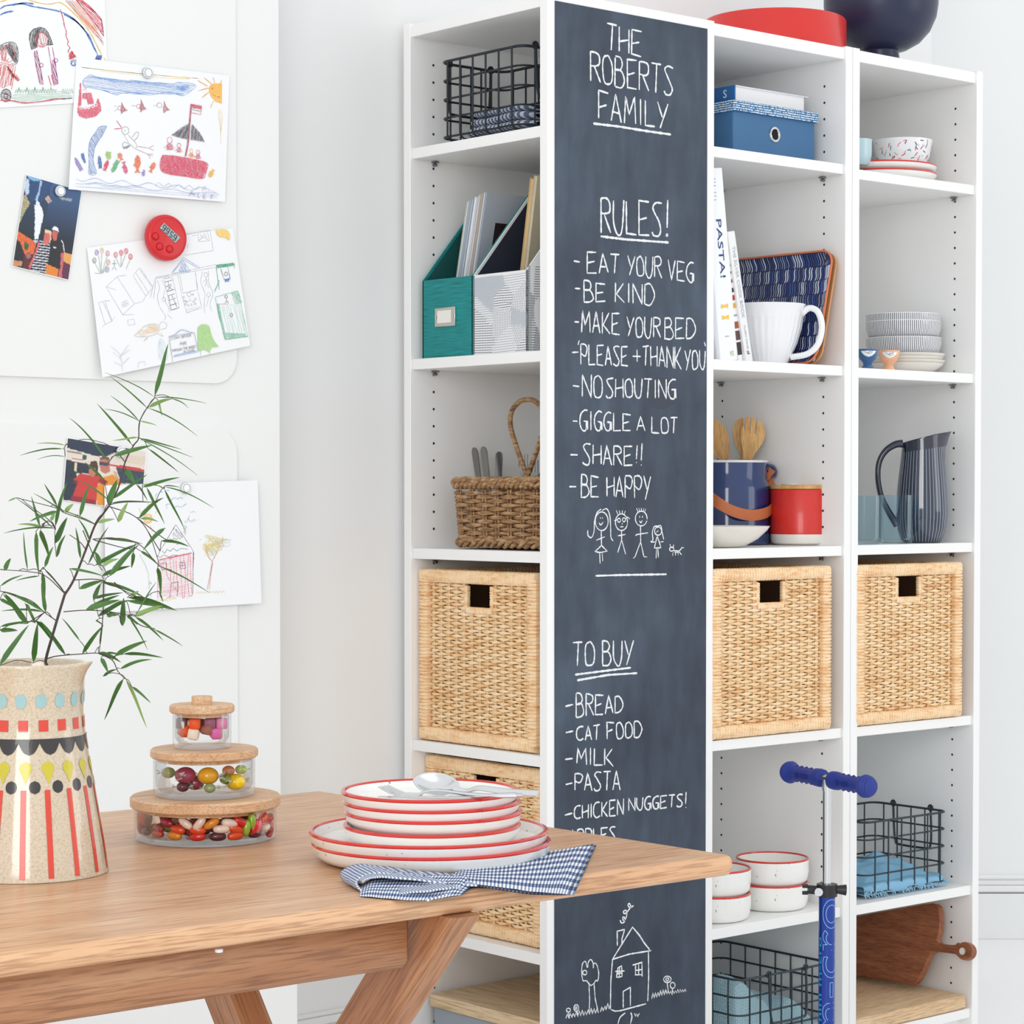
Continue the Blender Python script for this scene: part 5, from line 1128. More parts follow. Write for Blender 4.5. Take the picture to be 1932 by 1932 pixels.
# ------------------------------------------------------------ gingham napkin, folded on the table
GN = gingham('gingham_napkin', 34, 16, '2d3f66', '8796b4', 'f1f2f4')
g = thing('gingham_napkin', 'folded navy and white gingham napkin beside the plate stack', 'napkin', tuple(tq(900, 1680)))
def wedge(front, back, z0, z1, nu, nv, seed, amp, nm, uvs=1):
    fr = [onZ(*p, TZ+z1(.5, .5)) for p in sm(front)]; bk = [onZ(*p, TZ+z1(.5, .5)) for p in sm(back)]
    def samp(L, t_): x = t_*(len(L)-1); i = min(len(L)-2, int(x)); return L[i].lerp(L[i+1], x-i)
    def fn(u, v):
        if v < .5: q = v*2; p = samp(fr, u).lerp(samp(bk, u), q); z = z1(u, q)
        else: q = (1-v)*2; p = samp(fr, u).lerp(samp(bk, u), q); z = z0(u, q)
        e = min(1, 8*min(u, 1-u)+.25); z = z0(u, q)+(z-z0(u, q))*e*min(1, 9*min(q, 1-q)+.12)
        return Vector((p.x, p.y, TZ+.0008+z+amp*abs(noise3((p.x*40, p.y*40, seed)))*(1 if v < .5 else .2)))
    m = MB(); m.grid(fn, nu, nv); return mk(nm, m, GN, g, world=True, ang=180)
wedge([(860, 1664), (920, 1671), (1000, 1683), (1083, 1684)], [(860, 1640), (930, 1628), (1030, 1606), (1125, 1590)], lambda u, q: 0, lambda u, q: .0035, 50, 24, 3, .0012, 'lower_fold')
wedge([(852, 1660), (930, 1668), (1010, 1679), (1072, 1683)], [(862, 1636), (935, 1624), (1030, 1603), (1120, 1588)], lambda u, q: .004, lambda u, q: .0075, 50, 24, 6, .0012, 'upper_fold')
def loop(outer, thk, nm, seed, wdir=.04):
    """a strip of folded cloth seen on edge that curls over into a loop"""
    P = spline([onZ(x, y, TZ+z) for x, y, z in outer], 6); bk = Vector((.35, .94, 0))*wdir
    m = MB(); m.grid(lambda u, v: (lambda x: P[min(len(P)-1, int(round(u*(len(P)-1))))]+bk*v+Vector((0, 0, .0006*noise3((u*9, v*7, seed)))))(0), len(P)-1, 10); return mk(nm, m, GN, g, world=True, solid=thk, ang=180)
loop([(905, 1668, .004), (860, 1664, .006), (800, 1658, .010), (745, 1651, .014), (715, 1648, .016), (690, 1652, .014), (674, 1662, .010), (676, 1674, .005), (690, 1683, .002), (735, 1689, .001), (780, 1693, .001), (806, 1698, .001)], .0022, 'curled_fold', 1, .06)
loop([(900, 1671, .005), (855, 1668, .007), (800, 1662, .011), (750, 1657, .0145), (715, 1655, .015), (694, 1658, .013), (684, 1665, .010)], .0020, 'curled_fold', 2, .06)
loop([(806, 1699, .001), (840, 1690, .0025), (868, 1681, .003), (864, 1675, .006), (835, 1678, .008), (806, 1682, .008), (775, 1684, .0065), (750, 1688, .003)], .0022, 'curled_fold', 3, .03)
wedge([(679, 1680), (735, 1685), (800, 1688), (870, 1678)], [(683, 1661), (760, 1653), (840, 1652), (900, 1656)], lambda u, q: 0, lambda u, q: .003+.008*q, 24, 12, 9, .001, 'inner_fold')

# ------------------------------------------------------------ decorated ceramic jug with a branch
vr = .0; D_ = 2.60; vb = onZ(60, 1633, TZ); vb = standing(60, 1668, TZ, .084); s_ = (vb-CAM).dot(FW)/FPX
def zv(py): return atD(60, py, (vb-CAM).dot(FW)).z-TZ
R_ = lambda px: px*s_
vp = [(1666, 140), (1658, 143.5), (1640, 143), (1600, 137.5), (1560, 131), (1500, 121), (1450, 112.5), (1400, 104), (1370, 100), (1340, 98), (1310, 99), (1285, 101), (1265, 103), (1252, 105.5)]
prof = [(R_(r_), max(.0, zv(y)-.0)) for y, r_ in vp]; z00 = prof[0][1]; prof = [(r_, z-z00) for r_, z in prof]
aspt = atan2(RT.y, RT.x); 
HV = prof[-1][1]
def spout(r_, z, a, k):
    d = max(0, cos(a-aspt+.25))**44; t_ = max(0, (z-HV*.86)/(HV*.14)); return r_+R_(19)*d*t_**2.0-R_(2)*(max(0, cos(a-aspt+.25))**8-d)*t_, z+R_(3)*d*t_
STO = speck('stoneware_glaze', 'cdbda6', .16); t_ = STO; 
g = thing('painted_jug', 'hand-painted stoneware jug with red stripes and dots, holding a leafy branch', 'jug', (vb.x, vb.y, TZ+.0005))
t = NT('stoneware_body'); n = t.noise(t.coord(), 420, 2, .5); t.col(t.ramp(n, [(.2, 'b3a286'), (.45, 'cdbea6'), (.7, 'd8cbb6')])); t.b.inputs['Roughness'].default_value = .14; t.b.inputs['Coat Weight'].default_value = .8; STO = t.m
inner = [(r_-.004, z) for r_, z in prof[::-1]][:8]+[(prof[7][0]-.004, .05), (0, .045)]
full = [(0, .0)]+prof+[(prof[-1][0]-.001, prof[-1][1]+.0018), (prof[-1][0]-.003, prof[-1][1]+.0014)]+inner
fp = []
for (r1_, z1_), (r2_, z2_) in zip(full, full[1:]):
    for q in range(3): fp.append((r1_+(r2_-r1_)*q/3, z1_+(z2_-z1_)*q/3))
fp.append(full[-1]); mk('jug_body', MB().lathe(fp, 160, mod=spout), STO, g)
ac_ = atan2(CAM.y-vb.y, CAM.x-vb.x)
def rv(z):
    for (r1_, z1_), (r2_, z2_) in zip(prof, prof[1:]):
        if z1_ <= z <= z2_: return r1_+(r2_-r1_)*(z-z1_)/(z2_-z1_+1e-9)
    return prof[-1][0]
def motif(m, ang, z0_, z1_, wf, n=8, lean=0):
    """painted shape: half-width wf(f) in metres along its height"""
    for j in range(n):
        for i in range(-3, 3):
            q = []
            for jj, ii in ((j, i), (j, i+1), (j+1, i+1), (j+1, i)):
                f_ = jj/n; z = z0_+(z1_-z0_)*f_; r_ = rv(z)+.0006; a = ang+lean*f_+ii/3*wf(f_)/r_; q.append((r_*cos(a), r_*sin(a), z))
            m.add(q, [(0, 1, 2, 3)])
def zpx(py): return zv(py)-z00
def band(nm, pys, wf, col, off, n=17, size=None, half=0):
    m = MB()
    for k in range(n): motif(m, ac_+off+k*2*pi/n, zpx(pys[1]), zpx(pys[0]), wf)
    mk(nm, m, base('paint_'+col, col, .25, coat=.5, var=.1), g, smooth=True)
ell = lambda w_: (lambda f_: w_*sqrt(max(0, 1-(2*f_-1)**2)))
dA = 2*pi/17; o0 = -.22
# angles measured from the camera direction, positive to the right seen in the photograph
band('painted_dots', (1301, 1329), ell(R_(10.5)), '9cc3c6', o0+.04, 17); band('painted_squares', (1350, 1371), lambda f_: R_(9), 'd8432f', o0+.08, 17)
band('painted_scallops', (1386, 1414), lambda f_: R_(20)*min(1, (f_*1.15))**.45, '2f2b2b', o0+dA/2, 17)
m = MB(); motif(m, 0, zpx(1387.5), zpx(1385), lambda f_: rv(zpx(1386))*pi, 1)
mm = MB()
for i in range(120):
    q = []
    for a_, z in ((i, zpx(1388)), (i+1, zpx(1388)), (i+1, zpx(1384.5)), (i, zpx(1384.5))): a = 2*pi*a_/120; r_ = rv(z)+.0007; q.append((r_*cos(a), r_*sin(a), z))
    mm.add(q, [(0, 1, 2, 3)])
mk('painted_band', mm, base('paint_2f2b2b', '2f2b2b', .25, coat=.5), g)
band('painted_drops', (1425, 1467), lambda f_: R_(12.5)*(sqrt(max(0, 1-((f_-.68)/.32)**2)) if f_ > .68 else (f_/.68)**1.15), 'c9c02e', o0+.13, 17)
band('painted_spots', (1460, 1484), ell(R_(10.5)), '2f2b2b', o0+dA/2+.09, 17)
band('painted_stripes', (1477, 1660), lambda f_: R_(5.2), 'd8432f', o0+.10, 17)
# stem and leaves traced leaf by leaf
LFM = base('bamboo_leaf', '3f6a2c', .45, var=.35, vs=18); LF2 = base('bamboo_leaf_pale', '7f9e5a', .5, var=.3, vs=18); STM = base('branch_bark', '4a4038', .7)
br = thing('leafy_branch', 'slender branch with narrow green willow-like leaves standing in the painted jug', 'branch', (vb.x, vb.y, TZ+.1))
DB = (vb-CAM).dot(FW)
def bpt(x, y, dd=0): return atD(x, y, DB+dd)
NODES = []
def stem(pts, w0, w1, nm='stem'):
    P = spline([bpt(*p) for p in pts], 5); NODES.extend(P); m = MB(); m.tube(P, [w0+(w1-w0)*k/len(P) for k in range(len(P))], 7); mk(nm, m, STM, br, world=True)
ZA = lambda x, y: (x/3.578, 640+y/3.578); ZB = lambda x, y: (x/3.0185, 1100+y/3.0185)
stem([(*ZB(268, 470), .0), (*ZB(262, 430), 0), (*ZB(310, 260), -.01), (*ZB(370, 60), -.01), (*ZA(440, 1720), -.01), (*ZA(500, 1620), 0), (*ZA(580, 1420), .01), (*ZA(640, 1260), .01), (*ZA(700, 1175), .0), (*ZA(740, 1120), 0), (*ZA(760, 1080), 0), (*ZA(800, 1000), 0), (*ZA(845, 830), 0), (*ZA(900, 720), 0), (*ZA(935, 670), 0), (*ZA(942, 560), 0), (*ZA(995, 460), 0), (*ZA(1045, 395), 0)], .0017, .0005)
for L in ([(440, 1720), (400, 1660), (300, 1550), (290, 1545)], [(500, 1625), (660, 1622), (760, 1660), (970, 1760)], [(580, 1420), (540, 1370), (470, 1320)], [(625, 1350), (720, 1345), (850, 1350), (960, 1400), (1070, 1525), (1160, 1560)], [(645, 1250), (560, 1215), (430, 1170), (380, 1140), (110, 1070)], [(700, 1175), (740, 1120), (850, 1100), (1050, 1100)], [(740, 1130), (900, 1190), (1000, 1300), (1070, 1500)], [(635, 1355), (800, 1400), (900, 1420)], [(430, 1840), (560, 1830), (700, 1835), (850, 1860), (920, 1870)], [(440, 1720), (310, 1600), (200, 1570), (0, 1555)], [(375, 1285), (330, 1220), (180, 1110)], [(560, 1290), (640, 1480), (690, 1560)], [(770, 1640), (880, 1730), (1100, 1820)], [(845, 830), (770, 740), (700, 700)], [(300, 1845), (200, 1760), (0, 1700)], [(300, 1845), (180, 1920)], [(380, 1900), (300, 1845)], [(930, 1210), (1100, 1340), (1170, 1370)], [(1000, 1300), (1080, 1430)]):
    stem([(*ZA(*p), random.uniform(-.012, .012)) for p in L], .0006, .0004, 'twig')
for L in ([(268, 430), (330, 415), (450, 405), (560, 400), (640, 430)], [(560, 400), (640, 440), (670, 500), (710, 545)], [(590, 0), (585, 200), (565, 400)], [(200, 220), (260, 165), (300, 200)], [(730, 180), (800, 240), (880, 260)]):
    stem([(*ZB(*p), random.uniform(-.01, .01)) for p in L], .0007, .0004, 'twig')
LV = [  # base -> tip (zoomed pixels), width, pale?
 (1045, 385, 1140, 30, 40, 0), (1000, 460, 1170, 402, 28, 1), (1045, 395, 1395, 435, 8, 0), (1040, 392, 710, 225, 7, 0), (995, 465, 740, 250, 10, 0), (1000, 465, 1335, 655, 9, 0), (1065, 410, 1095, 518, 16, 1), (1165, 400, 1275, 465, 8, 0), (940, 555, 745, 380, 9, 0), (935, 550, 700, 470, 7, 0), (945, 553, 1060, 588, 12, 1),
 (890, 715, 655, 435, 20, 0), (935, 665, 760, 685, 14, 1), (935, 672, 1225, 745, 12, 0), (945, 680, 1305, 800, 8, 0), (960, 680, 1335, 920, 7, 0), (1000, 740, 1205, 900, 14, 0), (735, 830, 465, 530, 14, 0), (770, 790, 1030, 718, 36, 0), (440, 715, 250, 705, 9, 1), (430, 740, 135, 782, 11, 0), (440, 790, 250, 810, 6, 0),
 (850, 880, 910, 980, 44, 0), (760, 1080, 995, 915, 26, 0), (730, 1115, 790, 950, 48, 0), (735, 1090, 530, 950, 12, 0), (700, 950, 570, 830, 18, 0), (960, 1000, 1215, 935, 24, 0), (960, 985, 1110, 1000, 12, 1), (1110, 995, 1440, 1135, 10, 0), (1110, 1010, 1245, 1290, 18, 0), (920, 980, 1000, 1090, 14, 0), (990, 1000, 1110, 1250, 20, 0), (935, 1205, 1105, 1070, 34, 0), (1110, 992, 1210, 1000, 8, 0),
 (370, 1265, 450, 965, 30, 0), (385, 1130, 300, 975, 18, 0), (535, 1195, 605, 990, 34, 0), (430, 1165, 225, 1040, 9, 0), (110, 1070, 50, 1098, 12, 1), (440, 1170, 495, 1110, 34, 1), (390, 1160, 200, 1230, 26, 0), (270, 1270, 210, 1060, 18, 0), (285, 1270, 120, 1250, 18, 1), (360, 1275, 105, 1070, 10, 0), (375, 1280, 25, 1310, 12, 0), (640, 1245, 370, 1140, 8, 0), (345, 1230, 370, 1160, 26, 1),
 (370, 1380, 455, 1205, 44, 0), (660, 1240, 775, 1215, 26, 1), (800, 1235, 860, 1105, 34, 1), (740, 1110, 1050, 1100, 9, 0), (950, 1210, 1070, 1230, 20, 1), (1115, 1275, 960, 1425, 34, 0), (1090, 1360, 1280, 1400, 22, 0), (610, 1365, 530, 1210, 16, 0), (590, 1520, 735, 1265, 20, 0), (690, 1345, 965, 1385, 20, 0), (640, 1530, 940, 1385, 34, 0), (735, 1600, 940, 1390, 46, 0), (900, 1440, 890, 1550, 28, 0), (380, 1470, 440, 1320, 30, 0), (300, 1540, 360, 1400, 26, 0),
 (240, 1300, 262, 1590, 36, 0), (275, 1285, 330, 1480, 40, 0), (185, 1560, 155, 1300, 14, 0), (285, 1570, 305, 1830, 32, 0), (30, 1560, 72, 1478, 34, 0), (0, 1665, 155, 1590, 16, 0), (260, 1600, 110, 1630, 10, 0), (300, 1840, 0, 1700, 24, 0), (290, 1840, 10, 1832, 16, 0), (175, 1920, 20, 1720, 40, 0), (240, 1915, 165, 1780, 18, 0), (300, 1550, 440, 1720, 12, 0), (545, 1480, 510, 1270, 20, 0),
 (470, 1550, 700, 1600, 18, 0), (690, 1600, 880, 1530, 30, 0), (535, 1685, 700, 1630, 34, 0), (630, 1760, 680, 1650, 34, 0), (690, 1640, 980, 1750, 26, 0), (690, 1530, 800, 1480, 30, 1), (680, 1530, 640, 1430, 34, 0), (585, 1825, 810, 1760, 44, 0), (630, 1755, 830, 1710, 22, 0), (860, 1745, 1195, 1832, 34, 0), (665, 1870, 870, 1760, 34, 0), (820, 1930, 835, 1750, 38, 0), (880, 1740, 935, 1700, 30, 1), (915, 1870, 1105, 1805, 34, 1), (930, 1840, 1055, 1640, 10, 0), (720, 1860, 800, 1860, 30, 0), (1065, 1540, 1090, 1720, 34, 0), (1070, 1530, 1420, 1710, 12, 0), (950, 1430, 1070, 1525, 20, 0), (1075, 1700, 1100, 1775, 12, 0), (860, 1870, 930, 1930, 20, 0), (650, 1900, 690, 1930, 10, 0)]
LB = [(375, 410, 225, 215, 26, 0), (190, 455, 215, 225, 34, 0), (0, 470, 165, 240, 34, 0), (0, 270, 100, 272, 28, 0), (160, 225, 20, 60, 34, 0), (260, 165, 235, 0, 24, 0), (0, 250, 190, 220, 16, 0), (455, 330, 350, 200, 12, 0), (465, 405, 590, 240, 26, 0), (500, 150, 680, 70, 24, 0), (560, 190, 700, 100, 26, 0), (700, 245, 705, 85, 30, 0), (720, 100, 1005, 158, 24, 0), (770, 185, 930, 130, 22, 1), (770, 190, 930, 325, 18, 0), (880, 265, 1040, 360, 10, 0), (740, 205, 840, 380, 10, 0), (570, 360, 585, 200, 12, 0),
 (655, 415, 835, 330, 30, 0), (700, 405, 930, 424, 20, 0), (560, 395, 690, 450, 24, 0), (680, 488, 865, 435, 22, 0), (575, 425, 618, 515, 26, 0), (585, 530, 665, 492, 18, 0), (705, 545, 590, 782, 30, 0), (715, 545, 840, 825, 22, 1), (750, 590, 858, 682, 16, 0), (600, 400, 700, 410, 12, 0), (610, 190, 670, 180, 22, 0), (150, 120, 200, 210, 18, 0), (205, 215, 300, 330, 24, 0), (0, 90, 90, 150, 22, 0)]
def leafm(b, t_, w_, dd, pale):
    b = bpt(*b, dd); q = min(NODES, key=lambda n: (n-b).length)
    if .004 < (q-b).length < .13: mm_ = MB(); mid = (q+b)/2+Vector((0, 0, .12*(q-b).length)); P_ = spline([q, mid, b], 5); mm_.tube(P_, .00042, 5); mk('twig', mm_, STM, br, world=True); NODES.extend(P_)
    t_ = bpt(*t_, dd+random.uniform(-.014, .014)); d = t_-b; L = d.length; a = d.normalized()
    s_ = (a.cross(-FW)).normalized(); roll = random.uniform(-.5, .5); nrm = s_.cross(a); s_ = s_*cos(roll)+nrm*sin(roll); nrm = s_.cross(a); m = MB(); n = 10; vs = []; ph = random.random()*6; dr = random.uniform(.02, .06)*L
    for i in range(n+1):
        u = i/n; wv = w_/2*min(1, (u*5.5)**.7)*(1-u**2.6)**.9+.00012; c = b+d*u+Vector((0, 0, dr*(4*u*(1-u))))+nrm*(.0012*sin(ph+u*5)); 
        vs += [c+s_*wv+nrm*.12*wv, c-nrm*.18*wv, c-s_*wv+nrm*.12*wv]
    m.add(vs, [(3*i+k, 3*i+k+1, 3*i+k+4, 3*i+k+3) for i in range(n) for k in (0, 1)])
    o = mk('leaf', m, LF2 if pale else LFM, br, world=True, ang=180); return o
random.seed(11)
for i, (x0, y0, x1, y1, w_, p_) in enumerate(LV): leafm(ZA(x0, y0), ZA(x1, y1), w_/3.578/FPX*DB*.92, random.uniform(-.03, .03), p_)
for i, (x0, y0, x1, y1, w_, p_) in enumerate(LB): leafm(ZB(x0, y0), ZB(x1, y1), w_/3.0185/FPX*DB*.92, random.uniform(-.03, .02), p_)
# ------------------------------------------------------------ stacked sweet jars
JG = glassmat('clear_glass', 'fefefe', 1.3); LID = wood('pale_lid_wood', 'cb9b6e', 'dcb48c', 'e6c8a6', 0, 2.6, .5, .15, stretch=7)
def candy_jar(label, px, pyb, rg, rl, hpx_g, hpx_l, z0, cen):
    s_ = (cen-CAM).dot(FW)/FPX; r = rg*s_; h = hpx_g*s_; g = thing('sweet_jar', label, 'jar', (cen.x, cen.y, z0)); th = .0028
    mk('glass_bowl', MB().lathe([(0, 0), (r-.006, 0), (r-.0015, .0015), (r, .006), (r, h), (r-th, h), (r-th, .012), (r-.007, .0065), (0, .006)], 96), JG, g)
    L = rl*s_; lh = hpx_l*s_
    mk('wooden_lid', MB().lathe([(0, h-.004), (r-th-.002, h-.004), (r-th-.002, h+.0003), (L-.002, h+.0003), (L, h+.002), (L, h+lh-.002), (L-.002, h+lh), (0, h+lh)], 96), LID, g)
    return g, r-th, h, z0+h+lh, s_
jc0 = standing(388, 1600, TZ, 135/FPX*2.62)
J1 = candy_jar('lowest and widest glass jar of the stack, full of jelly beans', 388, 1600, 133, 141, 60, 21, TZ+.0005, jc0)
J2 = candy_jar('middle glass jar of the stack, holding wrapped boiled sweets', 385, 1505, 95.5, 101, 71, 17, J1[3]+.0004, jc0-Vector((RT.x, RT.y, 0))*2*J1[4])
J3 = candy_jar('smallest glass jar on top of the stack, holding chewy pink and orange sweets', 383, 1410, 55, 61, 66, 16, J2[3]+.0004, jc0-Vector((RT.x, RT.y, 0))*6*J1[4])
s_ = J1[4]; kz = J3[3]-(J2[3]+.0004); mk('lid_knob', MB().lathe([(0, kz-.0002), (19*s_, kz), (19.5*s_, kz+.0015), (19.5*s_, kz+14*s_), (18.5*s_, kz+15.5*s_), (0, kz+15.5*s_)], 40), LID, J3[0])
# jelly beans
random.seed(21); BE = {'red': 'c8211c', 'orange': 'd9481a', 'amber': 'd98a22', 'white': 'e8d3c4', 'purple': '4d1528', 'crimson': '9c1330', 'green': '8aa82c', 'pink': 'e0657a'}
def beanmesh(c):
    m = MB(); L, r = .0098, .0052; n = 9
    P = [(L*cos(pi*i/n)*-1, r*sin(pi*i/n)**.62 if 0 < i < n else .0002) for i in range(n+1)]
    m.tube([Vector((x, -.0016*(1-(x/L)**2), 0)) for x, _ in P], [rr for _, rr in P], 10); return m
protos = {}
JBc = J1[0].location
def bean(c, loc, rot):
    if c not in protos:
        o = mk('jelly_bean', beanmesh(c), base('bean_'+c, BE[c], .22, coat=.5, sub=.0, var=.12, vs=200), None, ang=180); protos[c] = o.data
    else: o = bpy.data.objects.new('jelly_bean', protos[c]); COL.objects.link(o)
    o.location = loc; o.rotation_euler = rot; tag(o, '%s jelly bean in the lowest, widest glass jar' % c, 'sweet', '%s jelly beans in the lowest jar' % c)
# front row traced: (px, py, angle in picture plane, colour)
FB = [(262, 1530, 80, 'red'), (274, 1532, 95, 'orange'), (283, 1548, 60, 'purple'), (268, 1558, 100, 'crimson'), (279, 1572, 0, 'purple'), (301, 1576, 2, 'red'), (302, 1562, -5, 'crimson'), (318, 1551, -12, 'crimson'), (332, 1580, -3, 'amber'), (338, 1565, -8, 'orange'), (352, 1549, -35, 'white'), (377, 1552, 50, 'white'), (374, 1582, 3, 'red'), (374, 1566, -2, 'orange'), (399, 1552, 32, 'amber'), (417, 1564, 0, 'white'), (432, 1549, -12, 'white'), (410, 1581, 0, 'purple'), (442, 1579, 3, 'orange'), (443, 1564, -20, 'orange'), (452, 1542, -30, 'red'), (462, 1562, 85, 'green'), (472, 1541, 90, 'green'), (476, 1560, 70, 'red'), (482, 1560, 60, 'pink'), (478, 1578, 0, 'purple'), (497, 1561, 5, 'white'), (492, 1543, 40, 'orange'), (505, 1543, 10, 'red'), (510, 1566, 80, 'pink'), (505, 1580, 0, 'crimson'), (256, 1545, 85, 'orange')]
Rin = J1[1]-.0056; fc = Vector((JBc.x, JBc.y, 0)); toc = Vector((CAM.x-JBc.x, CAM.y-JBc.y, 0)).normalized(); rtv = Vector((RT.x, RT.y, 0))
for px, py, an_, c in FB:
    X = (px-388)*s_; X = max(-Rin*.985, min(Rin*.985, X)); dp = sqrt(max(0, Rin*Rin-X*X))-.001
    if abs(an_) < 50: dp -= .0015
    p = fc+rtv*X+toc*dp; p.z = atD(px, py, (p+Vector((0, 0, TZ))-CAM).dot(FW)).z; p.z = max(TZ+.0125, min(TZ+J1[2]-.0105, p.z))
    th_ = atan2(X, dp); yaw_ = atan2(rtv.y, rtv.x)+th_
    bean(c, p, Matrix.Rotation(yaw_, 3, 'Z').to_4x4().to_3x3() @ Matrix.Rotation(-radians(an_), 3, 'Y') and (Matrix.Rotation(yaw_, 3, 'Z') @ Matrix.Rotation(-radians(an_), 3, 'Y')).to_euler())
ck = list(BE)
for lay in range(3):
    for k in range(26):
        a = random.random()*2*pi; rr = Rin*.86*sqrt(random.random()); p = Vector((JBc.x+rr*cos(a), JBc.y+rr*sin(a), TZ+.0125+lay*.0105)); X = (p-fc).dot(rtv); dpt_ = (p-fc).dot(toc)
        if dpt_ > sqrt(max(0, Rin*Rin-X*X))-.014: continue
        bean(random.choice(['red', 'red', 'orange', 'crimson', 'purple', 'amber', 'white', 'green']), p, (random.uniform(-.3, .3), random.uniform(-.3, .3), random.random()*3))
ac1 = atan2(toc.y, toc.x)
for txt, W, H, zz_, hh_ in (('LSA', .0125, .0075, .0265, .0), ('handmade', .0175, .0032, .0135, 0)):
    tm = textfit(textmesh(txt, .02, .0001), W, H); R1_ = J1[1]+.0028+.0003; a0 = ac1+math.asin(min(.99, (495-388)*s_/R1_)); 
    tm.v = [Vector((R1_*cos(a0+v.x/R1_), R1_*sin(a0+v.x/R1_), zz_+v.y)) for v in tm.v]; mk('printed_lettering', tm, base('print_white', 'e6e8ea', .6), J1[0], smooth=False)
# wrapped boiled sweets in the middle jar
random.seed(8); M2 = J2[0].location; WR = glassmat('cellophane', 'f6faf2', 1.15, .08)
def sweet(px, py, col, lb, rr=19, front=.85):
    X = (px-385)*s_; X = max(-J2[1]*.75, min(J2[1]*.75, X)); dp = (sqrt(max(0, J2[1]**2-X*X))-rr*s_*.62)*front; p = Vector((M2.x, M2.y, 0))+rtv*X+toc*dp; r = rr*s_; p.z = atD(px, py, (p+Vector((0, 0, .85))-CAM).dot(FW)).z
    p.z = max(M2.z+.007+r, min(M2.z+J2[2]-r-.005, p.z)); g = thing('wrapped_sweet', lb, 'sweet', tuple(p), random.random()*3)
    mk('boiled_sweet', MB().lathe([(r*sin(pi*i/12), -r*.8*cos(pi*i/12)) for i in range(13)], 24), base('boil_'+col, col, .15, coat=.6, var=.1, vs=90), g)
    m = MB(); 
    for s2 in (-1, 1):
        for k in range(7): a = random.uniform(-.7, .7); e = Vector((s2*cos(a), sin(a)*.8, random.uniform(-.4, .6))); b0 = Vector((s2*r*.95, 0, 0)); b1 = b0+e*r*.8; w_ = Vector((-e.y, e.x, .3))*r*.28; m.add([b0, b1-w_, b1+w_], [(0, 1, 2)])
    mk('wrapper', m, base('wrapper_film', 'dfe6da', .2, coat=.5), g, smooth=False)
for a in ((350, 1460, '9c3a58', 'dark pink wrapped boiled sweet in the middle jar', 20), (392, 1455, 'e0a518', 'golden yellow wrapped boiled sweet at the centre of the middle jar', 20), (443, 1478, 'ecc918', 'bright yellow wrapped boiled sweet low at the right of the middle jar', 19), (425, 1470, '7c8c24', 'small olive green wrapped sweet between the two yellow ones', 12, .8),
    (368, 1478, '8b3048', 'dark red wrapped sweet behind the dark pink one in the middle jar', 17, .6), (318, 1458, '8fa45a', 'green wrapped sweet at the left of the middle jar', 13, .8), (430, 1448, 'c8754a', 'orange-brown wrapped sweet high at the right of the middle jar', 12, .75), (455, 1452, 'a9c25a', 'light green wrapped sweet at the right edge of the middle jar', 11, .8), (395, 1490, '8ea06a', 'pale green wrapped sweet on the floor of the middle jar', 11, .95), (345, 1492, '5b2336', 'dark purple wrapped sweet on the floor of the middle jar', 12, .9)): sweet(*a)
# chews in the top jar
M3 = J3[0].location
def chew(px, py, col, lb, rr=10.5, front=.72, cyl=False):
    X = (px-383)*s_; r = rr*s_; X = max(-J3[1]+r*1.35, min(J3[1]-r*1.35, X)); dp = (sqrt(max(0, J3[1]**2-X*X))-r*1.3)*front; p = Vector((M3.x, M3.y, 0))+rtv*X+toc*dp; p.z = atD(px, py, (p+Vector((0, 0, .9))-CAM).dot(FW)).z
    p.z = max(M3.z+.0075+r, min(M3.z+J3[2]-r-.005, p.z)); m = MB(); Mr = Matrix.Rotation(random.random()*3, 4, 'Z') @ Matrix.Rotation(random.uniform(-.5, .5), 4, 'X')
    if cyl: m.tube([Mr @ Vector((-r*1.1, 0, 0)), Mr @ Vector((-r, 0, 0)), Mr @ Vector((r, 0, 0)), Mr @ Vector((r*1.1, 0, 0))], [r*.8, r*.95, r*.95, r*.8], 16)
    else: m.box(-r, r, -r, r, -r, r, r*.3, M=Mr)
    tag(mk('chew_sweet', m, base('chew_'+col, col, .45, var=.06, vs=150), None, loc=tuple(p), ang=60), lb, 'sweet')
for a in ((350, 1379, 'e8541e', 'orange chew at the lower left of the top jar'), (351, 1368, 'f0e4d4', 'cream chew above the lower orange one in the top jar', 10, .6), (370, 1360, 'f25a1c', 'orange chew at the upper middle of the top jar'), (367, 1385, 'f2e8d6', 'cream chew at the bottom centre of the top jar'), (391, 1377, '9c6250', 'brown chew roll at the centre of the top jar', 10, .75, True),
    (398, 1358, '94566f', 'mauve chew at the upper right of the top jar'), (418, 1365, 'e58bb6', 'pale pink chew at the right of the top jar'), (409, 1383, 'e372b4', 'bright pink chew at the lower right of the top jar'), (338, 1355, '5c3140', 'dark plum chew at the upper left of the top jar', 11), (412, 1352, 'd8788e', 'rose chew behind the mauve one in the top jar', 9, .4), (380, 1368, '6f4a40', 'dark brown chew deep in the middle of the top jar', 10, .1), (360, 1357, 'b79a8c', 'beige chew deep behind the upper orange one', 9, .2)): chew(*a)
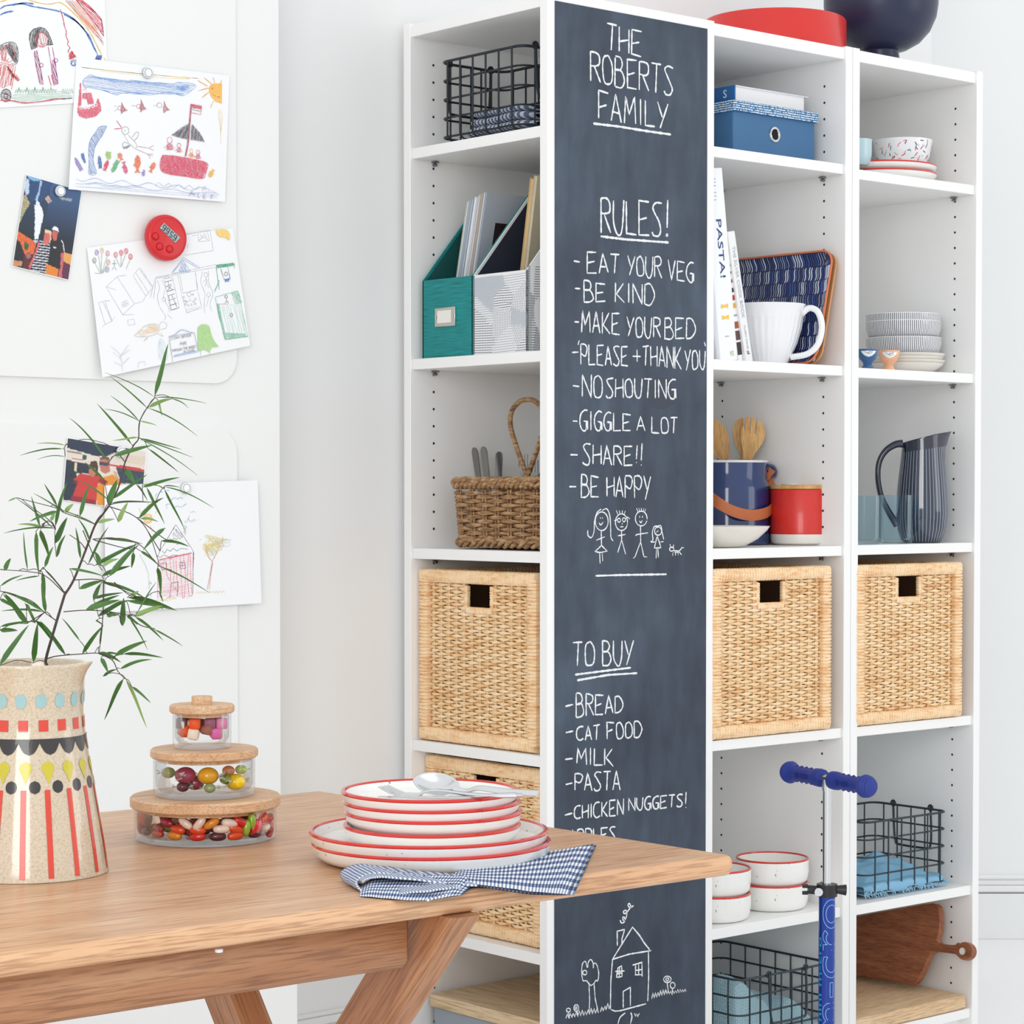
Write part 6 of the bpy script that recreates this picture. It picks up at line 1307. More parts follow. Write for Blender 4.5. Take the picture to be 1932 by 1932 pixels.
# ------------------------------------------------------------ drawings, photographs and magnets on the white door
def inpoly(x, y, P):
    c = False; j = len(P)-1
    for i in range(len(P)):
        if (P[i][1] > y) != (P[j][1] > y) and x < (P[j][0]-P[i][0])*(y-P[i][1])/(P[j][1]-P[i][1])+P[i][0]: c = not c
        j = i
    return c
def hatch(P, sp_, ang=60, jit=.35, join=True):
    """pencil shading inside an outline, in pixels of the photograph"""
    a = radians(ang); dx, dy = cos(a), sin(a); nx, ny = -dy, dx
    ts = [p[0]*nx+p[1]*ny for p in P]; out = []; t_ = min(ts)+sp_*.5
    while t_ < max(ts):
        xs = []
        for i in range(len(P)):
            p, q = P[i], P[(i+1) % len(P)]; a_, b_ = p[0]*nx+p[1]*ny-t_, q[0]*nx+q[1]*ny-t_
            if a_*b_ < 0: f_ = a_/(a_-b_); x, y = p[0]+(q[0]-p[0])*f_, p[1]+(q[1]-p[1])*f_; xs.append((x*dx+y*dy, x, y))
        xs.sort()
        for k in range(0, len(xs)-1, 2):
            j = lambda: random.uniform(-jit, jit)*sp_; out.append([(xs[k][1]+j(), xs[k][2]+j()), ((xs[k][1]+xs[k+1][1])/2+j(), (xs[k][2]+xs[k+1][2])/2+j()), (xs[k+1][1]+j(), xs[k+1][2]+j())])
        t_ += sp_*random.uniform(.8, 1.2)
    if join and out:
        z = []
        for i, l in enumerate(out): z += l if i % 2 == 0 else l[::-1]
        return [z] if len(out) < 200 else out
    return out
PS = FPX/3.85
class Sheet:
    def __init__(s, label, cs, lift, mat=PAPER, name='drawing', cat='drawing', n=22, base=0.0012):
        s.cs = cs; s.lf = lift; s.b = base; s.k = 0; c = s.P(*[sum(v)/4 for v in zip(*cs)]); s.r = thing(name, label, cat, tuple(c))
        m = MB(); m.grid(lambda u, v: s.P(*s.uv(u, v)), n, n); mk('paper', m, mat, s.r, world=True, solid=.0003, smooth=False)
    def uv(s, u, v):
        a, b, c, d = s.cs; return tuple((a[i]*(1-u)+b[i]*u)*(1-v)+(d[i]*(1-u)+c[i]*u)*v for i in (0, 1))
    def L(s, x, y): return s.b+s.lf(x, y)
    def P(s, x, y, off=0): return onY(x, y, PY-s.L(x, y)-off)
    def draw(s, nm, lines, col, w=1.2, op='crayon'):
        m = MB(); s.k += 1
        for ln in lines:
            q = []
            for i in range(len(ln)-1):
                n = max(1, int(math.hypot(ln[i+1][0]-ln[i][0], ln[i+1][1]-ln[i][1])/5)); q += [(ln[i][0]+(ln[i+1][0]-ln[i][0])*j/n, ln[i][1]+(ln[i+1][1]-ln[i][1])*j/n) for j in range(n)]
            q.append(ln[-1]); m.ribbon([s.P(x, y, .0003+.00004*s.k) for x, y in q], w/PS, (0, -1, 0), jit=.3)
        mk(nm, m, crayon(col), s.r, world=True, smooth=False, kind='stuff' if len(lines) > 2 else None)
    def fill(s, nm, P, col):
        s.k += 1; m = MB(); m.poly([s.P(x, y, .0003+.00004*s.k) for x, y in P]); mk(nm, m, crayon(col), s.r, world=True, smooth=False)
def crayon(c):
    k = 'crayon_'+c
    if k in MATS: return MATS[k]
    t = NT(k); n = t.noise(t.coord('Object', (1, 1, 1)), 1500, 2, .6); c0 = lin(c); p = lin('eef0f2'); t.col(t.mix(t.math('GREATER_THAN', n, .60), c0, p)); t.b.inputs['Roughness'].default_value = .8; MATS[k] = t.m; return t.m
def zf(sc, ox, oy): return lambda L: [(ox+x/sc, oy+y/sc) for x, y in L]
random.seed(31)
# --- rainbow drawing (top left)
za = zf(8.78, 0, 0)
A = Sheet('childs drawing of a rainbow over two people, top left corner', [(-60, -45), (196, -45), (205, 191), (-60, 207)], lambda x, y: .0004)
A.draw('blue_arc', [za(sp(p)) for p in ([(0, 150), (80, 100), (200, 80), (350, 60), (560, 110), (740, 140), (1000, 195), (1200, 300), (1350, 440), (1480, 600), (1540, 740), (1620, 910)], [(0, 250), (100, 205), (220, 185)], [(200, 90), (400, 50), (560, 65)], [(1060, 240), (1250, 345), (1400, 500), (1500, 680), (1600, 880)])], '2b6cb5', 2.6)
A.draw('blue_block', [p for p in hatch(za([(1600, 920), (1690, 915), (1670, 1010), (1570, 1000)]), 1.2, 30)], '2b5fb0', 1.5)
A.draw('yellow_arc', [za(sp(p)) for p in ([(0, 30), (120, 0)], [(470, 0), (700, 60), (850, 65), (1000, 45), (1150, 150), (1350, 350), (1480, 520), (1580, 700), (1680, 900)], [(1720, 950), (1760, 1025)])], 'e3bb45', 2.0)
A.draw('orange_arc', hatch(za([(1080, 0), (1250, 20), (1450, 250), (1620, 500), (1740, 760), (1700, 740), (1560, 560), (1400, 300), (1200, 90)]), 2.2, 50), 'e88a62', 1.1)
A.draw('red_arc', hatch(za([(1260, 0), (1380, 0), (1680, 310), (1720, 590), (1600, 420), (1450, 230)]), 2.4, 40)+[za([(1260, 0), (1450, 230), (1600, 430), (1720, 600)]), za([(1340, 0), (1500, 130), (1680, 310), (1720, 600)])], 'd23f52', 1.5)
A.draw('red_string', [za(sp([(1000, 150), (1020, 220), (1050, 330), (1070, 440), (1100, 520), (1095, 600), (1130, 680), (1120, 740), (1160, 790), (1125, 850), (1150, 870)]))], 'c9374a', 1.6); A.draw('red_bucket', hatch(za([(1190, 840), (1265, 940), (1150, 990), (1140, 900)]), 1.1, 60), 'd23a40', 1.3)
A.draw('bucket_ball', [za(circ(1220, 1040, 45, 50)), za(circ(1215, 1050, 25, 35))], '2f6ab8', 1.3)
hair1 = [(485, 640), (490, 560), (560, 480), (660, 450), (740, 470), (800, 540), (880, 740), (780, 750), (800, 640), (740, 550), (640, 520), (570, 600), (590, 720), (620, 780), (520, 820)]
A.draw('black_hair', hatch(za(hair1), 1.5, 100)+[za(hair1+hair1[:1])], '3c3a42', .9); A.draw('face', [za(circ(690, 660, 110, 120))]+hatch(za(circ(690, 660, 105, 115)), 3.2, 80)+[za(sp([(680, 710), (710, 745), (760, 710)]))], 'd0505a', .9)
A.draw('purple_dress', [za(p) for p in ([(565, 850), (600, 1100), (660, 1390)], [(610, 830), (660, 1080), (720, 1400)], [(800, 770), (850, 1080), (890, 1400)], [(870, 780), (920, 1080), (965, 1390)])]+hatch(za([(570, 850), (610, 830), (660, 1080), (720, 1400), (655, 1390), (600, 1100)]), 2.5, 70)+hatch(za([(860, 1000), (910, 1000), (960, 1400), (890, 1400)]), 2, 70)+[za(circ(685, 1080, 30, 34)), za(circ(925, 1000, 32, 32))], 'b5478e', 1.2)
A.draw('red_legs', [za([(800, 1250), (850, 1420)]), za([(850, 1240), (900, 1420)])], 'c9374a', 1.5)
A.draw('black_hair', [za(sp([(0, 760), (100, 710), (220, 700), (290, 780), (300, 950), (270, 1060), (180, 1050)]))]+hatch(za([(0, 770), (200, 700), (290, 780), (290, 1040), (250, 1050), (250, 880), (160, 760), (20, 850)]), 2, 60), '3c3a42', 1.0)
A.draw('face', [za(circ(135, 900, 110, 130))]+hatch(za(circ(60, 900, 55, 120)), 2.6, 100)+[za(sp([(80, 960), (120, 1010), (145, 960)]))], 'd95a55', 1.0)
A.draw('red_body', [za(p) for p in ([(0, 1030), (250, 1090)], [(110, 1090), (300, 1340), (330, 1320), (250, 1220)], [(260, 1090), (190, 1490)])]+hatch(za([(0, 1060), (230, 1100), (200, 1400), (60, 1450), (0, 1430)]), 3, 100)+hatch(za([(110, 1090), (320, 1320), (290, 1345), (180, 1250)]), 1.5, 40), 'd8463f', 1.1)
A.draw('wheel', [za(circ(100, 1580, 85, 105)), za(circ(100, 1590, 30, 38))]+hatch(za(circ(100, 1580, 80, 100)), 2.6, 20), '57474f', 1.2)
A.draw('green_grass', [za([(250+22*i, 1540-(55+40*(i % 3 == 0)) * (i % 2)-.1*i*3) for i in range(32)]), za([(1030+18*i, 1540-70*(i % 2)) for i in range(11)])], '2f8a55', 1.2)
A.draw('green_wash', hatch(za([(200, 1570), (900, 1500), (1200, 1560), (1200, 1620), (800, 1640), (400, 1690), (200, 1650)]), 3.2, 3), 'a9cdb4', .9)
A.draw('ground_line', [za(sp([(0, 1660), (200, 1670), (420, 1705), (700, 1680), (900, 1645), (1020, 1635)]))], 'c23a48', 2.0); A.draw('ground_line', [za([(1020, 1640), (1200, 1625)])], '3a2f35', 1.6)
# --- photograph 1: waterfall and a couple
def photo(label, cs, lift, z, layers, nx, ny, seed, basec, base=.0012):
    S = Sheet(label, cs, lift, base('photo_back', 'e8e8e8', .6) if False else PAPER, 'photograph', 'photograph', 12, base); m = MB(); vs = []; colz = []
    random.seed(seed)
    for j in range(ny+1):
        for i in range(nx+1):
            x, y = S.uv(.012+.976*i/nx, .01+.98*j/ny); c = basec(i/nx, j/ny)
            for P, cc, nz in layers:
                if inpoly(x, y, P): c = cc(i/nx, j/ny) if callable(cc) else lin(cc)[:3]; c = tuple(max(0, min(1, v*(1+random.uniform(-nz, nz)))) for v in c)
            vs.append(S.P(x, y, .0004)); colz.append(tuple(c)+(1,))
    m.add(vs, [(j*(nx+1)+i, j*(nx+1)+i+1, (j+1)*(nx+1)+i+1, (j+1)*(nx+1)+i) for j in range(ny) for i in range(nx)])
    mk('photo_print', m, vcol('photo_print_gloss'), S.r, world=True, cols=colz); return S
zc_f = zf(8.783, 0, 320); mixc = lambda a, b, t_: tuple(lin(a)[k]*(1-t_)+lin(b)[k]*t_ for k in range(3))
stripe = lambda u, v: lin('e6e8ee' if int(v*100+u*8) % 3 == 0 else '20273c')[:3]
PH1 = photo('tilted photograph of a couple in front of a waterfall', [(49.2, 328.5), (155, 359.3), (129.8, 529.5), (22.8, 502.7)], lambda x, y: .0010+.0012*max(0, (y-400)/120), zc_f, [
    (zc_f([(430, 70), (690, 150), (640, 190), (560, 190), (480, 150)]), '7fb2dc', .05), (zc_f([(560, 200), (900, 200), (700, 520), (500, 520), (430, 300)]), '2b4a74', .2),
    (zc_f([(440, 140), (485, 170), (480, 400), (430, 430), (400, 280)]), 'b9cfe6', .2), (zc_f([(670, 170), (700, 190), (660, 380), (620, 530), (580, 500), (640, 350)]), '9dbbe0', .15),
    (zc_f([(350, 420), (430, 430), (500, 560), (400, 720), (330, 880), (300, 900), (330, 700)]), 'a59f7c', .7), (zc_f([(570, 590), (640, 560), (700, 650), (720, 760), (650, 1080), (640, 1150), (570, 1150), (580, 800)]), 'e8edf5', .15),
    (zc_f([(600, 520), (660, 540), (650, 620), (590, 600)]), 'dfe8f4', .1), (zc_f([(740, 480), (800, 430), (860, 520), (800, 560)]), 'b8a59a', .5), (zc_f([(960, 450), (1200, 480), (1190, 530), (1020, 500)]), '8c98a8', .5),
    (zc_f([(290, 1010), (400, 1080), (600, 1210), (560, 1400), (420, 1420), (340, 1250), (270, 1130)]), 'd8683c', .55), (zc_f([(540, 1170), (640, 1170), (600, 1220)]), 'a8d8e4', .1), (zc_f([(400, 1200), (480, 1230), (460, 1330), (400, 1320)]), '3a5a34', .6),
    (zc_f([(1060, 1375), (1200, 1410), (1170, 1580), (1050, 1540)]), 'dfa05c', .1), (zc_f([(1050, 1520), (1170, 1580), (1140, 1835), (1020, 1800)]), '5c2f48', .2),
    (zc_f([(240, 1170), (330, 1190), (390, 1350), (370, 1520), (230, 1500)]), '22262c', .3), (zc_f([(215, 1500), (370, 1520), (360, 1600), (205, 1600)]), 'c98a60', .3), (zc_f([(400, 1430), (470, 1370), (540, 1420), (470, 1660), (380, 1620)]), '5a2c30', .3), (zc_f(circ(470, 1430, 40, 45)), 'a06a66', .1),
    (zc_f([(640, 1180), (660, 1190), (640, 1290), (520, 1600), (480, 1670), (480, 1600), (590, 1350)]), 'd9676a', .1), (zc_f([(660, 1170), (830, 1190), (830, 1400), (760, 1730), (500, 1680), (560, 1480), (640, 1300)]), stripe, .05),
    (zc_f([(740, 1020), (830, 1020), (840, 1170), (780, 1260), (720, 1230), (725, 1100)]), 'cf6a66', .25), (zc_f([(745, 985), (850, 1010), (850, 1170), (820, 1200), (830, 1060), (740, 1040)]), 'e3c3a2', .3),
    (zc_f([(830, 1170), (960, 1140), (1070, 1220), (1075, 1380), (1010, 1380), (990, 1660), (780, 1560), (820, 1400)]), '1f2226', .15), (zc_f([(1000, 1150), (1050, 1200), (1075, 1380), (1060, 1380), (1040, 1230)]), 'd6dce6', .1), (zc_f([(890, 1270), (930, 1285), (925, 1305), (885, 1295)]), 'd8d8d8', .1),
    (zc_f([(870, 1010), (960, 1030), (950, 1130), (940, 1170), (890, 1180), (860, 1090)]), 'c7625c', .2), (zc_f([(860, 1000), (880, 950), (930, 940), (970, 980), (970, 1030), (920, 1015)]), 'eceef2', .05), (zc_f([(770, 1560), (970, 1650), (950, 1790), (750, 1740)]), 'e0822e', .08), (zc_f([(1010, 1380), (1060, 1380), (1050, 1560), (1020, 1800), (960, 1790), (1000, 1600)]), 'c9646a', .2)],
    74, 118, 4, lambda u, v: mixc('3f5f8c', '1c2330', min(1, v*1.7)) if u > .45 else mixc('30486c', '1e2a30', min(1, v*1.5)), .0012)
# --- ship drawing
zb_f = zf(5.682, 110, 100)
B = Sheet('childs crayon drawing of boats, birds and fish with a yellow sun', [(144.3, 107.9), (433, 142.5), (424.5, 381), (129.5, 357)], lambda x, y: .0012+.006*max(0, 1-((x-277)**2*.6+(y-138)**2*.0)/12000)*0+.0075*max(0, (y-150)/220)**1.3*(1-.45*(x-130)/300), base=.0016)
cl = [(265, 290), (340, 235), (430, 265), (600, 310), (720, 330), (780, 290), (900, 330), (1000, 320), (1120, 320), (1180, 370), (1280, 315), (1470, 340), (1430, 400), (1330, 460), (1210, 420), (1050, 440), (960, 450), (830, 425), (680, 430), (620, 450), (520, 410), (430, 390), (330, 370), (270, 360)]
B.draw('blue_cloud', hatch(zb_f(cl), 2.9, 8)+[zb_f(sp(cl+cl[:1]))]+hatch(zb_f([(1270, 350), (1400, 350), (1350, 410), (1260, 390)]), 1.4, 12), '6b98d6', .9)
B.draw('yellow_sky', hatch(zb_f([(250, 140), (900, 225), (1500, 262), (1500, 280), (1000, 262), (600, 215), (250, 160)]), 2.6, 6), 'eed48c', .8); B.draw('yellow_edge', hatch(zb_f([(1715, 600), (1755, 600), (1745, 1010), (1730, 1010)]), 3, 85), 'e6c565', .8)
sun = [(1755, 330), (1700, 325), (1640, 330), (1610, 380), (1630, 460), (1680, 520), (1755, 545)]
B.fill('sun_disc', zb_f(sun), 'eeb440'); B.draw('sun_rays', [zb_f(p) for p in ([(1495, 295), (1600, 355)], [(1560, 262), (1640, 330)], [(1660, 262), (1680, 330)], [(1500, 405), (1610, 375)], [(1540, 480), (1620, 415)], [(1630, 590), (1665, 510)], [(1730, 345), (1755, 290)])], 'e8a53a', 1.7)
B.draw('sun_face', [zb_f(circ(1650, 380, 8, 8)), zb_f(circ(1718, 472, 10, 8)), zb_f(sp([(1650, 430), (1665, 455), (1690, 460)]))], 'c9622e', 1.2)
hull = [(210, 580), (260, 590), (330, 585), (400, 555), (425, 480), (455, 560), (460, 620), (400, 680), (300, 705), (225, 680), (205, 630)]
B.draw('pink_ship', hatch(zb_f(hull), .95, 88)+hatch(zb_f([(212, 575), (235, 320), (245, 320), (245, 570)]), .9, 88)+hatch(zb_f([(258, 490), (262, 430), (350, 425), (375, 500), (380, 545), (320, 550), (315, 495)]), .95, 80)+[zb_f([(300, 440), (350, 430), (350, 470), (300, 475), (300, 440)]), zb_f([(262, 400), (300, 375), (300, 420)])], 'dd5870', 1.1)
B.draw('portholes', [zb_f(circ(x, y, 14, 17)) for x, y in ((245, 585), (288, 582), (325, 580), (370, 568), (402, 555))], 'f0f0f2', 1.3)
def bird(x, y, flip=1): return hatch(zb_f([(x, y-20), (x+5, y-85), (x+20, y-20), (x+70, y+20), (x+25, y+35), (x, y+60), (x-8, y)]), 1.0, 70)
B.draw('brown_birds', bird(675, 595)+bird(880, 580)+bird(1130, 590)+[zb_f(circ(658, 590, 18, 22)), zb_f(circ(860, 572, 20, 22)), zb_f(circ(1085, 560, 26, 26)), zb_f([(640, 590), (600, 560)]), zb_f([(640, 600), (600, 625)]), zb_f([(840, 570), (785, 562)]), zb_f([(1060, 560), (1020, 568)])], 'b5606a', .8)
fish = [(520, 785), (480, 870), (420, 960), (385, 1040), (375, 1160), (410, 1290), (330, 1300), (330, 1160), (325, 1040), (345, 930), (400, 850), (440, 795), (490, 782)]
B.draw('blue_whale', hatch(zb_f(fish), 1.7, 60)+[zb_f(sp(fish+fish[:1])), zb_f(circ(470, 828, 10, 12))], '6b92c8', .8)
B.draw('red_beak', [zb_f([(625, 725), (680, 800)]), zb_f([(600, 815), (680, 808)])], 'd23f58', 1.9)
B.draw('grey_bird', [zb_f(circ(720, 832, 38, 42)), zb_f(circ(714, 830, 3, 5)), zb_f([(705, 875), (760, 970), (830, 1030), (845, 990), (820, 950), (750, 880)]), zb_f(sp([(790, 905), (830, 855), (860, 850), (850, 900), (815, 940)])), zb_f(sp([(770, 995), (720, 955), (690, 980), (705, 1025), (770, 1000)]))]+hatch(zb_f([(700, 1000), (770, 990), (740, 1025), (705, 1025)]), 1.3, 10), '77757a', .7)
B.draw('bird_legs', [zb_f([(845, 1000), (970, 1020), (1025, 990)]), zb_f([(970, 1020), (1025, 1045)]), zb_f([(835, 1030), (960, 1085), (1020, 1085)]), zb_f([(960, 1085), (990, 1135)]), zb_f([(960, 1088), (1015, 1108)])], 'b5606a', .7)
for k, (x, y, sx_, sy_, c) in enumerate(((215, 1190, 38, 85, '9a86c2'), (272, 1130, 30, 60, '4a6fb5'), (445, 1170, 36, 75, '4a6fb5'), (540, 1100, 55, 45, '9fc86a'), (515, 1205, 36, 65, 'd8435e'), (610, 1215, 45, 80, '5fae72'), (665, 1110, 50, 45, 'e08458'), (715, 1230, 45, 70, 'cf4f7d'), (850, 1190, 65, 100, 'e6703c'), (915, 1288, 32, 36, '8f7ab8'), (1010, 1225, 48, 62, 'e6703c'), (1642, 1290, 50, 50, 'ecb23e'))):
    th = (k*1.3 % 1.1)-.5+pi/2; ca, sa = cos(th), sin(th); L_ = [(-1, 0), (-.7, -.45), (-.1, -.6), (.35, -.3), (.6, -.12), (1, -.55), (.9, 0), (1, .55), (.6, .12), (.3, .35), (.15, .75), (-.1, .45), (-.5, .5), (-.7, .35)]
    if k % 2: L_ = [(-p, q) for p, q in L_]
    P = [(x+(p*sy_*.95*ca-q*sx_*.9*sa), y+(p*sy_*.95*sa+q*sx_*.9*ca)) for p, q in L_]
    B.draw('crayon_fish', hatch(zb_f(P), 1.0, 65+k*13), c, 1.05)
bt = [(1120, 1095), (1250, 1105), (1450, 1140), (1595, 1180), (1590, 1260), (1545, 1345), (1350, 1320), (1200, 1300), (1110, 1265), (1092, 1180)]
B.draw('red_boat', hatch(zb_f(bt), 1.05, 75, .6)+[zb_f(sp(bt+bt[:1]))], 'd83f60', 1.15)
B.draw('mast', [zb_f([(1430, 545), (1410, 800), (1395, 980), (1368, 1110)]), zb_f([(1422, 545), (1402, 800), (1387, 980), (1360, 1110)])], 'a5485a', 1.6)
B.draw('black_sail', hatch(zb_f([(1410, 750), (1340, 790), (1215, 880), (1290, 905), (1395, 925)]), 1.2, 120)+hatch(zb_f([(1430, 755), (1520, 860), (1570, 950), (1420, 930)]), 1.2, 100), '57495a', .95)
B.draw('flag', hatch(zb_f([(1425, 550), (1535, 570), (1532, 600), (1425, 590)]), 1.0, 12)+[zb_f([(1425, 548), (1538, 568), (1528, 660), (1430, 640)])], 'cf4565', 1.0); B.draw('flag_stripe', [zb_f([(1430, 605), (1530, 625)])], '7a9a62', 1.3)
for x, y, c, h_ in ((1195, 935, 'd2405c', 62), (1295, 990, 'c94a58', 45), (1428, 1050, 'e88a42', 40), (1500, 1065, 'c93a62', 42)):
    B.draw('crew_figure', [zb_f(circ(x, y, h_*.42, h_*.55)), zb_f([(x-h_*.3, y+h_*.6), (x-h_*.55, y+h_*1.6), (x+h_*.5, y+h_*1.6), (x+h_*.3, y+h_*.6)]), zb_f([(x-h_*.4, y+h_*.8), (x-h_, y+h_*1.4)]), zb_f([(x+h_*.4, y+h_*.8), (x+h_*.85, y+h_*1.6)])]+hatch(zb_f([(x-h_*.3, y+h_*.6), (x-h_*.5, y+h_*1.6), (x+h_*.5, y+h_*1.6), (x+h_*.3, y+h_*.6)]), 1.3, 80), c, .9)
wv = lambda x0, x1, y0, A_, n, ph: [(x0+(x1-x0)*i/n, y0+A_*sin(i*.55+ph)+(x0+(x1-x0)*i/n-180)*.085) for i in range(n+1)]
B.draw('blue_waves', [zb_f(wv(185, 1700, 1345, 22, 60, 0)), zb_f(wv(185, 1730, 1385, 15, 44, 1)), zb_f(wv(300, 900, 1390, 10, 30, 2)), zb_f([(1040, 1430)]+[(1075+55*i, 1385+(45 if i % 2 else 0)+5*i) for i in range(9)])], '6f8fc8', .6); B.draw('blue_wash', hatch(zb_f([(180, 1420), (1720, 1510), (1700, 1560), (1200, 1530), (400, 1450), (180, 1440)]), 3.5, 5), 'b7c6e2', .6)
lt = lambda L: [zb_f(p) for p in L]
B.draw('signature', lt([[(1400, 1535), (1435, 1480), (1462, 1530)], [(1415, 1512), (1455, 1512)], [(1505, 1490), (1495, 1545), (1520, 1550)], [(1585, 1510), (1555, 1515), (1555, 1558), (1580, 1562)], [(1555, 1538), (1580, 1538)], [(1640, 1565), (1635, 1520), (1665, 1525), (1650, 1545), (1638, 1545)]]), '8d6aa8', 1.0); B.draw('signature', lt([[(1540, 1480), (1575, 1420), (1585, 1475)], [(1552, 1460), (1585, 1458)], [(1610, 1470), (1612, 1485)]]), '6f8fc8', .7)
# --- playground drawing
zd_f = zf(5.682, 150, 420)
Dd = Sheet('pencil drawing of a play park, pinned under the red timer', [(164, 467.5), (439.5, 430), (472, 652), (193.5, 712)], lambda x, y: .0012+.010*max(0, (y-470)/230)**1.3*(1-.5*(x-165)/300))
GR = 'a4a6b0'; lt = lambda L: [zd_f(p) for p in L]
Dd.draw('pencil_lines', lt([[(1125, 130), (1400, 85), (1435, 300), (1130, 350)], [(1265, 105), (1280, 205), (1395, 195), (1370, 95)], [(1270, 200), (1330, 150), (1390, 195)], [(1210, 140), (1260, 135)], [(1165, 230), (1160, 275)], [(1290, 115), (1310, 170), (1340, 110), (1360, 165)],
    [(410, 575), (505, 565)], [(285, 690), (410, 575)], [(285, 690), (465, 990), (585, 985)], [(405, 580), (590, 870), (465, 985)], [(290, 690), (390, 720)], [(575, 570), (635, 490), (785, 700), (710, 790)], [(590, 870), (680, 845), (710, 790)], [(575, 570), (710, 785)], [(650, 485), (790, 690)], [(605, 540), (740, 750)],
    [(455, 860), (460, 905), (525, 885), (515, 830), (455, 860)], [(455, 885), (522, 862)], [(478, 850), (485, 900)], [(500, 842), (505, 892)], [(205, 860), (275, 1090), (350, 1055), (270, 840), (205, 860)], [(250, 850), (345, 1055)], [(275, 1090), (245, 1120)], [(350, 1055), (380, 1010)], [(270, 840), (330, 838)], [(515, 1045), (585, 1035), (595, 1090), (525, 1105), (515, 1045)],
    [(810, 590), (1460, 450)], [(810, 600), (1450, 480)], [(810, 600), (760, 805)], [(820, 600), (795, 815)], [(905, 585), (975, 940), (1070, 910), (990, 560)], [(1050, 545), (1095, 760), (1270, 720), (1240, 525)], [(1075, 560), (1110, 740)], [(1245, 540), (1262, 715)], [(1095, 775), (1150, 970), (1310, 910), (1270, 740)], [(905, 600), (990, 590)]]), GR, .75)
Dd.draw('ladder', lt([[(910, 640), (1000, 615)], [(925, 690), (985, 660)], [(935, 740), (1020, 715)], [(950, 785), (1020, 762)], [(960, 835), (1030, 810)], [(970, 888), (1045, 865)], [(985, 940), (1070, 910)], [(985, 770), (1045, 905)], [(940, 680), (1000, 720)], [(985, 670), (940, 735)], [(950, 630), (960, 680)], [(955, 780), (985, 940)]]), '5c5c66', 1.0)
Dd.draw('slides', [zd_f(sp(p)) for p in ([(835, 620), (860, 700), (835, 790), (860, 900), (920, 1000), (910, 1050)], [(880, 610), (920, 700), (900, 800), (950, 900), (970, 970)], [(1320, 520), (1300, 640), (1345, 760), (1335, 880), (1345, 970)], [(1385, 515), (1385, 640), (1430, 760), (1400, 870), (1420, 955)], [(940, 980), (990, 1030)])]+[zd_f(circ(*c)) for c in ((1355, 560, 20, 24), (905, 825, 20, 22), (1385, 770, 20, 22), (1175, 770, 22, 22), (940, 585, 18, 14))]+lt([[(1355, 585), (1360, 650), (1340, 690)], [(1360, 650), (1390, 700)], [(1325, 640), (1360, 605), (1375, 640)], [(1180, 795), (1190, 830), (1160, 845)], [(1190, 830), (1215, 850)], [(1385, 795), (1370, 870), (1350, 900)]]), GR, .7)
Dd.draw('small_circles', [zd_f(circ(x, y, 9, 9)) for x, y in ((1118, 800), (1130, 838), (1135, 875), (1165, 888), (1200, 880), (1240, 870), (1245, 820), (1215, 770), (1150, 850), (1225, 845))], '8d8fa0', .7)
Dd.draw('pink_band', hatch(zd_f([(1145, 930), (1290, 890), (1300, 910), (1150, 965)]), 2.4, -14), 'e6bcc8', .7)
Dd.draw('blue_roof', lt([[(990, 540), (1115, 375), (1290, 480)], [(1005, 530), (1115, 400), (1270, 485)], [(1000, 545), (1190, 520), (1110, 410)]])+hatch(zd_f([(1060, 530), (1110, 420), (1160, 515)]), 2.0, 80), '7da6d8', .9)
for x, y, c in ((185, 320, 'a57bc0'), (240, 300, 'd8cf9a'), (302, 330, 'd98aa8'), (388, 345, 'd8586a'), (447, 322, 'd8586a'), (500, 305, 'd8586a'), (548, 365, 'd8586a'), (160, 405, 'b0a890'), (310, 425, 'd8a890'), (298, 502, 'a0a0b8')):
    Dd.draw('flower_head', hatch(zd_f(circ(x, y, 20, 28)), 1.6, 60)+[zd_f(circ(x, y, 20, 30))], c, .8)
Dd.draw('flower_stems', lt([[(205, 350), (230, 545)], [(240, 330), (232, 545)], [(300, 355), (240, 540)], [(165, 430), (225, 545)], [(305, 440), (240, 540)], [(390, 375), (440, 480)], [(447, 350), (445, 480)], [(495, 335), (450, 470)], [(545, 390), (500, 500)], [(160, 540), (230, 548)], [(290, 505), (240, 545)]]), '8aa08e', .8)
Dd.draw('figure_marks', lt([[(345, 510), (375, 470), (395, 510)], [(350, 440), (400, 440)], [(375, 400), (375, 470)]]), '5a8fa0', 1.1)
Dd.draw('green_swing', hatch(zd_f([(1462, 455), (1655, 430), (1660, 460), (1480, 488)]), 1.2, -8)+lt([[(1465, 470), (1500, 720)], [(1500, 620), (1448, 745)], [(1660, 440), (1665, 490)]]), '3fa074', 1.3)
Dd.draw('swing_child', lt([[(1515, 495), (1555, 620)], [(1590, 475), (1618, 610)]])+[zd_f(circ(1572, 550, 17, 20))], '5c5c66', .9); Dd.draw('swing_seat', hatch(zd_f([(1555, 605), (1610, 598), (1605, 630), (1565, 635)]), 1.0, 0), '3f78cc', 1.2)
pn = [(1455, 800), (1700, 730), (1805, 1220), (1560, 1255)]
Dd.draw('green_pond', hatch(zd_f([(1460, 870), (1500, 870), (1570, 1180), (1780, 1190), (1800, 1225), (1560, 1250)]), 1.5, 78)+hatch(zd_f([(1620, 760), (1700, 735), (1740, 860), (1680, 870)]), 2, 60)+[zd_f(pn+pn[:1])], '5bb08c', .9); Dd.draw('green_pond', hatch(zd_f([(1520, 900), (1720, 860), (1780, 1180), (1600, 1190)]), 4.2, 75), 'a8d4c2', .7)
Dd.draw('pond_figure', [zd_f(circ(1573, 795, 14, 15)), zd_f([(1575, 812), (1580, 840), (1560, 860)]), zd_f([(1580, 840), (1600, 860)]), zd_f(circ(1628, 990, 14, 18))], '6a4a5a', 1.0)
Dd.draw('pink_line', lt([[(1500, 875), (1600, 870)]]), 'd58a98', .9)
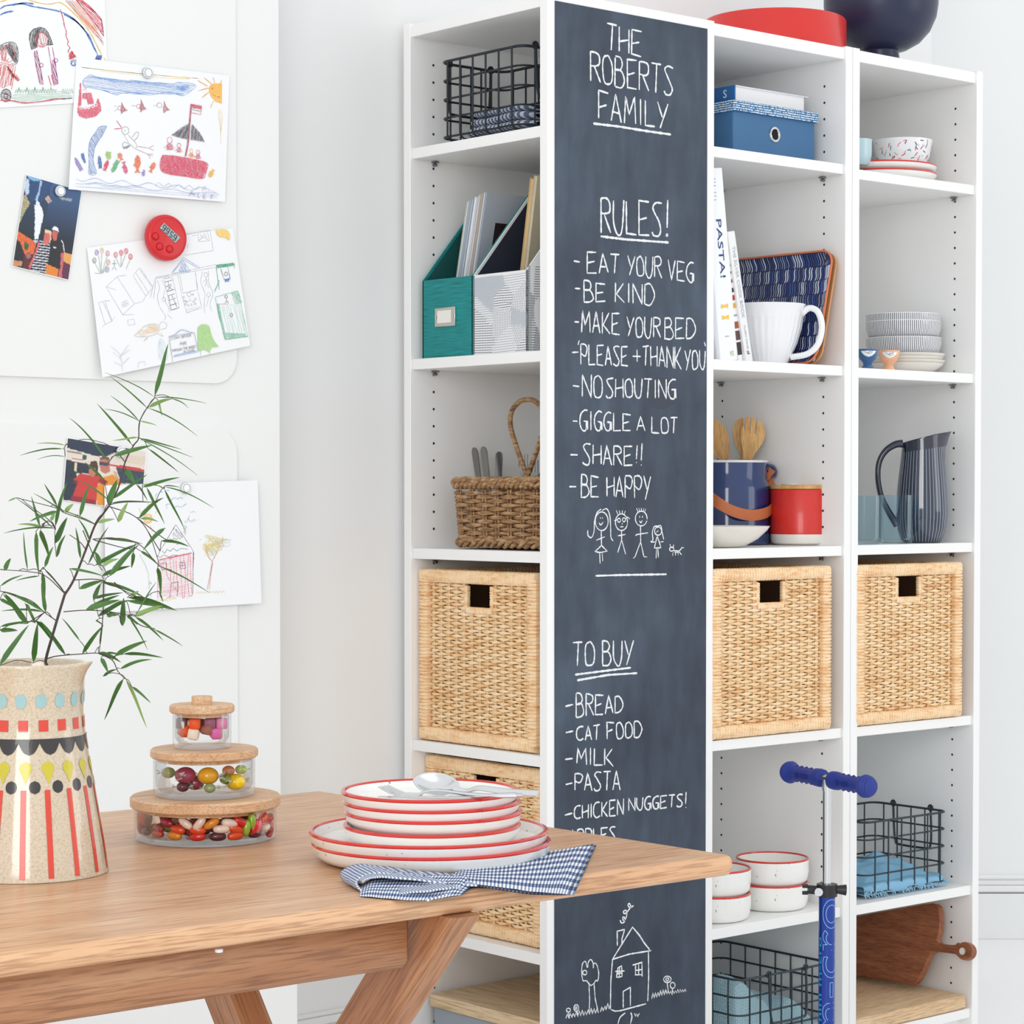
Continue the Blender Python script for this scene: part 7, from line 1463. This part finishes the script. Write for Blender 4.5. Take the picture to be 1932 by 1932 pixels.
Dd.fill('green_ghost', zd_f(sp([(1275, 1380), (1268, 1200), (1275, 1120), (1330, 1090), (1390, 1110), (1410, 1180), (1440, 1260), (1495, 1330)])+[(1420, 1335), (1405, 1360), (1395, 1390), (1350, 1365), (1325, 1360), (1300, 1378)]), 'a3cf83'); Dd.draw('ghost_legs', lt([[(1300, 1375), (1300, 1425)], [(1392, 1385), (1400, 1415)], [(1325, 1182), (1345, 1190), (1365, 1180)]]), '8a9a80', .8)
Dd.fill('yellow_patch', zd_f(sp([(1465, 80), (1530, 70), (1600, 95), (1612, 185), (1560, 160), (1500, 150), (1465, 110)])), 'efc95e')
Dd.draw('turtle', hatch(zd_f(circ(780, 1140, 70, 45)), 2.2, 20)+hatch(zd_f(circ(680, 1180, 60, 35)), 3, 60), 'e8c48e', .9); Dd.draw('turtle_outline', [zd_f(sp(p)) for p in ([(590, 1210), (640, 1170), (700, 1110), (800, 1085), (860, 1120), (840, 1180), (760, 1215), (640, 1225), (590, 1210)], [(850, 1110), (880, 1065), (930, 1080), (930, 1130), (870, 1145)], [(740, 1225), (690, 1270), (730, 1230)], [(840, 1190), (895, 1220), (870, 1180)])], 'b0a8a0', .7)
Dd.draw('sign_board', lt([[(960, 1225), (1000, 1490)], [(960, 1220), (1230, 1180), (1275, 1375)]]), '9a9aa8', 1.0); Dd.draw('sign_blue', [zd_f(sp([(965, 1225), (1030, 1195), (1090, 1150), (1160, 1165), (1230, 1185)])), zd_f([(1005, 1440), (1270, 1385)]), zd_f([(1010, 1425), (1265, 1372)])], '8fb0d8', 1.3)
random.seed(2)
for tx, x0, y0, x1, y1, h_ in (('STONY BROOK', 975, 1245, 1200, 1205, 28), ('PARK', 1080, 1300, 1150, 1290, 36), ('THROUGH THE WOODS', 990, 1375, 1250, 1325, 26), ('PLEASE', 1120, 1388, 1235, 1362, 24)):
    Dd.draw('sign_writing', [zd_f(l) for l in S(tx, x0, y0-h_/2, y0+h_/2, x1, y1-h_/2, y1+h_/2)], '7a7c8c', .65)
Dd.draw('pencil_tree', lt([[(465, 1595), (455, 1500), (430, 1400), (330, 1320)], [(455, 1500), (440, 1430), (530, 1310)], [(440, 1430), (545, 1360)], [(445, 1460), (360, 1390)], [(460, 1540), (370, 1490)], [(460, 1520), (540, 1440)], [(630, 1560), (630, 1500), (700, 1490), (710, 1540)]]), 'bfc2cf', .8)
Dd.draw('blue_pond', [zd_f(sp([(870, 1240), (850, 1320), (860, 1450), (920, 1480), (945, 1420), (910, 1290), (870, 1240)]))]+hatch(zd_f([(865, 1250), (855, 1440), (930, 1470), (900, 1290)]), 3, 80), 'b5d2de', .7)
# --- photograph 2: two people in a diner
ze_f = zf(9.66, 100, 800)
PH2 = photo('photograph of two people hugging in a diner, behind the leaves', [(126.4, 825.4), (277, 851), (268, 966), (117.5, 944)], lambda x, y: .0008, ze_f, [
    (ze_f([(255, 245), (1440, 450), (1450, 500), (1130, 520), (1000, 580), (800, 590), (240, 430)]), '26334a', .1), (ze_f([(235, 470), (520, 530), (530, 560), (235, 500)]), '8a8076', .4), (ze_f([(230, 590), (1690, 900), (1690, 830), (1300, 760), (650, 690), (230, 600)]), 'c7383a', .25), (ze_f([(1300, 560), (1700, 600), (1690, 760), (1250, 680)]), 'd9c9b8', .1),
    (ze_f([(220, 650), (640, 720), (640, 900), (200, 900)]), '2a3442', .7), (ze_f([(1150, 800), (1670, 880), (1660, 1100), (1240, 1080)]), '2f4656', .8), (ze_f([(400, 700), (440, 710), (430, 870), (390, 860)]), 'e0d0b0', .1), (ze_f([(200, 830), (380, 830), (440, 950), (420, 1400), (180, 1390)]), '27323f', .5), (ze_f([(540, 560), (610, 570), (600, 660), (530, 650)]), '33564f', .2),
    (ze_f([(500, 900), (700, 930), (880, 940), (820, 1100), (780, 1480), (320, 1400), (440, 1100), (370, 1010)]), 'c63a38', .1), (ze_f([(330, 1300), (780, 1390), (780, 1480), (320, 1410)]), '8e2c38', .1), (ze_f([(380, 1020), (460, 1040), (450, 1080), (380, 1080)]), '7a3038', .1), (ze_f([(640, 780), (700, 670), (800, 680), (830, 800), (810, 940), (700, 960), (640, 900)]), '4b382f', .25), (ze_f([(650, 820), (770, 810), (790, 900), (730, 970), (660, 930)]), 'b97a66', .15),
    (ze_f([(850, 620), (960, 590), (1030, 680), (1040, 860), (960, 910), (870, 860), (840, 720)]), 'bb7565', .12), (ze_f([(850, 620), (920, 580), (1020, 600), (1040, 700), (1000, 640), (870, 640)]), '6a4638', .2), (ze_f([(840, 690), (920, 700), (1020, 700), (1020, 760), (930, 760), (845, 740)]), '3c4652', .3),
    (ze_f([(1080, 920), (1180, 960), (1240, 1040), (1250, 1110), (1000, 1110), (980, 1490), (800, 1480), (800, 1150), (880, 980)]), 'dd8f30', .12), (ze_f([(1100, 850), (1160, 870), (1180, 960), (1120, 980)]), 'd5a590', .1), (ze_f([(1120, 980), (1210, 1000), (1250, 1090), (1200, 1060)]), 'cf8a72', .1), (ze_f([(820, 1050), (880, 960), (1000, 1050), (940, 1120)]), '8a3030', .15)],
    96, 74, 6, lambda u, v: lin('dcd4c8')[:3])
# --- house drawing
zh = zf(6.9, 240, 890)
Hs = Sheet('childs drawing of a pink house and a yellow tree, lowest on the door', [(197, 916), (486, 906), (493.5, 1138), (199, 1156)], lambda x, y: .0028+.0035*max(0, (y-930)/220), base=.0016)
Hs.draw('pencil_roof', [zh(p) for p in ([(630, 690), (520, 880), (440, 1010), (390, 1110)], [(635, 690), (740, 850), (860, 1030), (870, 1140)], [(625, 700), (600, 760)])]+[zh(sp(p)) for p in ([(550, 870), (590, 890), (610, 860), (640, 885), (660, 860), (700, 875)], [(455, 1030), (490, 1060), (520, 1010), (560, 1035), (600, 1000), (650, 1030), (700, 1000), (790, 1010)], [(640, 950), (680, 935), (740, 945)], [(390, 1090), (430, 1115), (480, 1085), (540, 1110), (600, 1085), (680, 1090), (740, 1070)])]+hatch(zh([(640, 720), (740, 850), (700, 850), (600, 830)]), 3.5, 60), '4c4c56', .9)
Hs.draw('pencil_chimney', hatch(zh([(735, 700), (775, 710), (760, 830), (740, 800)]), 1.7, 60), '9a9aa4', .7)
Hs.draw('pink_walls', hatch(zh([(400, 1160), (840, 1080), (840, 1640), (660, 1640), (660, 1460), (570, 1460), (555, 1640), (400, 1650)]), 3.4, -12), 'ecaab6', .7); Hs.draw('pink_walls', hatch(zh([(400, 1160), (850, 1060), (855, 1620), (700, 1640)]), 6.5, 88)+[zh([(410, 1155), (840, 1065)]), zh([(412, 1150), (840, 1058)]), zh([(415, 1145), (842, 1052)]), zh([(400, 1160), (395, 1650)]), zh([(858, 1050), (855, 1600)])], 'd8506c', .8)
Hs.draw('black_edges', [zh([(868, 1050), (858, 1300), (855, 1590)]), zh([(680, 1185), (690, 1265), (762, 1258), (755, 1180), (680, 1185)]), zh([(715, 1195), (720, 1250)]), zh([(695, 1225), (750, 1218)]), zh([(440, 1195), (450, 1280), (515, 1270), (510, 1185), (440, 1195)]), zh([(575, 1445), (555, 1640)]), zh([(570, 1445), (665, 1435), (650, 1625)]), zh([(632, 1500), (634, 1525)])], '5a3c46', 1.0)
Hs.draw('yellow_grass', [zh([(280+16*i, 1690-.13*16*i+random.uniform(-14, 10)) for i in range(24)]), zh([(890+14*i, 1590-30*((i*7) % 3)/2-.5*i) for i in range(28)]), zh([(300+16*i, 1700-.13*16*i+random.uniform(-14, 10)) for i in range(22)])], 'dccf74', .8)
Hs.draw('tree_trunk', [zh(sp(p)) for p in ([(1045, 1530), (1080, 1330), (1110, 1170), (1160, 1070), (1200, 960)], [(1070, 1540), (1090, 1330), (1115, 1180)], [(1110, 1170), (1050, 1090), (1030, 960)])], 'c9796a', 1.0)
scr = []; random.seed(14)
for k in range(16): cx_, cy2 = 1150+random.uniform(-130, 130), 945+random.uniform(-110, 110); scr.append(zh(sp([(cx_+random.uniform(-90, 90), cy2+random.uniform(-70, 70)) for _ in range(9)])))
Hs.draw('yellow_foliage', scr[:9], 'e3c552', .7); Hs.draw('yellow_foliage', scr[9:13], 'd8d492', .6); Hs.draw('grey_foliage', scr[13:], 'b8bac8', .6); Hs.draw('green_foliage', [zh([(940, 890), (965, 880)]), zh([(1100, 960), (1150, 950)])], '78b89a', 1.0)
Hs.draw('blue_clouds', [zh(sp(p)) for p in ([(570, 385), (590, 350), (630, 340), (660, 355), (690, 335), (730, 350)], [(520, 480), (510, 430), (550, 420)], [(600, 490), (650, 445), (700, 460), (775, 415)], [(430, 270), (450, 258), (465, 275)], [(510, 245), (535, 238), (550, 258)], [(370, 350), (375, 300), (400, 285)])], '6fb2dc', .9)
Hs.draw('yellow_sun', [zh(circ(272, 610, 55, 62)), zh(circ(272, 612, 45, 50)), zh(circ(275, 615, 28, 30)), zh([(155, 470), (180, 545)]), zh([(275, 400), (272, 470)]), zh([(370, 540), (400, 510)]), zh([(300, 700), (330, 780)])], 'efc26a', 1.3)
Hs.draw('pencil_smoke', [zh(sp(p)) for p in ([(745, 640), (770, 660), (795, 610), (810, 570), (800, 620), (850, 650), (870, 620), (900, 640)], [(820, 520), (840, 530), (870, 515), (890, 535)])], 'a8aab4', .7)
Hs.draw('pencil_flower', [zh([(165, 1080), (240, 1220), (280, 1340), (290, 1540)]), zh(circ(305, 1450, 12, 10)), zh([(245, 1520), (270, 1510)]), zh([(300, 1640), (320, 1580)])], 'a4b2b4', .7)
# --- round magnets
for px, py, lb, ly in ((277, 138, 'round clear magnet at the top of the boat drawing', .0035), (112, 361, 'round clear magnet on the waterfall photograph', .003), (227, 853, 'round clear magnet on the diner photograph, half behind a leaf', .003), (349, 921, 'round clear magnet at the top of the pink house drawing', .0055)):
    c = onY(px, py, PY-ly); g = thing('magnet', lb, 'magnet', tuple(c)); r = 10.3*(c-CAM).dot(FW)/FPX; MR = Matrix.Rotation(pi/2, 4, 'X')
    mk('glass_rim', MB().lathe([(r*.72, .001), (r, .001), (r, .004), (r*.93, .0055), (r*.78, .0055)], 40).xf(MR), base('clear_rim', 'dfe3e6', .08, coat=.8, spec=.8), g)
    mk('rim_line', MB().tube([(r*cos(a), -.002, r*sin(a)) for a in [i*2*pi/36 for i in range(36)]], .0004, 5, closed=True).tube([(r*.74*cos(a), -.0057, r*.74*sin(a)) for a in [i*2*pi/36 for i in range(36)]], .0004, 5, closed=True), base('rim_shade', '85898e', .3), g)
    mk('magnet_face', MB().lathe([(0, .0062), (r*.6, .006), (r*.76, .0054), (r*.76, .001), (0, .001)], 40).xf(MR), base('magnet_white', 'f0f1f3', .15, coat=.6), g)
# --- red timer
c = onY(307.5, 449.5, PY-.006); g = thing('kitchen_timer', 'round red kitchen timer reading 9959 stuck on the play park drawing', 'timer', tuple(c)); s_ = (c-CAM).dot(FW)/FPX; r = 43.5*s_; TMR = base('timer_red', 'cf2027', .35, coat=.15)
MR = Matrix.Rotation(pi/2, 4, 'X')
mk('timer_body', MB().lathe([(0, .0), (r*.93, .0), (r, .004), (r, .010), (r*.965, .0145), (r*.90, .0165), (r*.86, .0168), (r*.84, .0160), (r*.80, .0163), (0, .0172)], 72).xf(MR), TMR, g)
def tp(x, y, o=0): p = onY(150+x/5.682, 420+y/5.682, c.y-.0172-o); return p-c
m = MB(); m.prism([tp(905, 2), tp(1078, 160), tp(1026, 216), tp(858, 58)], (0, -1, 0), .0006); mk('display', m, base('lcd_grey', '9db0b4', .25), g, smooth=False)
a = tp(905, 2, .0007); b = tp(1078, 160, .0007); d_ = tp(858, 58, .0007); u_ = (b-a); w_ = (d_-a); Lw, Lh = u_.length, w_.length; u_.normalize(); w_.normalize(); hh_ = (-w_)
up3 = (hh_-u_*hh_.dot(u_)).normalized(); m = MB(); nn_ = u_.cross(up3); cc_ = (a+tp(1026, 216, .0007))/2
for k, ch in enumerate('9959'):
    x0 = (-.42+.21*k+(.03 if k > 1 else 0))*Lw
    for st in ('80 10 15 85;80 89 19', '80 10 15 85;80 89 19', '80 10 15 85 89 19', '80 10 15 85;80 89 19')[k].split(';'):
        m.ribbon([cc_+u_*(x0+int(p[0])/9*Lw*.17)+up3*(Lh*.36-int(p[1])/9*Lh*.72)+nn_*.0002 for p in st.split()], Lh*.13, nn_, .0002)
mk('digits', m, base('lcd_black', '1c2224', .4), g, smooth=False)
for x, y in ((815, 148), (860, 256), (966, 284)):
    q = tp(x, y); m = MB(); rb_ = 37/5.682*s_; m.lathe([(0, .0030), (rb_*.6, .0027), (rb_*.9, .0016), (rb_, .0004), (rb_*1.08, .0012), (rb_*1.16, .0), (rb_*1.16, -.001)], 28); m.xf(Matrix.Translation(q) @ MR); mk('button', m, TMR, g)
